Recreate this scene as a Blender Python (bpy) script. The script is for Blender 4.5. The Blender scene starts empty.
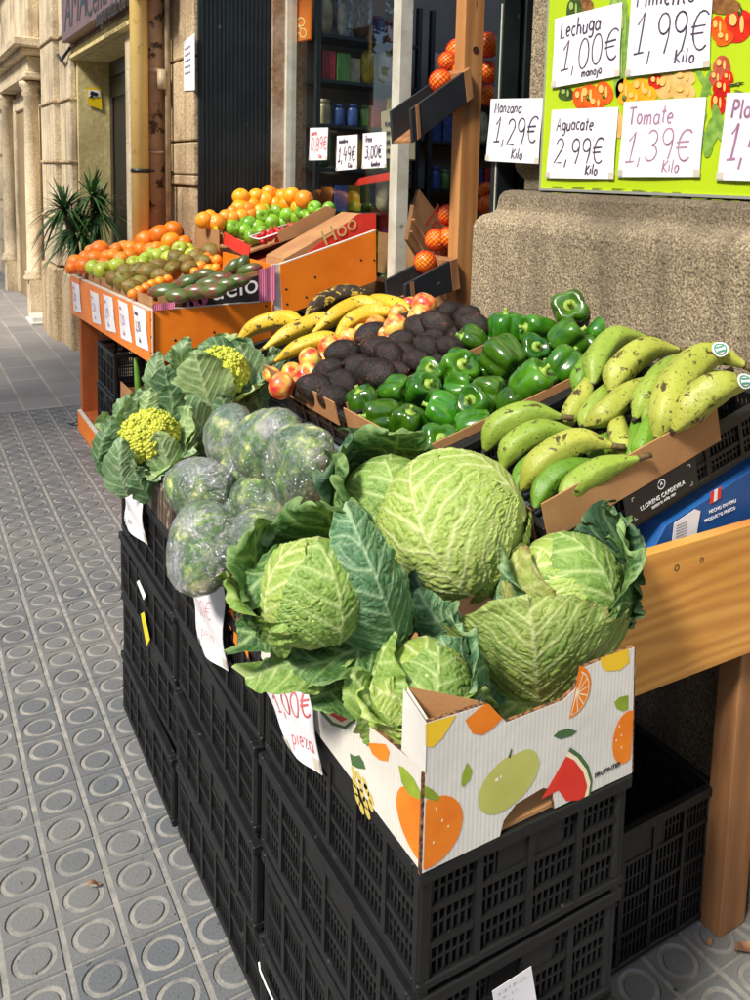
import bpy, math, random
import numpy as np
from mathutils import Vector, Matrix, Euler
random.seed(7); RNG = np.random.default_rng(11)
scene = bpy.context.scene
COL = scene.collection
PI = math.pi

# ------------------------------------------------------------------ camera
F, YAW, PIT, ROL, CAMH, PX, PY = 853., .575, .123, .0335, 1.407, 444.5, 287.
_f = Vector((math.sin(YAW)*math.cos(PIT), math.cos(YAW)*math.cos(PIT), -math.sin(PIT)))
_r = Vector((math.cos(YAW), -math.sin(YAW), 0)); _u = _r.cross(_f)
_r, _u = _r*math.cos(ROL)+_u*math.sin(ROL), -_r*math.sin(ROL)+_u*math.cos(ROL)
CAM = Vector((0, 0, CAMH))
cd = bpy.data.cameras.new('camera'); cam = bpy.data.objects.new('camera', cd); COL.objects.link(cam)
cd.sensor_fit = 'HORIZONTAL'; cd.sensor_width = 36; cd.lens = 36*F/750
cd.shift_x = (375-PX)/750; cd.shift_y = -(500-PY)/750
cd.clip_start = .05; cd.clip_end = 400
mw = Matrix.Identity(4)
for i in range(3):
    mw[i][0] = _r[i]; mw[i][1] = _u[i]; mw[i][2] = -_f[i]; mw[i][3] = CAM[i]
cam.matrix_world = mw
scene.camera = cam

# ------------------------------------------------------------------ light
SUN_EL, SUN_AZ = 47., 250.     # azimuth the light comes from, degrees from +Y clockwise
w = bpy.data.worlds.new('World'); scene.world = w; w.use_nodes = True
nt = w.node_tree; bg = nt.nodes['Background']
sky = nt.nodes.new('ShaderNodeTexSky'); sky.sky_type = 'NISHITA'; sky.sun_disc = False
sky.sun_elevation = math.radians(SUN_EL); sky.sun_rotation = math.radians(SUN_AZ)
sky.dust_density = 2.0
nt.links.new(sky.outputs[0], bg.inputs[0]); bg.inputs[1].default_value = .15
ld = bpy.data.lights.new('sun', 'SUN'); ld.energy = 3.7; ld.angle = math.radians(9.0); ld.color = (1, .94, .84)
sun = bpy.data.objects.new('sun', ld); COL.objects.link(sun)
a = math.radians(SUN_AZ); e = math.radians(SUN_EL)
sd = Vector((math.sin(a)*math.cos(e), math.cos(a)*math.cos(e), math.sin(e)))
sun.rotation_euler = sd.to_track_quat('Z', 'Y').to_euler()
scene.view_settings.view_transform = 'Standard'; scene.view_settings.look = 'None'
scene.view_settings.exposure = .62; scene.view_settings.gamma = 1
scene.cycles.max_bounces = 8; scene.cycles.transparent_max_bounces = 12

# ------------------------------------------------------------------ pixel -> place helpers (survey of the photograph)
def ray(x, y): return _f + _r*((x-PX)/F) - _u*((y-PY)/F)
def at(x, y, ax, val):
    d = ray(x, y); i = 'xyz'.index(ax); return CAM + d*((val-CAM[i])/d[i])
def at_d(x, y, dep): return CAM + ray(x, y)*dep
def at_plane(x, y, z0, x0, k, h=0):
    # plane z = z0 + k (X-x0) + h
    d = ray(x, y); t = (z0+h-k*x0-CAM.z+k*CAM.x)/(d.z-k*d.x); return CAM+d*t
def depth(p): return (Vector(p)-CAM).dot(_f)
RR = Vector((math.cos(YAW), -math.sin(YAW), 0)); BB = Vector((-math.sin(YAW), -math.cos(YAW), 0)); ZZ = Vector((0, 0, 1))
def cdir(a, b, c): return (RR*a + BB*b + ZZ*c).normalized()   # right of viewer, towards viewer, up

# ------------------------------------------------------------------ mesh builder
class MB:
    def __init__(s): s.v = []; s.f = []; s.m = []; s.smooth = []
    def add(s, vs, fs, m=0, sm=False):
        b = len(s.v); s.v += [tuple(v) for v in vs]
        for f in fs: s.f.append(tuple(i+b for i in f)); s.m.append(m); s.smooth.append(sm)
        return s
    def box(s, x0, x1, y0, y1, z0, z1, m=0):
        vs = [(x, y, z) for z in (z0, z1) for y in (y0, y1) for x in (x0, x1)]
        return s.add(vs, [(0, 2, 3, 1), (4, 5, 7, 6), (0, 1, 5, 4), (2, 6, 7, 3), (0, 4, 6, 2), (1, 3, 7, 5)], m)
    def bar(s, p, q, w, h, m=0, up=(0, 0, 1)):
        p = Vector(p); q = Vector(q); d = (q-p).normalized(); up = Vector(up)
        if abs(d.dot(up)) > .98: up = Vector((1, 0, 0)) if abs(d.x) < .9 else Vector((0, 1, 0))
        a = d.cross(up).normalized(); b = a.cross(d)
        vs = [c+a*(w/2*i)+b*(h/2*j) for c in (p, q) for i, j in ((-1, -1), (1, -1), (1, 1), (-1, 1))]
        return s.add(vs, [(3, 2, 1, 0), (4, 5, 6, 7), (0, 1, 5, 4), (1, 2, 6, 5), (2, 3, 7, 6), (3, 0, 4, 7)], m)
    def quadslab(s, pts, n, t, m=0):
        # polygon pts extruded by t along n
        n = Vector(n).normalized()*t; k = len(pts); P = [Vector(p) for p in pts]
        vs = P+[p+n for p in P]
        return s.add(vs, [tuple(range(k))[::-1], tuple(range(k, 2*k))]+[(i, (i+1) % k, (i+1) % k+k, i+k) for i in range(k)], m)
    def tube(s, pts, rad, seg=10, m=0, cap=True, sm=True, prof=None):
        P = [Vector(p) for p in pts]; n = len(P)
        if not hasattr(rad, '__len__'): rad = [rad]*n
        up = Vector((0, 0, 1)); t0 = (P[1]-P[0]).normalized()
        if abs(t0.dot(up)) > .95: up = Vector((0, 1, 0))
        a = t0.cross(up).normalized(); vs = []
        for i in range(n):
            t = (P[min(i+1, n-1)]-P[max(i-1, 0)]).normalized()
            a = (a-t*a.dot(t)).normalized(); b = t.cross(a)
            for j in range(seg):
                th = 2*PI*j/seg; k = prof(th, i/(n-1)) if prof else 1
                vs.append(P[i]+(a*math.cos(th)+b*math.sin(th))*rad[i]*k)
        fs = [(i*seg+j, i*seg+(j+1) % seg, (i+1)*seg+(j+1) % seg, (i+1)*seg+j) for i in range(n-1) for j in range(seg)]
        if cap: fs += [tuple(range(seg))[::-1], tuple(range((n-1)*seg, n*seg))]
        return s.add(vs, fs, m, sm)
    def sphere(s, c, r, seg=16, rings=10, fn=None, m=0, ax=None):
        c = Vector(c); vs = []
        for i in range(rings+1):
            ph = PI*i/rings
            for j in range(seg):
                th = 2*PI*j/seg
                d = Vector((math.sin(ph)*math.cos(th), math.sin(ph)*math.sin(th), math.cos(ph)))
                p = fn(d, th, ph) if fn else d*r
                vs.append(c+(ax @ p if ax else p))
        fs = [(i*seg+j, (i+1)*seg+j, (i+1)*seg+(j+1) % seg, i*seg+(j+1) % seg) for i in range(rings) for j in range(seg)]
        return s.add(vs, fs, m, True)
    def lathe(s, c, prof, seg=16, m=0):
        c = Vector(c); vs = [c+Vector((r*math.cos(2*PI*j/seg), r*math.sin(2*PI*j/seg), z)) for r, z in prof for j in range(seg)]
        n = len(prof)
        fs = [(i*seg+j, i*seg+(j+1) % seg, (i+1)*seg+(j+1) % seg, (i+1)*seg+j) for i in range(n-1) for j in range(seg)]
        fs += [tuple(range(seg))[::-1], tuple(range((n-1)*seg, n*seg))]
        return s.add(vs, fs, m, True)

WL = {}
def root_of(o):
    return WL[o.name]
def mesh_np(name, V, Fq, mats, smooth=True, attrs=None):
    me = bpy.data.meshes.new(name); n = len(V); k = len(Fq)
    me.vertices.add(n); me.vertices.foreach_set('co', np.asarray(V, np.float32).ravel())
    me.loops.add(k*4); me.loops.foreach_set('vertex_index', np.asarray(Fq, np.int32).ravel())
    me.polygons.add(k); me.polygons.foreach_set('loop_start', np.arange(0, k*4, 4, dtype=np.int32))
    me.polygons.foreach_set('loop_total', np.full(k, 4, np.int32))
    me.polygons.foreach_set('use_smooth', np.full(k, smooth))
    me.update(calc_edges=True)
    for a, arr in (attrs or {}).items():
        at_ = me.attributes.new(a, 'FLOAT', 'POINT'); at_.data.foreach_set('value', np.asarray(arr, np.float32).ravel())
    for m in (mats if isinstance(mats, (list, tuple)) else [mats]): me.materials.append(m)
    me.validate()
    return me
def link(name, me, parent=None, loc=None):
    o = bpy.data.objects.new(name, me); COL.objects.link(o)
    if parent is not None: o.parent = parent; WL[o.name] = WL[parent.name]
    else:
        o.location = loc or (0, 0, 0); WL[o.name] = Vector(loc or (0, 0, 0))
    return o
def obj(name, mb, mats, parent=None, bevel=0, seg=1, sub=0):
    V = [Vector(v) for v in mb.v]
    if parent is not None: base = WL[parent.name]
    else:
        xs = [v.x for v in V]; ys = [v.y for v in V]; zs = [v.z for v in V]
        base = Vector(((min(xs)+max(xs))/2, (min(ys)+max(ys))/2, min(zs)))
    me = bpy.data.meshes.new(name)
    me.from_pydata([tuple(v-base) for v in V], [], mb.f)
    for m in (mats if isinstance(mats, (list, tuple)) else [mats]): me.materials.append(m)
    me.polygons.foreach_set('material_index', mb.m); me.polygons.foreach_set('use_smooth', mb.smooth)
    me.update()
    o = link(name, me, parent, None if parent is not None else base)
    if bevel:
        b = o.modifiers.new('bevel', 'BEVEL'); b.width = bevel; b.segments = seg; b.limit_method = 'ANGLE'; b.harden_normals = False
    if sub:
        b = o.modifiers.new('sub', 'SUBSURF'); b.levels = sub; b.render_levels = sub
    return o
def tag(o, label=None, cat=None, group=None, kind=None):
    if label: o['label'] = label
    if cat: o['category'] = cat
    if group: o['group'] = group
    if kind: o['kind'] = kind
    return o
def thing(name, label, cat, loc=(0, 0, 0), group=None):
    o = bpy.data.objects.new(name, None); COL.objects.link(o); o.location = loc; o.empty_display_size = .05
    WL[o.name] = Vector(loc); return tag(o, label, cat, group)
def dup(root, loc, rot=None, scale=1, label=None, group=None, skip=()):
    r = root.copy(); COL.objects.link(r); r.location = loc
    if rot is not None:
        r.rotation_euler = rot if isinstance(rot, (tuple, Euler)) else rot.to_euler()
    r.scale = (scale,)*3 if not hasattr(scale, '__len__') else scale
    if label: r['label'] = label
    if group: r['group'] = group
    for ch in list(root.children):
        if ch.name.split('.')[0] in skip: continue
        c = ch.copy(); COL.objects.link(c); c.parent = r
        for g in ch.children:
            d = g.copy(); COL.objects.link(d); d.parent = c
    return r
def place(o, loc, rot=None, scale=1, label=None, group=None):
    o.location = loc
    if rot is not None: o.rotation_euler = rot if isinstance(rot, (tuple, Euler)) else rot.to_euler()
    o.scale = (scale,)*3 if not hasattr(scale, '__len__') else scale
    if label: o['label'] = label
    if group: o['group'] = group
    return o

# ------------------------------------------------------------------ materials
def srgb(r, g, b):
    f = lambda c: (c/255/12.92) if c/255 <= .04045 else ((c/255+.055)/1.055)**2.4
    return (f(r), f(g), f(b))
def ramp(N, L, src, stops, interp='LINEAR'):
    r = N.new('ShaderNodeValToRGB'); cr = r.color_ramp; cr.interpolation = interp
    while len(cr.elements) < len(stops): cr.elements.new(.5)
    for e_, (p, c) in zip(cr.elements, stops):
        e_.position = p; e_.color = (*c, 1) if len(c) == 3 else c
    L.new(src, r.inputs[0]); return r.outputs[0]
def mixc(N, L, fac, a, b, mode='MIX'):
    m = N.new('ShaderNodeMix'); m.data_type = 'RGBA'; m.blend_type = mode
    for s_, v in ((m.inputs[0], fac), (m.inputs[6], a), (m.inputs[7], b)):
        if hasattr(v, 'links'): L.new(v, s_)
        elif hasattr(v, '__len__'): s_.default_value = (*v, 1) if len(v) == 3 else v
        else: s_.default_value = v
    return m.outputs[2]
def mth(N, L, op, a, b=0, c=None, clamp=False):
    m = N.new('ShaderNodeMath'); m.operation = op; m.use_clamp = clamp
    for i, v in enumerate((a, b) if c is None else (a, b, c)):
        if hasattr(v, 'links'): L.new(v, m.inputs[i])
        else: m.inputs[i].default_value = v
    return m.outputs[0]
def noise(N, L, vec, scale, detail=4, rough=.55, dist=0):
    n = N.new('ShaderNodeTexNoise'); n.inputs['Scale'].default_value = scale; n.inputs['Detail'].default_value = detail
    n.inputs['Roughness'].default_value = rough; n.inputs['Distortion'].default_value = dist
    L.new(vec, n.inputs['Vector']); return n.outputs[0]
def coords(N, L, kind='Object', scl=(1, 1, 1), rnd=True):
    tc = N.new('ShaderNodeTexCoord'); out = tc.outputs[kind]
    if kind == 'Object' and rnd:
        oi = N.new('ShaderNodeObjectInfo'); c = N.new('ShaderNodeCombineXYZ')
        for i in range(3): L.new(mth(N, L, 'MULTIPLY', oi.outputs['Random'], 37.+11*i), c.inputs[i])
        v = N.new('ShaderNodeVectorMath'); v.operation = 'ADD'; L.new(out, v.inputs[0]); L.new(c.outputs[0], v.inputs[1]); out = v.outputs[0]
    if scl != (1, 1, 1):
        v = N.new('ShaderNodeVectorMath'); v.operation = 'MULTIPLY'; L.new(out, v.inputs[0]); v.inputs[1].default_value = scl; out = v.outputs[0]
    return out
def bumpn(N, L, h, dist, strength=1, prev=None):
    b = N.new('ShaderNodeBump'); b.inputs['Distance'].default_value = dist; b.inputs['Strength'].default_value = strength
    L.new(h, b.inputs['Height'])
    if prev is not None: L.new(prev, b.inputs['Normal'])
    return b.outputs[0]
MATS = {}
def mat(name, c1, c2=None, ns=6, det=5, lo=.35, hi=.65, rough=.6, r2=None, bump=0, bs=60, coat=0, coatr=.1, hue=0, val=0,
        spots=None, scl=(1, 1, 1), spec=.5, sss=0, metal=0, trans=0, kind='Object', stops=None, rnd=True, spots2=None, wav=None):
    """procedural material: two-tone noise, optional spots, bump, per-object variation"""
    if name in MATS: return MATS[name]
    m = bpy.data.materials.new(name); m.use_nodes = True; N = m.node_tree.nodes; L = m.node_tree.links
    P = N['Principled BSDF']; v = coords(N, L, kind, scl, rnd)
    n1 = noise(N, L, v, ns, det)
    if stops: col = ramp(N, L, n1, stops)
    else: col = ramp(N, L, n1, [(lo, c1), (hi, c2 or c1)])
    if wav:   # wood grain: colour, scale, distortion
        wv = N.new('ShaderNodeTexWave'); wv.inputs['Scale'].default_value = wav[1]; wv.inputs['Distortion'].default_value = wav[2]
        wv.inputs['Detail'].default_value = 3; wv.bands_direction = wav[3]; L.new(v, wv.inputs['Vector'])
        col = mixc(N, L, mth(N, L, 'MULTIPLY', wv.outputs[1], wav[4]), col, wav[0])
    for sp in (spots, spots2):
        if sp:
            n2 = noise(N, L, v, sp[1], 3, .6); f = ramp(N, L, n2, [(sp[2], (0, 0, 0)), (sp[2]+sp[3], (1, 1, 1))])
            col = mixc(N, L, f, col, sp[0])
    if hue or val:
        oi = N.new('ShaderNodeObjectInfo'); h = N.new('ShaderNodeHueSaturation')
        L.new(mth(N, L, 'MULTIPLY_ADD', oi.outputs['Random'], hue, .5-hue/2), h.inputs['Hue'])
        w2 = N.new('ShaderNodeMath'); w2.operation = 'FRACT'; L.new(mth(N, L, 'MULTIPLY', oi.outputs['Random'], 7.31), w2.inputs[0])
        L.new(mth(N, L, 'MULTIPLY_ADD', w2.outputs[0], val, 1-val/2), h.inputs['Value'])
        L.new(col, h.inputs['Color']); col = h.outputs[0]
    L.new(col, P.inputs['Base Color'])
    P.inputs['Roughness'].default_value = rough
    if r2 is not None: L.new(mth(N, L, 'MULTIPLY_ADD', noise(N, L, v, ns*3, 3), r2-rough, rough), P.inputs['Roughness'])
    P.inputs['Specular IOR Level'].default_value = spec; P.inputs['Metallic'].default_value = metal
    P.inputs['Coat Weight'].default_value = coat; P.inputs['Coat Roughness'].default_value = coatr
    if sss:
        P.inputs['Subsurface Weight'].default_value = sss; P.inputs['Subsurface Radius'].default_value = (.01, .008, .003)
        P.inputs['Subsurface Scale'].default_value = .5
    if trans: P.inputs['Transmission Weight'].default_value = trans
    if bump: L.new(bumpn(N, L, noise(N, L, v, bs, 4, .6), bump), P.inputs['Normal'])
    MATS[name] = m; return m
# ------------------------------------------------------------------ material library
blackp = mat('black_plastic', (.0040, .0043, .0046), (.008, .0082, .009), ns=14, rough=.40, r2=.6, bump=.0006, bs=90, spots=((.06, .056, .048), 34, .68, .08))
board_brown = mat('cardboard', srgb(176, 130, 84), srgb(160, 112, 70), ns=8, rough=.85, bump=.0006, bs=200)
board_cut = mat('cardboard_edge', srgb(150, 105, 66), srgb(70, 45, 28), ns=160, rough=.9, bump=.002, bs=300, lo=.42, hi=.58)
board_white = mat('printed_card', srgb(232, 228, 220), srgb(218, 215, 208), ns=9, rough=.55, bump=.0008, bs=40, wav=(srgb(196, 194, 192), 52, .4, 'X', .55), rnd=False)
board_white_side = mat('printed_card_side', srgb(232, 228, 218), srgb(216, 212, 204), ns=9, rough=.55, bump=.0008, bs=40, wav=(srgb(196, 192, 184), 52, .4, 'Y', .45), rnd=False)
wood_pine = mat('pine_wood', srgb(196, 142, 84), srgb(176, 120, 66), ns=3, rough=.6, bump=.0008, bs=60, scl=(8, 8, 1), wav=(srgb(150, 92, 46), .9, 6, 'X', .5), spots=(srgb(120, 70, 36), 3.2, .68, .06))
wood_rough = mat('rough_wood', srgb(168, 120, 76), srgb(138, 92, 54), ns=4, rough=.75, bump=.001, bs=60, scl=(8, 8, 1), wav=(srgb(110, 70, 40), .8, 5, 'X', .5))
wood_panel = mat('varnished_wood', srgb(230, 170, 86), srgb(218, 152, 68), ns=2, rough=.38, bump=.0005, bs=20, scl=(1.2, 1.2, 9), wav=(srgb(176, 104, 40), 1.3, 9, 'Z', .5), coat=.3, coatr=.3)
orange_panel = mat('orange_melamine', srgb(246, 134, 30), srgb(232, 118, 24), ns=6, rough=.42, bump=.0003, bs=30)
orange_wood = mat('orange_brown_wood', srgb(190, 100, 44), srgb(160, 78, 34), ns=3, rough=.6, scl=(6, 6, 1))
edge_white = mat('edge_banding', srgb(222, 214, 200), srgb(196, 186, 170), ns=30, rough=.5)
paper = mat('paper', srgb(238, 236, 240), srgb(222, 220, 226), ns=6, rough=.7, bump=.0012, bs=14)
ink_dark = mat('marker_ink', srgb(48, 38, 62), srgb(84, 70, 96), ns=30, rough=.6)
ink_red = mat('marker_red', srgb(190, 70, 80), srgb(214, 120, 122), ns=30, rough=.6)
ink_purple = mat('marker_purple', srgb(140, 90, 130), srgb(176, 134, 164), ns=30, rough=.6)
tape = mat('sticky_tape', srgb(215, 208, 190), srgb(190, 184, 165), ns=20, rough=.3)
white_paint = mat('white_metal', srgb(206, 204, 190), srgb(182, 178, 160), ns=10, rough=.4, spots=(srgb(130, 120, 96), 18, .66, .1))
dark_steel = mat('dark_green_steel', srgb(30, 38, 38), srgb(20, 26, 27), ns=10, rough=.4, spots=(srgb(80, 84, 78), 20, .68, .08))
white_print = mat('white_print', srgb(235, 235, 235), rough=.5)
black_print = mat('black_print', srgb(26, 24, 28), rough=.5)

def stone(name, c1, c2, c3, fine=220, bump=.004, stain=None, bands=None):
    m = bpy.data.materials.new(name); m.use_nodes = True; N = m.node_tree.nodes; L = m.node_tree.links; P = N['Principled BSDF']
    v = coords(N, L, 'Object', rnd=False)
    g = noise(N, L, v, fine, 3, .7); big = noise(N, L, v, 2.6, 6, .6)
    col = ramp(N, L, g, [(.30, c3), (.48, c1), (.62, c2), (.78, tuple(min(1, c*1.35) for c in c2))])
    st = stain or tuple(c*.5 for c in c1)
    col = mixc(N, L, ramp(N, L, big, [(.45, (0, 0, 0)), (.72, (.75, .75, .75))]), col, st)
    vv = coords(N, L, 'Object', (7, 7, .6), rnd=False)
    col = mixc(N, L, ramp(N, L, noise(N, L, vv, 1.6, 6, .65), [(.48, (0, 0, 0)), (.68, (.6, .6, .6))]), col, st)
    if bands:   # darker, noise-edged band along the ledge, and grime along the foot
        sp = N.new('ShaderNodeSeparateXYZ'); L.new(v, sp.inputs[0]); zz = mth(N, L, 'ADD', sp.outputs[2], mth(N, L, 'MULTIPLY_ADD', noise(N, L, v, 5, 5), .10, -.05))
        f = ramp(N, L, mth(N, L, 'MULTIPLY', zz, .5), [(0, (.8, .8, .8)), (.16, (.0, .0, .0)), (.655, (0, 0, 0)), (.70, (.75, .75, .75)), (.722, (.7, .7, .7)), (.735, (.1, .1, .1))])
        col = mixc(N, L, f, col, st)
    L.new(col, P.inputs['Base Color']); P.inputs['Roughness'].default_value = .9
    nb = bumpn(N, L, g, bump); nb = bumpn(N, L, noise(N, L, v, 40, 4), bump*1.2, 1, nb); L.new(nb, P.inputs['Normal']); return m
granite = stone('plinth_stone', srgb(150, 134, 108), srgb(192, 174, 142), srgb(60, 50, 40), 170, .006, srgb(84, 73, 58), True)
sandstone = stone('facade_stone', srgb(214, 196, 162), srgb(226, 210, 180), srgb(184, 164, 132), 60, .003, srgb(134, 116, 92))
oldstone = stone('weathered_stone', srgb(196, 172, 134), srgb(212, 190, 154), srgb(130, 104, 76), 60, .003, srgb(108, 86, 62))
render_cream = stone('cream_render', srgb(206, 190, 130), srgb(216, 202, 146), srgb(184, 166, 108), 30, .0015, srgb(170, 146, 96))

# ------------------------------------------------------------------ hand lettering (single-stroke alphabet)
def arc(cx, cy, rx, ry, a0, a1, n=9):
    return [(cx+rx*math.cos(math.radians(a0+(a1-a0)*i/n)), cy+ry*math.sin(math.radians(a0+(a1-a0)*i/n))) for i in range(n+1)]
GL = {
 '0': (.55, [arc(.27, .5, .24, .5, 90, 450, 14)]), '1': (.42, [[(.05, .7), (.3, 1), (.22, 0)], [(.02, 0), (.42, .03)]]),
 '2': (.55, [arc(.26, .75, .22, .25, 170, -30)+[(.05, .02), (.5, .03)]]),
 '3': (.55, [arc(.24, .76, .22, .24, 150, -90)+arc(.24, .26, .26, .26, 90, -150)]),
 '4': (.55, [[(.2, 1), (.02, .4), (.5, .42)], [(.4, .7), (.36, 0)]]),
 '6': (.55, [[(.45, 1), (.12, .5)]+arc(.27, .26, .22, .26, 170, 520)]),
 '8': (.55, [arc(.27, .75, .2, .24, 270, -90, 12)+arc(.27, .26, .24, .26, 90, -270, 12)]),
 '9': (.55, [arc(.26, .74, .22, .26, 0, 360, 12)+[(.46, .4), (.36, 0)]]),
 '5': (.55, [[(.5, 1), (.12, .97), (.08, .58)]+arc(.24, .3, .24, .3, 100, -140)]),
 ',': (.25, [[(.14, .12), (.1, -.2)]]), '.': (.2, [[(.08, 0), (.1, .05)]]),
 '€': (.62, [arc(.38, .5, .3, .5, 50, 310, 12), [(0, .6), (.5, .63)], [(0, .42), (.45, .44)]]),
 'a': (.5, [arc(.22, .28, .2, .28, 30, 390, 12), [(.43, .56), (.42, .1), (.5, 0)]]),
 'b': (.48, [[(.08, 1.1), (.06, .05)], arc(.24, .27, .19, .27, 160, -190)]),
 'c': (.42, [arc(.25, .29, .21, .29, 50, 310)]), 'd': (.5, [arc(.22, .28, .2, .28, 30, 390, 12), [(.46, 1.1), (.43, 0)]]),
 'e': (.46, [[(.04, .28), (.4, .34)]+arc(.23, .29, .19, .28, 10, 310, 12)]),
 'f': (.36, [arc(.24, .85, .13, .2, 20, 170, 5)+[(.12, 0)], [(.0, .52), (.3, .54)]]),
 'g': (.48, [arc(.22, .3, .2, .27, 30, 390, 12), [(.43, .56), (.42, -.2)]+arc(.22, -.22, .2, .2, 0, -150, 6)]),
 'h': (.5, [[(.08, 1.1), (.06, 0)], [(.07, .35)]+arc(.24, .36, .17, .2, 150, 0, 6)+[(.42, 0)]]),
 'i': (.2, [[(.08, .55), (.08, 0)], [(.08, .78), (.1, .82)]]),
 'j': (.25, [[(.15, .55), (.14, -.25), (.0, -.35)], [(.15, .78), (.17, .82)]]),
 'k': (.46, [[(.07, 1.1), (.06, 0)], [(.4, .6), (.08, .28), (.42, 0)]]),
 'l': (.22, [[(.08, 1.05), (.07, .05), (.16, 0)]]),
 'm': (.74, [[(.06, .55), (.06, 0)], [(.06, .35)]+arc(.2, .36, .13, .2, 150, 0, 6)+[(.33, 0)], [(.33, .35)]+arc(.47, .36, .13, .2, 150, 0, 6)+[(.62, 0)]]),
 'n': (.5, [[(.06, .55), (.06, 0)], [(.06, .35)]+arc(.23, .36, .16, .2, 150, 0, 6)+[(.4, 0)]]),
 'o': (.46, [arc(.22, .28, .19, .28, 90, 450, 12)]),
 'p': (.48, [[(.08, .56), (.05, -.4)], arc(.24, .28, .19, .27, 160, -190)]),
 'r': (.36, [[(.06, .56), (.06, 0)], [(.06, .35)]+arc(.2, .38, .14, .17, 150, 30, 5)]),
 's': (.4, [arc(.2, .43, .15, .13, 40, 250, 7)+arc(.19, .15, .16, .15, 80, -150, 7)]),
 't': (.34, [[(.16, .95), (.14, .06), (.26, 0)], [(.0, .62), (.32, .64)]]),
 'u': (.5, [[(.06, .56)]+arc(.22, .18, .17, .18, 180, 350, 7)+[(.41, .56), (.42, 0)]]),
 'v': (.4, [[(.02, .55), (.18, 0), (.36, .55)]]),
 'z': (.44, [[(.03, .54), (.38, .54), (.04, .02), (.42, .03)]]),
 'A': (.66, [[(.02, 0), (.3, 1), (.58, 0)], [(.12, .38), (.5, .38)]]), 'E': (.5, [[(.45, 1), (.06, .98), (.05, 0), (.46, 0)], [(.05, .52), (.38, .52)]]),
 'K': (.56, [[(.07, 1), (.06, 0)], [(.5, .95), (.08, .42), (.54, 0)]]), 'I': (.2, [[(.1, 1), (.09, 0)]]),
 'L': (.5, [[(.1, 1), (.05, .02), (.46, .04)]]), 'M': (.75, [[(.03, 0), (.12, 1), (.34, .3), (.58, 1), (.66, 0)]]),
 'O': (.62, [arc(.3, .5, .27, .5, 90, 450, 14)]), 'P': (.55, [[(.08, 1), (.06, 0)], arc(.18, .75, .32, .25, 110, -100, 8)]),
 'T': (.62, [[(.02, .97), (.6, 1)], [(.3, .98), (.28, 0)]]), 'R': (.55, [[(.08, 1), (.06, 0)], arc(.18, .75, .3, .25, 110, -100, 8)+[(.5, 0)]]),
 'Z': (.5, [[(.03, 1), (.46, 1), (.04, 0), (.48, 0)]]), 'F': (.5, [[(.46, 1), (.07, .98), (.05, 0)], [(.06, .52), (.38, .52)]]),
 'U': (.58, [[(.05, 1)]+arc(.27, .26, .22, .26, 180, 360, 8)+[(.5, 1)]]), 'N': (.6, [[(.05, 0), (.07, 1), (.48, 0), (.5, 1)]]),
 'C': (.58, [arc(.34, .5, .29, .5, 50, 310, 12)]), 'S': (.5, [arc(.25, .75, .2, .24, 40, 260, 8)+arc(.25, .26, .22, .26, 85, -150, 8)]),
 'D': (.6, [[(.06, 0), (.07, 1)]+arc(.1, .5, .42, .5, 85, -85, 10)+[(.06, 0)]]), 'H': (.6, [[(.06, 0), (.07, 1)], [(.5, 0), (.5, 1)], [(.06, .5), (.5, .52)]]),
 'V': (.6, [[(.02, 1), (.28, 0), (.56, 1)]]), ' ': (.3, []), '-': (.3, [[(.05, .35), (.28, .36)]]),
}
def write(mb, text, x, y, size, fn, wd=.0015, m=0, wob=.06, slant=.10, maxw=None, rng=random.Random(3)):
    """strokes of text starting at (x,y) in sheet coordinates, fn maps (x,y,lift) to a point"""
    tw = sum(GL[c][0]+.1 for c in text)*size; sx = 1
    if maxw and tw > maxw: sx = maxw/tw
    for ch in text:
        wch, strokes = GL[ch]; dy = rng.uniform(-wob, wob)*size
        for st in strokes:
            P = [(x+(px_+slant*py_)*size*sx, y+dy+py_*size) for px_, py_ in st]
            L_, R_ = [], []
            for i, p in enumerate(P):
                a_ = P[max(i-1, 0)]; b_ = P[min(i+1, len(P)-1)]; dx, dy2 = b_[0]-a_[0], b_[1]-a_[1]; l = math.hypot(dx, dy2) or 1
                h = wd/2*rng.uniform(.75, 1.2); nx, ny = -dy2/l*h, dx/l*h
                L_.append(fn(p[0]+nx, p[1]+ny, .0006)); R_.append(fn(p[0]-nx, p[1]-ny, .0006))
            n = len(P); mb.add(L_+R_, [(i, i+1, n+i+1, n+i) for i in range(n-1)], m)
        x += (wch+.1)*size*sx
    return x
def sheet(name, label, cat, fn, w_, h_, lines, ink, mats=None, group=None, nx=8, ny=10, tapes=(), th=.0007):
    """paper sheet of size w_,h_; fn(u,v,lift)->point with u,v in metres from lower-left; lines = (text,x,y,size,linewidth)"""
    mb = MB(); vs = []
    for l in (0, -th):
        vs += [fn(w_*i/nx, h_*j/ny, l) for j in range(ny+1) for i in range(nx+1)]
    k = (nx+1)*(ny+1); fs = []
    for j in range(ny):
        for i in range(nx):
            a_ = j*(nx+1)+i; fs += [(a_, a_+1, a_+nx+2, a_+nx+1), (k+a_, k+a_+nx+1, k+a_+nx+2, k+a_+1)]
    mb.add(vs, fs, 0, True)
    r = thing(name, label, cat, fn(w_/2, h_/2, 0), group)
    obj('paper', mb, paper, r)
    if lines:
        t = MB()
        for (tx, x, y, s_, wd) in lines: write(t, tx, x, y, s_, fn, wd, maxw=w_-x)
        obj('writing', t, ink, r)
    for (x, y, a, b) in tapes:
        t = MB(); t.add([fn(x, y, .001), fn(x+a, y, .001), fn(x+a, y+b, .001), fn(x, y+b, .001)], [(0, 1, 2, 3)]); obj('tape', t, tape, r)
    return r
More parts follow.
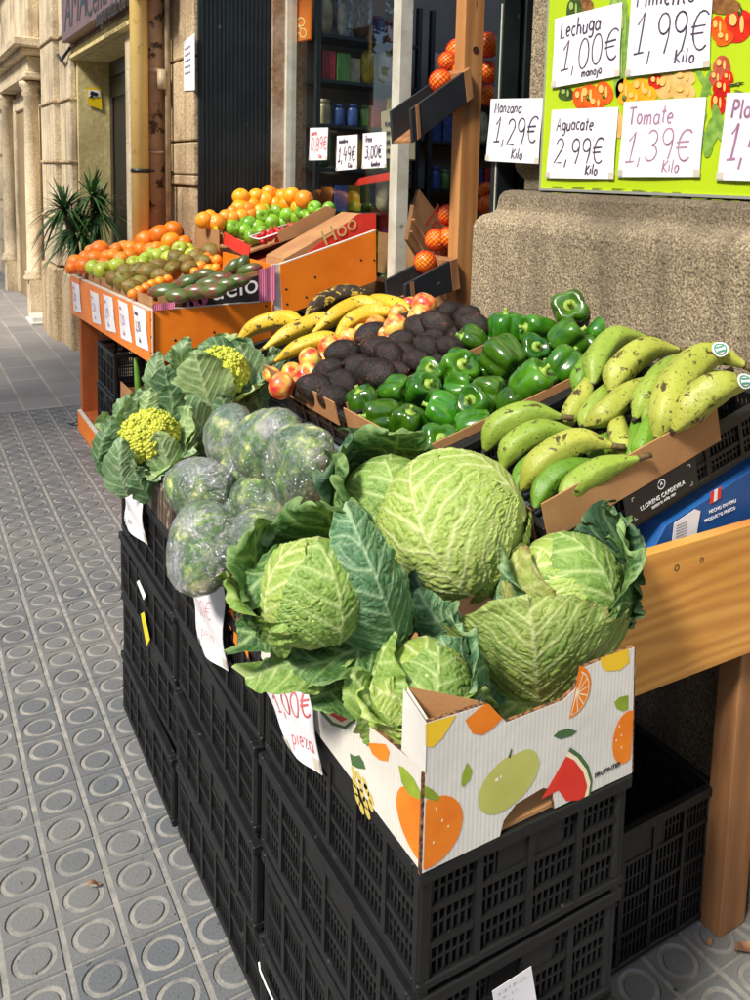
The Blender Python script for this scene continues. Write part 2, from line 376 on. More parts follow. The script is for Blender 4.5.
def quadfn(bl, br, tl, tr, n, bend=0):
    bl, br, tl, tr, n = map(Vector, (bl, br, tl, tr, n)); n = n.normalized(); W_ = (br-bl).length; H_ = (tl-bl).length
    def fn(u, v, l):
        s, t = u/W_, v/H_; p = (bl*(1-s)+br*s)*(1-t)+(tl*(1-s)+tr*s)*t
        return p+n*(l+bend*math.sin(PI*s)*(.4+.6*t)+bend*.5*math.sin(5*s+7*t))
    return fn, W_, H_
def font_text(name, body, size, mat_, parent, origin, ex, ey, extr=.0003, width=None, font_shear=0):
    """printed lettering turned into a mesh lying in the plane ex,ey"""
    cu = bpy.data.curves.new(name, 'FONT'); cu.body = body; cu.size = size; cu.extrude = extr; cu.resolution_u = 3; cu.shear = font_shear
    tmp = bpy.data.objects.new('tmp', cu); COL.objects.link(tmp)
    bpy.context.view_layer.update()
    dg = bpy.context.evaluated_depsgraph_get(); me = bpy.data.meshes.new_from_object(tmp.evaluated_get(dg))
    bpy.data.objects.remove(tmp); ex = Vector(ex).normalized(); ey = Vector(ey).normalized(); ez = ex.cross(ey)
    xs = [v.co.x for v in me.vertices]; k = width/(max(xs)-min(xs)) if width else 1
    base = WL[parent.name]; origin = Vector(origin)
    for v in me.vertices:
        v.co = origin+ex*v.co.x*k+ey*v.co.y*(k if width else 1)+ez*v.co.z-base
    me.materials.clear(); me.materials.append(mat_)
    return link(name, me, parent)

# ------------------------------------------------------------------ ground
def ground():
    m = bpy.data.materials.new('hydraulic_tile'); m.use_nodes = True; N = m.node_tree.nodes; L = m.node_tree.links; P = N['Principled BSDF']
    v = coords(N, L, 'Object', rnd=False)
    sep = N.new('ShaderNodeSeparateXYZ'); L.new(v, sep.inputs[0])
    cell = N.new('ShaderNodeVectorMath'); cell.operation = 'SNAP'; cell.inputs[1].default_value = (.2, .2, 10)
    off = N.new('ShaderNodeVectorMath'); off.operation = 'ADD'; off.inputs[1].default_value = (-.01+10, -.073+10, 0); L.new(v, off.inputs[0]); L.new(off.outputs[0], cell.inputs[0])
    wn = N.new('ShaderNodeTexWhiteNoise'); wn.noise_dimensions = '3D'; L.new(cell.outputs[0], wn.inputs['Vector'])
    tone = ramp(N, L, wn.outputs[0], [(0, srgb(98, 102, 106)), (.5, srgb(110, 113, 115)), (1, srgb(122, 122, 120))])
    g = noise(N, L, v, 260, 3, .7); tone = mixc(N, L, ramp(N, L, g, [(.35, (.55, .55, .55)), (.65, (0, 0, 0))]), tone, tuple(c*.55 for c in srgb(92, 96, 100)))
    dust = ramp(N, L, sep.outputs[2], [(0, (1, 1, 1)), (1, (0, 0, 0))])
    mp = N.new('ShaderNodeMapRange'); mp.inputs[1].default_value = -.0032; mp.inputs[2].default_value = -.0006; mp.inputs[3].default_value = 1; mp.inputs[4].default_value = 0
    L.new(sep.outputs[2], mp.inputs[0])
    dn = noise(N, L, v, 34, 4); dc = ramp(N, L, dn, [(.3, srgb(116, 116, 112)), (.6, srgb(160, 156, 146))])
    amt = mth(N, L, 'MULTIPLY', mp.outputs[0], ramp(N, L, noise(N, L, v, 9, 3), [(.25, (.45, .45, .45)), (.6, (1, 1, 1))]))
    col = mixc(N, L, amt, tone, dc)
    col = mixc(N, L, ramp(N, L, noise(N, L, v, 1.7, 5), [(.4, (0, 0, 0)), (.7, (.5, .5, .5))]), col, srgb(124, 122, 114))
    col = mixc(N, L, ramp(N, L, noise(N, L, v, 6, 6, .7), [(.58, (0, 0, 0)), (.68, (.4, .4, .4))]), col, srgb(64, 64, 66))
    col = mixc(N, L, ramp(N, L, noise(N, L, v, 48, 2, .5), [(.72, (0, 0, 0)), (.74, (.8, .8, .8))]), col, srgb(46, 44, 42))
    L.new(col, P.inputs['Base Color']); P.inputs['Roughness'].default_value = .72
    L.new(bumpn(N, L, g, .0012), P.inputs['Normal'])
    # one cell, repeated over the near pavement in real relief
    x0, y0, c = -.79, .273, .1; nx, ny = 24, 51; K = 24
    d = -.0035
    def ringxy(r): return [(r*math.cos(2*PI*i/K), r*math.sin(2*PI*i/K)) for i in range(K)]
    def sq(hx, hy):
        o = []
        for x, y in ringxy(1):
            s_ = 1/max(abs(x), abs(y)); o.append((x*s_*hx, y*s_*hy))
        return o
    vs, fs, base = [], [], 0
    for ix in range(nx):
        for iy in range(ny):
            cx, cy = x0+(ix+.5)*c, y0+(iy+.5)*c
            jz = random.uniform(-.0006, .0006)
            gx = .0052
            rings = [(ringxy(.001), .0002), (ringxy(.0265), 0), (ringxy(.028), d), (ringxy(.0365), d), (ringxy(.038), 0),
                     (sq(.05-gx-.0012, .05-.0036), 0), (sq(.05-gx, .05-.0024), d), (sq(.05, .05), d)]
            for r_, z in rings: vs += [(cx+x, cy+y, z+(jz if z > -.001 else 0)) for x, y in r_]
            for a_ in range(len(rings)-1):
                for i in range(K):
                    j = (i+1) % K; fs.append((base+a_*K+i, base+a_*K+K+i, base+a_*K+K+j, base+a_*K+j)[::-1])
            base += len(rings)*K
    me = mesh_np('pavement', np.array(vs), np.array(fs)[:, ::-1], m, False)
    o = link('pavement_tiles', me); tag(o, kind='structure')
    # plain slabs beyond and a wide base sheet
    m2 = bpy.data.materials.new('plain_paving'); m2.use_nodes = True; N = m2.node_tree.nodes; L = m2.node_tree.links; P = N['Principled BSDF']
    v = coords(N, L, 'Object', rnd=False)
    br = N.new('ShaderNodeTexBrick'); br.inputs['Scale'].default_value = 1; br.offset = .5
    br.inputs['Mortar Size'].default_value = .008; br.inputs['Brick Width'].default_value = .4; br.inputs['Row Height'].default_value = .2
    br.inputs['Color1'].default_value = (*srgb(150, 146, 140), 1); br.inputs['Color2'].default_value = (*srgb(132, 130, 128), 1); br.inputs['Mortar'].default_value = (*srgb(168, 162, 150), 1)
    rot = N.new('ShaderNodeMapping'); rot.inputs['Rotation'].default_value = (0, 0, PI/2); L.new(v, rot.inputs[0]); L.new(rot.outputs[0], br.inputs['Vector'])
    col = mixc(N, L, ramp(N, L, noise(N, L, v, 3, 5), [(.4, (0, 0, 0)), (.7, (.7, .7, .7))]), br.outputs[0], srgb(120, 116, 110))
    L.new(col, P.inputs['Base Color']); P.inputs['Roughness'].default_value = .7
    L.new(bumpn(N, L, noise(N, L, v, 180, 3), .002), P.inputs['Normal'])
    mb = MB(); Y = y0+ny*c
    mb.add([(-2.6, Y, 0), (3, Y, 0), (3, 60, 0), (-2.6, 60, 0)], [(0, 1, 2, 3)])
    mb.add([(x0+nx*c, -4, -.0005), (3, -4, -.0005), (3, Y, -.0005), (x0+nx*c, Y, -.0005)], [(0, 1, 2, 3)])
    mb.add([(-2.6, -4, -.0005), (x0, -4, -.0005), (x0, Y, -.0005), (-2.6, Y, -.0005)], [(0, 1, 2, 3)])
    mb.add([(x0, -4, -.0005), (x0+nx*c, -4, -.0005), (x0+nx*c, y0, -.0005), (x0, y0, -.0005)], [(0, 1, 2, 3)])
    o = obj('pavement', mb, m2); tag(o, kind='structure')
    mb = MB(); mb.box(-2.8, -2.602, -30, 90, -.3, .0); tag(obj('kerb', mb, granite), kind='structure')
    mb = MB(); mb.add([(-200, -200, -.14), (200, -200, -.14), (200, 200, -.14), (-200, 200, -.14)], [(0, 1, 2, 3)])
    tag(obj('road', mb, mat('asphalt', (.045, .045, .048), (.06, .06, .06), ns=40, rough=.9, bump=.003, bs=120)), kind='structure')
ground()
def yx(px, X, py=150): return at(px, py, 'x', X).y
# ------------------------------------------------------------------ near building: plinth, pilaster, shop front
def loft_rect(mb, x0, x1, y0, y1, secs, m=0, fix=('x1', 'y0')):
    """stack of rectangles inset from x0 and y1 sides"""
    vs = []
    for z, i in secs: vs += [(x0+i, y0, z), (x1, y0, z), (x1, y1-i, z), (x0+i, y1-i, z)]
    n = len(secs); fs = [(k*4+j, k*4+(j+1) % 4, k*4+4+(j+1) % 4, k*4+4+j) for k in range(n-1) for j in range(4)]
    fs += [(3, 2, 1, 0), tuple(range(4*n-4, 4*n))]; mb.add(vs, fs, m)
r = thing('shop_building', 'grey stone shop front building with granite plinth and pilaster beside the doorway', 'building', (1.6, 1, 0))
mb = MB(); loft_rect(mb, 1.36, 2.2, -3, 1.965, [(-.1, 0), (1.285, 0), (1.30, .004), (1.318, .016), (1.327, .036), (1.335, .045), (1.372, .05), (1.385, .058), (1.390, .075)])
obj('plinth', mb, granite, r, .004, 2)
mb = MB(); loft_rect(mb, 1.455, 2.2, -3, 1.885, [(1.391, .01), (1.42, .01), (1.44, -.006), (1.462, -.012), (1.482, -.006), (1.49, .006), (1.50, .012), (6, .012)])
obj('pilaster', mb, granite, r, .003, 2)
mb = MB(); mb.box(1.32, 1.9, 4.42, 4.98, -.1, 1.34); obj('pedestal', mb, oldstone, r, .01, 2)
mb = MB()
for z0, z1 in ((1.345, 1.395), (1.40, 1.565), (1.575, 1.99), (2.0, 2.5), (2.51, 3.1), (3.11, 9)): mb.box(1.30+(.03 if z0 < 1.4 and z0 > 1.38 else 0), 1.9, 4.405, 4.975, z0, z1)
obj('wall', mb, oldstone, r, .008, 2)
mb = MB(); mb.box(1.34, 1.9, 4.41, 4.97, 1.3, 9); obj('wall_core', mb, oldstone, r)
mb = MB(); mb.box(1.315, 1.9, -3, 5, 2.9, 9); obj('upper_wall', mb, oldstone, r)
# ribbed dark shutter panel closing the recess side
mb = MB(); y = 4.40
mb.box(1.32, 1.70, y-.02, y, 0, 2.9)
for i in range(17):
    x = 1.335+i*.0215; mb.box(x, x+.011, y-.025, y-.0195, 0, 2.9)
obj('shutter_panel', mb, dark_steel, r, .001)
mb = MB(); mb.box(1.703, 1.84, 4.36, 4.42, 0, 2.9); obj('jamb', mb, stone('peeling_jamb', srgb(132, 100, 70), srgb(150, 116, 84), srgb(104, 76, 52), 30, .002, srgb(200, 190, 170)), r, .003)
# interior
dark_wall = mat('interior_wall', srgb(160, 150, 136), srgb(140, 130, 118), ns=2, rough=.85)
mb = MB(); mb.box(1.83, 4.4, 4.43, 4.5, 0, 2.9); mb.box(4.4, 4.5, -1, 4.5, 0, 2.9); mb.box(2.2, 4.4, -1.1, -1, 0, 2.9)
obj('interior_wall', mb, dark_wall, r)
mb = MB(); mb.box(1.42, 1.9, -1, 4.43, 2.85, 2.899); obj('interior_ceiling', mb, dark_wall, r)  # ceiling cut short, roof behind left open so sky brightens the interior
mb = MB(); mb.box(1.78, 4.4, 1.97, 4.43, .0, .012); tag(obj('shop_floor', mb, mat('floor_tile', srgb(110, 90, 72), srgb(96, 78, 62), ns=4, rough=.4)), kind='structure')
# window and frames
wr = thing('shop_window', 'tall shop window in a cream metal frame with price notes taped to the glass', 'window', (1.8, 3.75, 0))
gl = bpy.data.materials.new('window_glass'); gl.use_nodes = True; N = gl.node_tree.nodes; L = gl.node_tree.links
N.remove(N['Principled BSDF']); t = N.new('ShaderNodeBsdfTransparent'); t.inputs[0].default_value = (.92, .95, .95, 1)
gg = N.new('ShaderNodeBsdfGlossy'); gg.inputs['Roughness'].default_value = .015; gg.inputs[0].default_value = (1, 1, 1, 1)
fr = N.new('ShaderNodeFresnel'); fr.inputs[0].default_value = 1.5; mx = N.new('ShaderNodeMixShader')
ge = N.new('ShaderNodeNewGeometry'); L.new(mth(N, L, 'MULTIPLY', fr.outputs[0], mth(N, L, 'SUBTRACT', 1, ge.outputs['Backfacing'])), mx.inputs[0]); L.new(t.outputs[0], mx.inputs[1]); L.new(gg.outputs[0], mx.inputs[2]); L.new(mx.outputs[0], N['Material Output'].inputs[0])
yl, yr = yx(290, 1.8), yx(398, 1.8)
mb = MB(); mb.box(1.80, 1.806, yr, yl, .75, 2.85); obj('pane', mb, gl, wr)
for nm, ya, yb in (('frame_post', yl-.005, yl+.035), ('frame_post', yr-.045, yr+.02)):
    mb = MB(); mb.box(1.772, 1.832, ya, yb, 0, 2.85); obj(nm, mb, white_paint, wr, .003)
mb = MB(); mb.box(1.775, 1.828, yr+.02, yl-.005, .70, .76); obj('frame_rail', mb, white_paint, wr, .003)
mb = MB(); mb.box(1.785, 1.82, yr+.02, yl-.005, .012, .70); obj('apron_panel', mb, dark_steel, wr)
# shutter guide beside the pilaster
g = thing('shutter_guide', 'dark green steel shutter guide at the edge of the stone pilaster', 'shutter guide', (1.5, 1.95, 0))
mb = MB(); mb.box(1.44, 1.50, 1.968, 2.0, 0, 2.9); mb.box(1.52, 1.56, 1.968, 2.0, 0, 2.9); mb.box(1.50, 1.52, 1.99, 2.0, 0, 2.9); obj('rail', mb, dark_steel, g, .002)
mb = MB(); mb.box(1.437, 1.4395, 1.971, 1.975, .9, 1.9); obj('seal', mb, white_paint, g)

# ------------------------------------------------------------------ neighbouring facade
fb = thing('cream_building', 'cream stone building with pilasters and a dark doorway further along the street', 'building', (1.3, 8, 0))
mb = MB()
yo0, yo1 = 5.45, 6.98
mb.box(1.2, 1.6, 4.985, yo0, -.1, 9); mb.box(1.2, 1.6, yo1, 30, -.1, 9); mb.box(1.2, 1.6, yo0, yo1, 2.22, 9)
obj('wall', mb, sandstone, fb)
mb = MB(); mb.box(1.203, 1.43, yo1-.006, yo1-.001, 0, 2.219); mb.box(1.203, 1.43, yo0, yo1-.006, 2.212, 2.2195); mb.box(1.196, 1.1995, yo1-.001, 7.02, 0, 2.23)
obj('reveal', mb, render_cream, fb)
mb = MB(); mb.box(1.43, 1.5, yo0, yo1, 0, 2.25)
d = obj('door', mb, mat('dark_door', srgb(34, 28, 26), srgb(24, 20, 20), ns=4, rough=.5), fb)
mb = MB()
mb.box(1.418, 1.4295, yo1-.10, yo1-.007, 0, 2.2); mb.box(1.418, 1.4295, 6.1, 6.2, 0, 2.0); mb.box(1.418, 1.4295, yo0, yo1-.1, 1.95, 2.1); mb.box(1.4, 1.4295, yo0, yo1-.1, 2.1, 2.2)
obj('door_frame', mb, mat('door_frame_paint', srgb(48, 38, 34), srgb(38, 30, 28), ns=4, rough=.4), d, .004)
# lintel strips under the sign
mb = MB(); mb.box(1.15, 1.2, 5.0, 7.05, 2.22, 2.25); mb.box(1.17, 1.2, 5.0, 7.05, 2.26, 2.30); obj('lintel_moulding', mb, render_cream, fb, .004)
# rusticated pilaster and its step
mb = MB()
for z0, z1 in ((.62, 1.005), (1.015, 1.455), (1.465, 1.93), (1.94, 2.42), (2.43, 3.0), (3.01, 3.6)):
    mb.box(1.10, 1.2, 7.52, 8.15, z0, z1); mb.box(1.15, 1.2, 7.06, 7.518, z0, z1)
obj('pilaster', mb, sandstone, fb, .012, 2)
for z in (1.0, 1.45, 1.925, 2.415, 3.0):
    mb = MB(); mb.box(1.085, 1.2, 7.5039, 8.17, z, z+.022); mb.box(1.135, 1.2, 7.05, 7.504, z+.0005, z+.0225); obj('pilaster_band', mb, oldstone, fb, .005)
mb = MB(); mb.box(1.075, 1.2, 7.5, 8.2, -.1, .60); mb.box(1.13, 1.2, 7.04, 7.499, -.1, .58); obj('pilaster_base', mb, oldstone, fb, .015, 2)
# portal with slim columns further on
yc = [8.95, 10.9]
for y in yc:
    mb = MB(); mb.box(1.06, 1.2, y-.12, y+.12, -.1, .34); mb.lathe((1.12, y, .34), [(.10, 0), (.105, .03), (.085, .06), (.09, .08), (.07, .10), (.068, .9), (.06, 1.72), (.08, 1.74), (.07, 1.78), (.1, 1.82), (.1, 1.86)], 18)
    obj('column', mb, sandstone, fb)
mb = MB(); mb.box(1.04, 1.2, 8.7, 11.2, 2.21, 2.27); mb.box(1.07, 1.2, 8.75, 11.1, 2.272, 2.42); mb.box(1.0, 1.2, 8.6, 11.3, 2.422, 2.47); mb.box(.94, 1.2, 8.5, 11.4, 2.472, 2.55)
mb.box(1.1, 1.2, 8.9, 11.1, 2.552, 3.3); mb.box(1.0, 1.2, 8.3, 12, 3.302, 3.38); mb.box(.92, 1.2, 8.25, 13, 3.382, 3.5)
obj('entablature', mb, sandstone, fb, .01)
mb = MB(); mb.box(1.16, 1.2, 9.1, 9.28, 0, 2.15); mb.box(1.16, 1.2, 10.6, 10.78, 0, 2.15); mb.box(1.16, 1.2, 9.28, 10.6, 2.0, 2.15); obj('door_surround', mb, sandstone, fb, .01)
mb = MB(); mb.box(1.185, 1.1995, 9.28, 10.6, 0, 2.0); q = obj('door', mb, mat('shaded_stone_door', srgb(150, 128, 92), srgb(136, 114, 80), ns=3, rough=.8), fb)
mb = MB(); mb.box(1.165, 1.185, 9.32, 9.42, .78, .95); obj('letter_plate', mb, dark_steel, q)
mb = MB()
for z in (.45, .98, 1.55, 2.1, 2.7): mb.box(1.17, 1.2, 11.5, 16, z, z+.45)
obj('stone_course', mb, sandstone, fb, .02)
mb = MB(); mb.box(1.02, 1.2, 8.4, 8.7, 0.003, .06); mb.box(1.0, 1.2, 8.35, 8.75, 0.002, .02); obj('door_step', mb, mat('marble', srgb(220, 216, 206), srgb(200, 196, 190), ns=8, rough=.3), fb, .004)
# sign over the doorway (lettering half hidden by the pipes)
s = thing('shop_sign', 'long brown fascia sign with dark lettering above the dark doorway', 'sign', (1.1, 6.3, 2.33))
y1s = yx(62, 1.1, 54)
mb = MB(); mb.box(1.1, 1.195, 4.6, y1s, 2.335, 2.72); obj('board', mb, mat('brown_sign', srgb(118, 84, 78), srgb(104, 74, 70), ns=5, rough=.5), s, .004)
font_text('lettering', 'AMA', .30, black_print, s, (1.0985, y1s-.12, 2.40), (0, -1, 0), (0, 0, 1), width=.85, font_shear=.3)
font_text('lettering', 'Centre de', .13, black_print, s, (1.0985, at(86, 19, 'x', 1.0985).y, at(86, 19, 'x', 1.0985).z), (0, -1, 0), (0, 0, 1), width=1.2)
font_text('lettering', 'seguretat de la dona', .08, black_print, s, (1.0985, at(96, 27, 'x', 1.0985).y, at(96, 27, 'x', 1.0985).z), (0, -1, 0), (0, 0, 1), width=1.3)
mb = MB(); mb.tube([(1.15, 7.0, 2.30), (1.12, 7.1, 2.24), (1.12, 7.2, 2.22), (1.13, 7.35, 2.26), (1.14, 7.5, 2.3)], .012, 6); obj('cable', mb, black_print, s)
# camera warning notice on the reveal
cn = thing('warning_notice', 'yellow camera warning notice curling off the cream door reveal', 'notice', (1.25, 6.96, 1.7))
p = [at(x, y, 'y', 6.965) for x, y in ((86, 88), (101, 87), (102, 110), (88, 105))]
mb = MB(); mb.quadslab(p, (0, -1, 0), .003); obj('plate', mb, mat('yellow_card', srgb(236, 206, 30), srgb(220, 190, 24), ns=6, rough=.4), cn)
p = [at(x, y, 'y', 6.960) for x, y in ((88, 90), (100, 90), (100, 97), (88, 97))]
mb = MB(); mb.quadslab(p, (0, -1, 0), .001); obj('white_field', mb, white_print, cn)
p0 = at(94, 93.5, 'y', 6.957)
mb = MB(); mb.quadslab([p0+Vector((a, 0, b)) for a, b in ((-.03, -.01), (.02, -.018), (.03, .004), (-.02, .018))], (0, -1, 0), .001)
mb.quadslab([p0+Vector((a, 0, b)) for a, b in ((-.034, -.03), (-.01, -.03), (-.008, -.012), (-.02, -.012))], (0, -1, 0), .001); obj('camera_symbol', mb, black_print, cn)

# pipes
ypipe = mat('yellow_pipe', srgb(228, 198, 124), srgb(214, 180, 104), ns=6, rough=.45, spots=(srgb(150, 112, 60), 11, .63, .1), spots2=(srgb(225, 222, 214), 7, .70, .03), scl=(1, 1, .6))
bpipe = mat('brown_pipe', srgb(172, 138, 106), srgb(150, 116, 86), ns=6, rough=.6, spots=(srgb(66, 46, 34), 13, .56, .08), spots2=(srgb(196, 180, 150), 9, .66, .04))
def pipe(name, label, px, X, rad, m, bands, cat='pipe'):
    y = yx(px, X); t = thing(name, label, cat, (X, y, 0))
    mb = MB(); mb.tube([(X, y, 0), (X, y, 6)], rad, 20); obj('tube', mb, m, t)
    for z, hh, k in bands:
        mb = MB(); mb.tube([(X, y, z), (X, y, z+hh)], rad*k, 20); mb.box(X, 1.3, y-.01, y+.01, z+.005, z+hh-.005); obj('clamp', mb, dark_steel if k < 1.1 else m, t)
    return y
pipe('drain_pipe', 'yellow painted downpipe with peeling stickers beside the brown pipe', 140, 1.13, .046, ypipe, [(1.40, .02, 1.08)])
pipe('drain_pipe', 'scuffed brown downpipe with a collar between yellow pipe and stone wall', 155, 1.22, .056, bpipe, [(1.50, .02, 1.14), (1.93, .03, 1.12)])
t = thing('conduit', 'thin beige conduit with junction box clipped to the weathered stone', 'conduit', (1.27, 4.98, 1))
y = yx(168, 1.27)
mb = MB(); mb.tube([(1.27, y, .9), (1.27, y, 4)], .014, 10); mb.tube([(1.25, y+.14, 1.2), (1.25, y+.14, 4)], .008, 8); obj('tube', mb, mat('conduit_paint', srgb(190, 172, 140), srgb(150, 130, 100), ns=12, rough=.5), t)
mb = MB(); mb.box(1.23, 1.29, y+.06, y+.12, 1.60, 1.72); obj('junction_box', mb, dark_steel, t, .003)
mb = MB(); mb.tube([(1.24, y, 1.85), (1.24, y, 1.95)], .024, 10); obj('coupling', mb, mat('conduit_paint', (0, 0, 0)), t)
# notice on weathered stone
fn, W_, H_ = quadfn((1.295, yx(184, 1.295), 1.83), (1.295, yx(195, 1.295), 1.82), (1.295, yx(184, 1.295), 2.08), (1.295, yx(195, 1.295), 2.10), (-1, 0, 0))
sheet('paper_notice', 'small printed white notice on the weathered stone above the fruit stand', 'notice', fn, W_, H_, [('nota anual lom', .02, .2-.03*k, .014, .002) for k in range(5)], ink_dark)

# ------------------------------------------------------------------ across the street: houses and street trees that shade and reflect
hb = mat('far_house_wall', srgb(168, 142, 108), srgb(150, 124, 92), ns=1, rough=.9)
for k, (y0, y1, hgt, lab) in enumerate(((-22, -6, 11, 'ochre apartment house across the road, nearest behind the viewer'), (-6, 7, 13, 'tall ochre apartment house directly across the road'), (7, 26, 10, 'lower ochre apartment house across the road, further along'))):
    t = thing('apartment_house', lab, 'building', (-14, (y0+y1)/2, 0), 'houses across the road')
    mb = MB(); mb.box(-20, -14, y0+.01, y1-.01, -.1, hgt); wall_ = obj('wall', mb, hb, t)
    yy = y0+1.5
    while yy < y1-1.5:
        for z in (1.0, 4.2, 7.4):
            if z+2 < hgt:
                mb = MB(); mb.box(-13.99, -13.93, yy, yy+1.1, z, z+1.9); obj('window', mb, mat('far_window', srgb(40, 46, 52), rough=.2), t)
        yy += 2.6
    mb = MB(); mb.box(-20.2, -13.6, y0, y1, hgt, hgt+.3); obj('roof', mb, oldstone, t)
leafm = mat('street_leaf', (.06, .12, .02), (.11, .18, .03), ns=3, rough=.6)
bark = mat('bark', srgb(120, 108, 88), srgb(84, 74, 60), ns=9, rough=.9, bump=.01, bs=20)
def street_tree(x, y, label, n, rad, z0, seed):
    rg = random.Random(seed); t = thing('street_tree', label, 'tree', (x, y, 0), 'street trees along the kerb')
    mb = MB(); mb.tube([(x, y, -.1), (x+.05, y, 1.6), (x-.05, y+.1, 3.2), (x, y, z0+.5)], [.17, .14, .12, .08], 12)
    lf = MB()
    for k in range(11):
        a = rg.uniform(0, 2*PI); e = rg.uniform(.2, 1.2); l = rg.uniform(.6, 1)*rad
        p0 = Vector((x, y, rg.uniform(2.9, z0+.4))); p1 = p0+Vector((math.cos(a)*math.cos(e), math.sin(a)*math.cos(e), math.sin(e)))*l
        pm = (p0+p1)/2+Vector((0, 0, .15)); mb.tube([p0, pm, p1], [.06, .04, .012], 6)
        for c in range(5):
            cc = p1+Vector([rg.gauss(0, .45) for _ in range(3)])
            for i in range(n):
                q = cc+Vector([rg.gauss(0, .33) for _ in range(3)]); u = Vector([rg.gauss(0, 1) for _ in range(3)]).normalized(); v = u.orthogonal().normalized(); s_ = rg.uniform(.05, .10)
                lf.add([q-u*s_, q+v*s_*.6, q+u*s_, q-v*s_*.6], [(0, 1, 2, 3)])
    obj('trunk', mb, bark, t); obj('crown', lf, leafm, t)
TREES = True
if TREES:
    street_tree(-3.6, -2.6, 'thin leafed street tree at the kerb behind the viewer', 26, 1.5, 4.6, 3)
    street_tree(-3.5, 4.4, 'street tree with open crown at the kerb beside the stalls', 30, 1.7, 4.8, 5)
    street_tree(-3.5, 10.5, 'street tree with open crown at the kerb, furthest along', 30, 1.7, 4.8, 8)
# ------------------------------------------------------------------ black plastic crates
def lattice(mb, p0, du, w_, h_, n, rows, solid=None, t=.008, pitch=.0095, diag=False):
    """perforated panel: p0 lower corner, du unit vector along, n outward normal"""
    du = Vector(du); n = Vector(n); z = Vector((0, 0, 1)); p0 = Vector(p0)
    def slab(u0, u1, z0, z1, out=0, tt=t):
        a = p0+du*u0+z*z0+n*out; b = p0+du*u1+z*z0+n*out
        mb.quadslab([a, b, b+z*(z1-z0), a+z*(z1-z0)], -n, tt)
    ys = [0]+list(rows)+[h_]
    for yy in ys[1:-1]: slab(0, w_, yy-.004, yy+.004, .003, t+.003)
    k = max(3, round(w_/.085)); 
    for i in range(k+1): slab(max(0, w_*i/k-.005), min(w_, w_*i/k+.005), 0, h_, .0045, t+.0045)
    nn = int(w_/pitch)
    for j in range(len(ys)-1):
        for i in range(nn):
            u = (i+.5)*w_/nn
            if solid and solid[0] < u < solid[1] and j in solid[2]: continue
            if diag:
                a = p0+du*(u-.002)+z*ys[j]; b = p0+du*(u+.007)+z*ys[j+1]
                mb.bar(a-n*.003, b-n*.003, .0028, .005)
            slab(u-.0017, u+.0017, ys[j], ys[j+1], 0, .006)
        if not diag:
            zm = (ys[j]+ys[j+1])/2; slab(0, w_, zm-.002, zm+.002, -.0005, .005)
    if solid:
        for j in solid[2]: slab(solid[0], solid[1], ys[j], ys[j+1], .0015, .006)
def make_crate(name, label, w_, d_, h_, rows, diag=False, m=None, group=None, solid=True, floor=True):
    """w along x, d along y, origin at the centre of the base"""
    m = m or blackp; t = thing(name, label, 'crate', (0, 0, 0), group); x, y = w_/2, d_/2; c = .018
    for (sx, sy) in ((-1, -1), (1, -1), (1, 1), (-1, 1)):
        mb = MB(); cx, cy = sx*(x-c/2), sy*(y-c/2)
        mb.add([(cx+a*c/2*k, cy+b*c/2*k, z) for z, k in ((0, .9), (.02, .92), (.022, 1.0), (h_-.016, 1.0)) for a, b in ((-.6, -1), (.6, -1), (1, -.6), (1, .6), (.6, 1), (-.6, 1), (-1, .6), (-1, -.6))],
               [(k*8+i, k*8+(i+1) % 8, k*8+8+(i+1) % 8, k*8+8+i) for k in range(3) for i in range(8)]+[tuple(range(8))[::-1], tuple(range(24, 32))])
        obj('corner_post', mb, m, t)
    hz = h_-.014
    for (p, du, L_, n) in (((-x+.004, -y+.004, .016), (1, 0, 0), w_-.008, (0, -1, 0)), ((x-.004, y-.004, .016), (-1, 0, 0), w_-.008, (0, 1, 0)),
                           ((-x+.004, y-.004, .016), (0, -1, 0), d_-.008, (-1, 0, 0)), ((x-.004, -y+.004, .016), (0, 1, 0), d_-.008, (1, 0, 0))):
        mb = MB(); top = len(rows)
        sol = (L_*.34, L_*.66, (top,)) if solid else None
        lattice(mb, p, du, L_, hz-.016, n, rows, sol, diag=diag); obj('side_panel', mb, m, t)
    mb = MB()
    for z0, z1, o in ((h_-.018, h_, .004), (0.008, .02, .001)):
        mb.box(-x-o, x+o, -y-o, -y+.012, z0, z1); mb.box(-x-o, x+o, y-.012, y+o, z0, z1)
        mb.box(-x-o, -x+.012, -y+.0121, y-.0121, z0+.0001, z1); mb.box(x-.012, x+o, -y+.0121, y-.0121, z0+.0001, z1)
    obj('rim', mb, m, t, .002)
    if floor:
        mb = MB(); nx_ = int(w_/.03); ny_ = int(d_/.03)
        for i in range(1, nx_): mb.box(-x+i*w_/nx_-.003, -x+i*w_/nx_+.003, -y+.005, y-.005, .006, .011)
        for i in range(1, ny_): mb.box(-x+.005, x-.005, -y+i*d_/ny_-.003, -y+i*d_/ny_+.003, .009, .015)
        obj('floor_grid', mb, m, t)
    return t

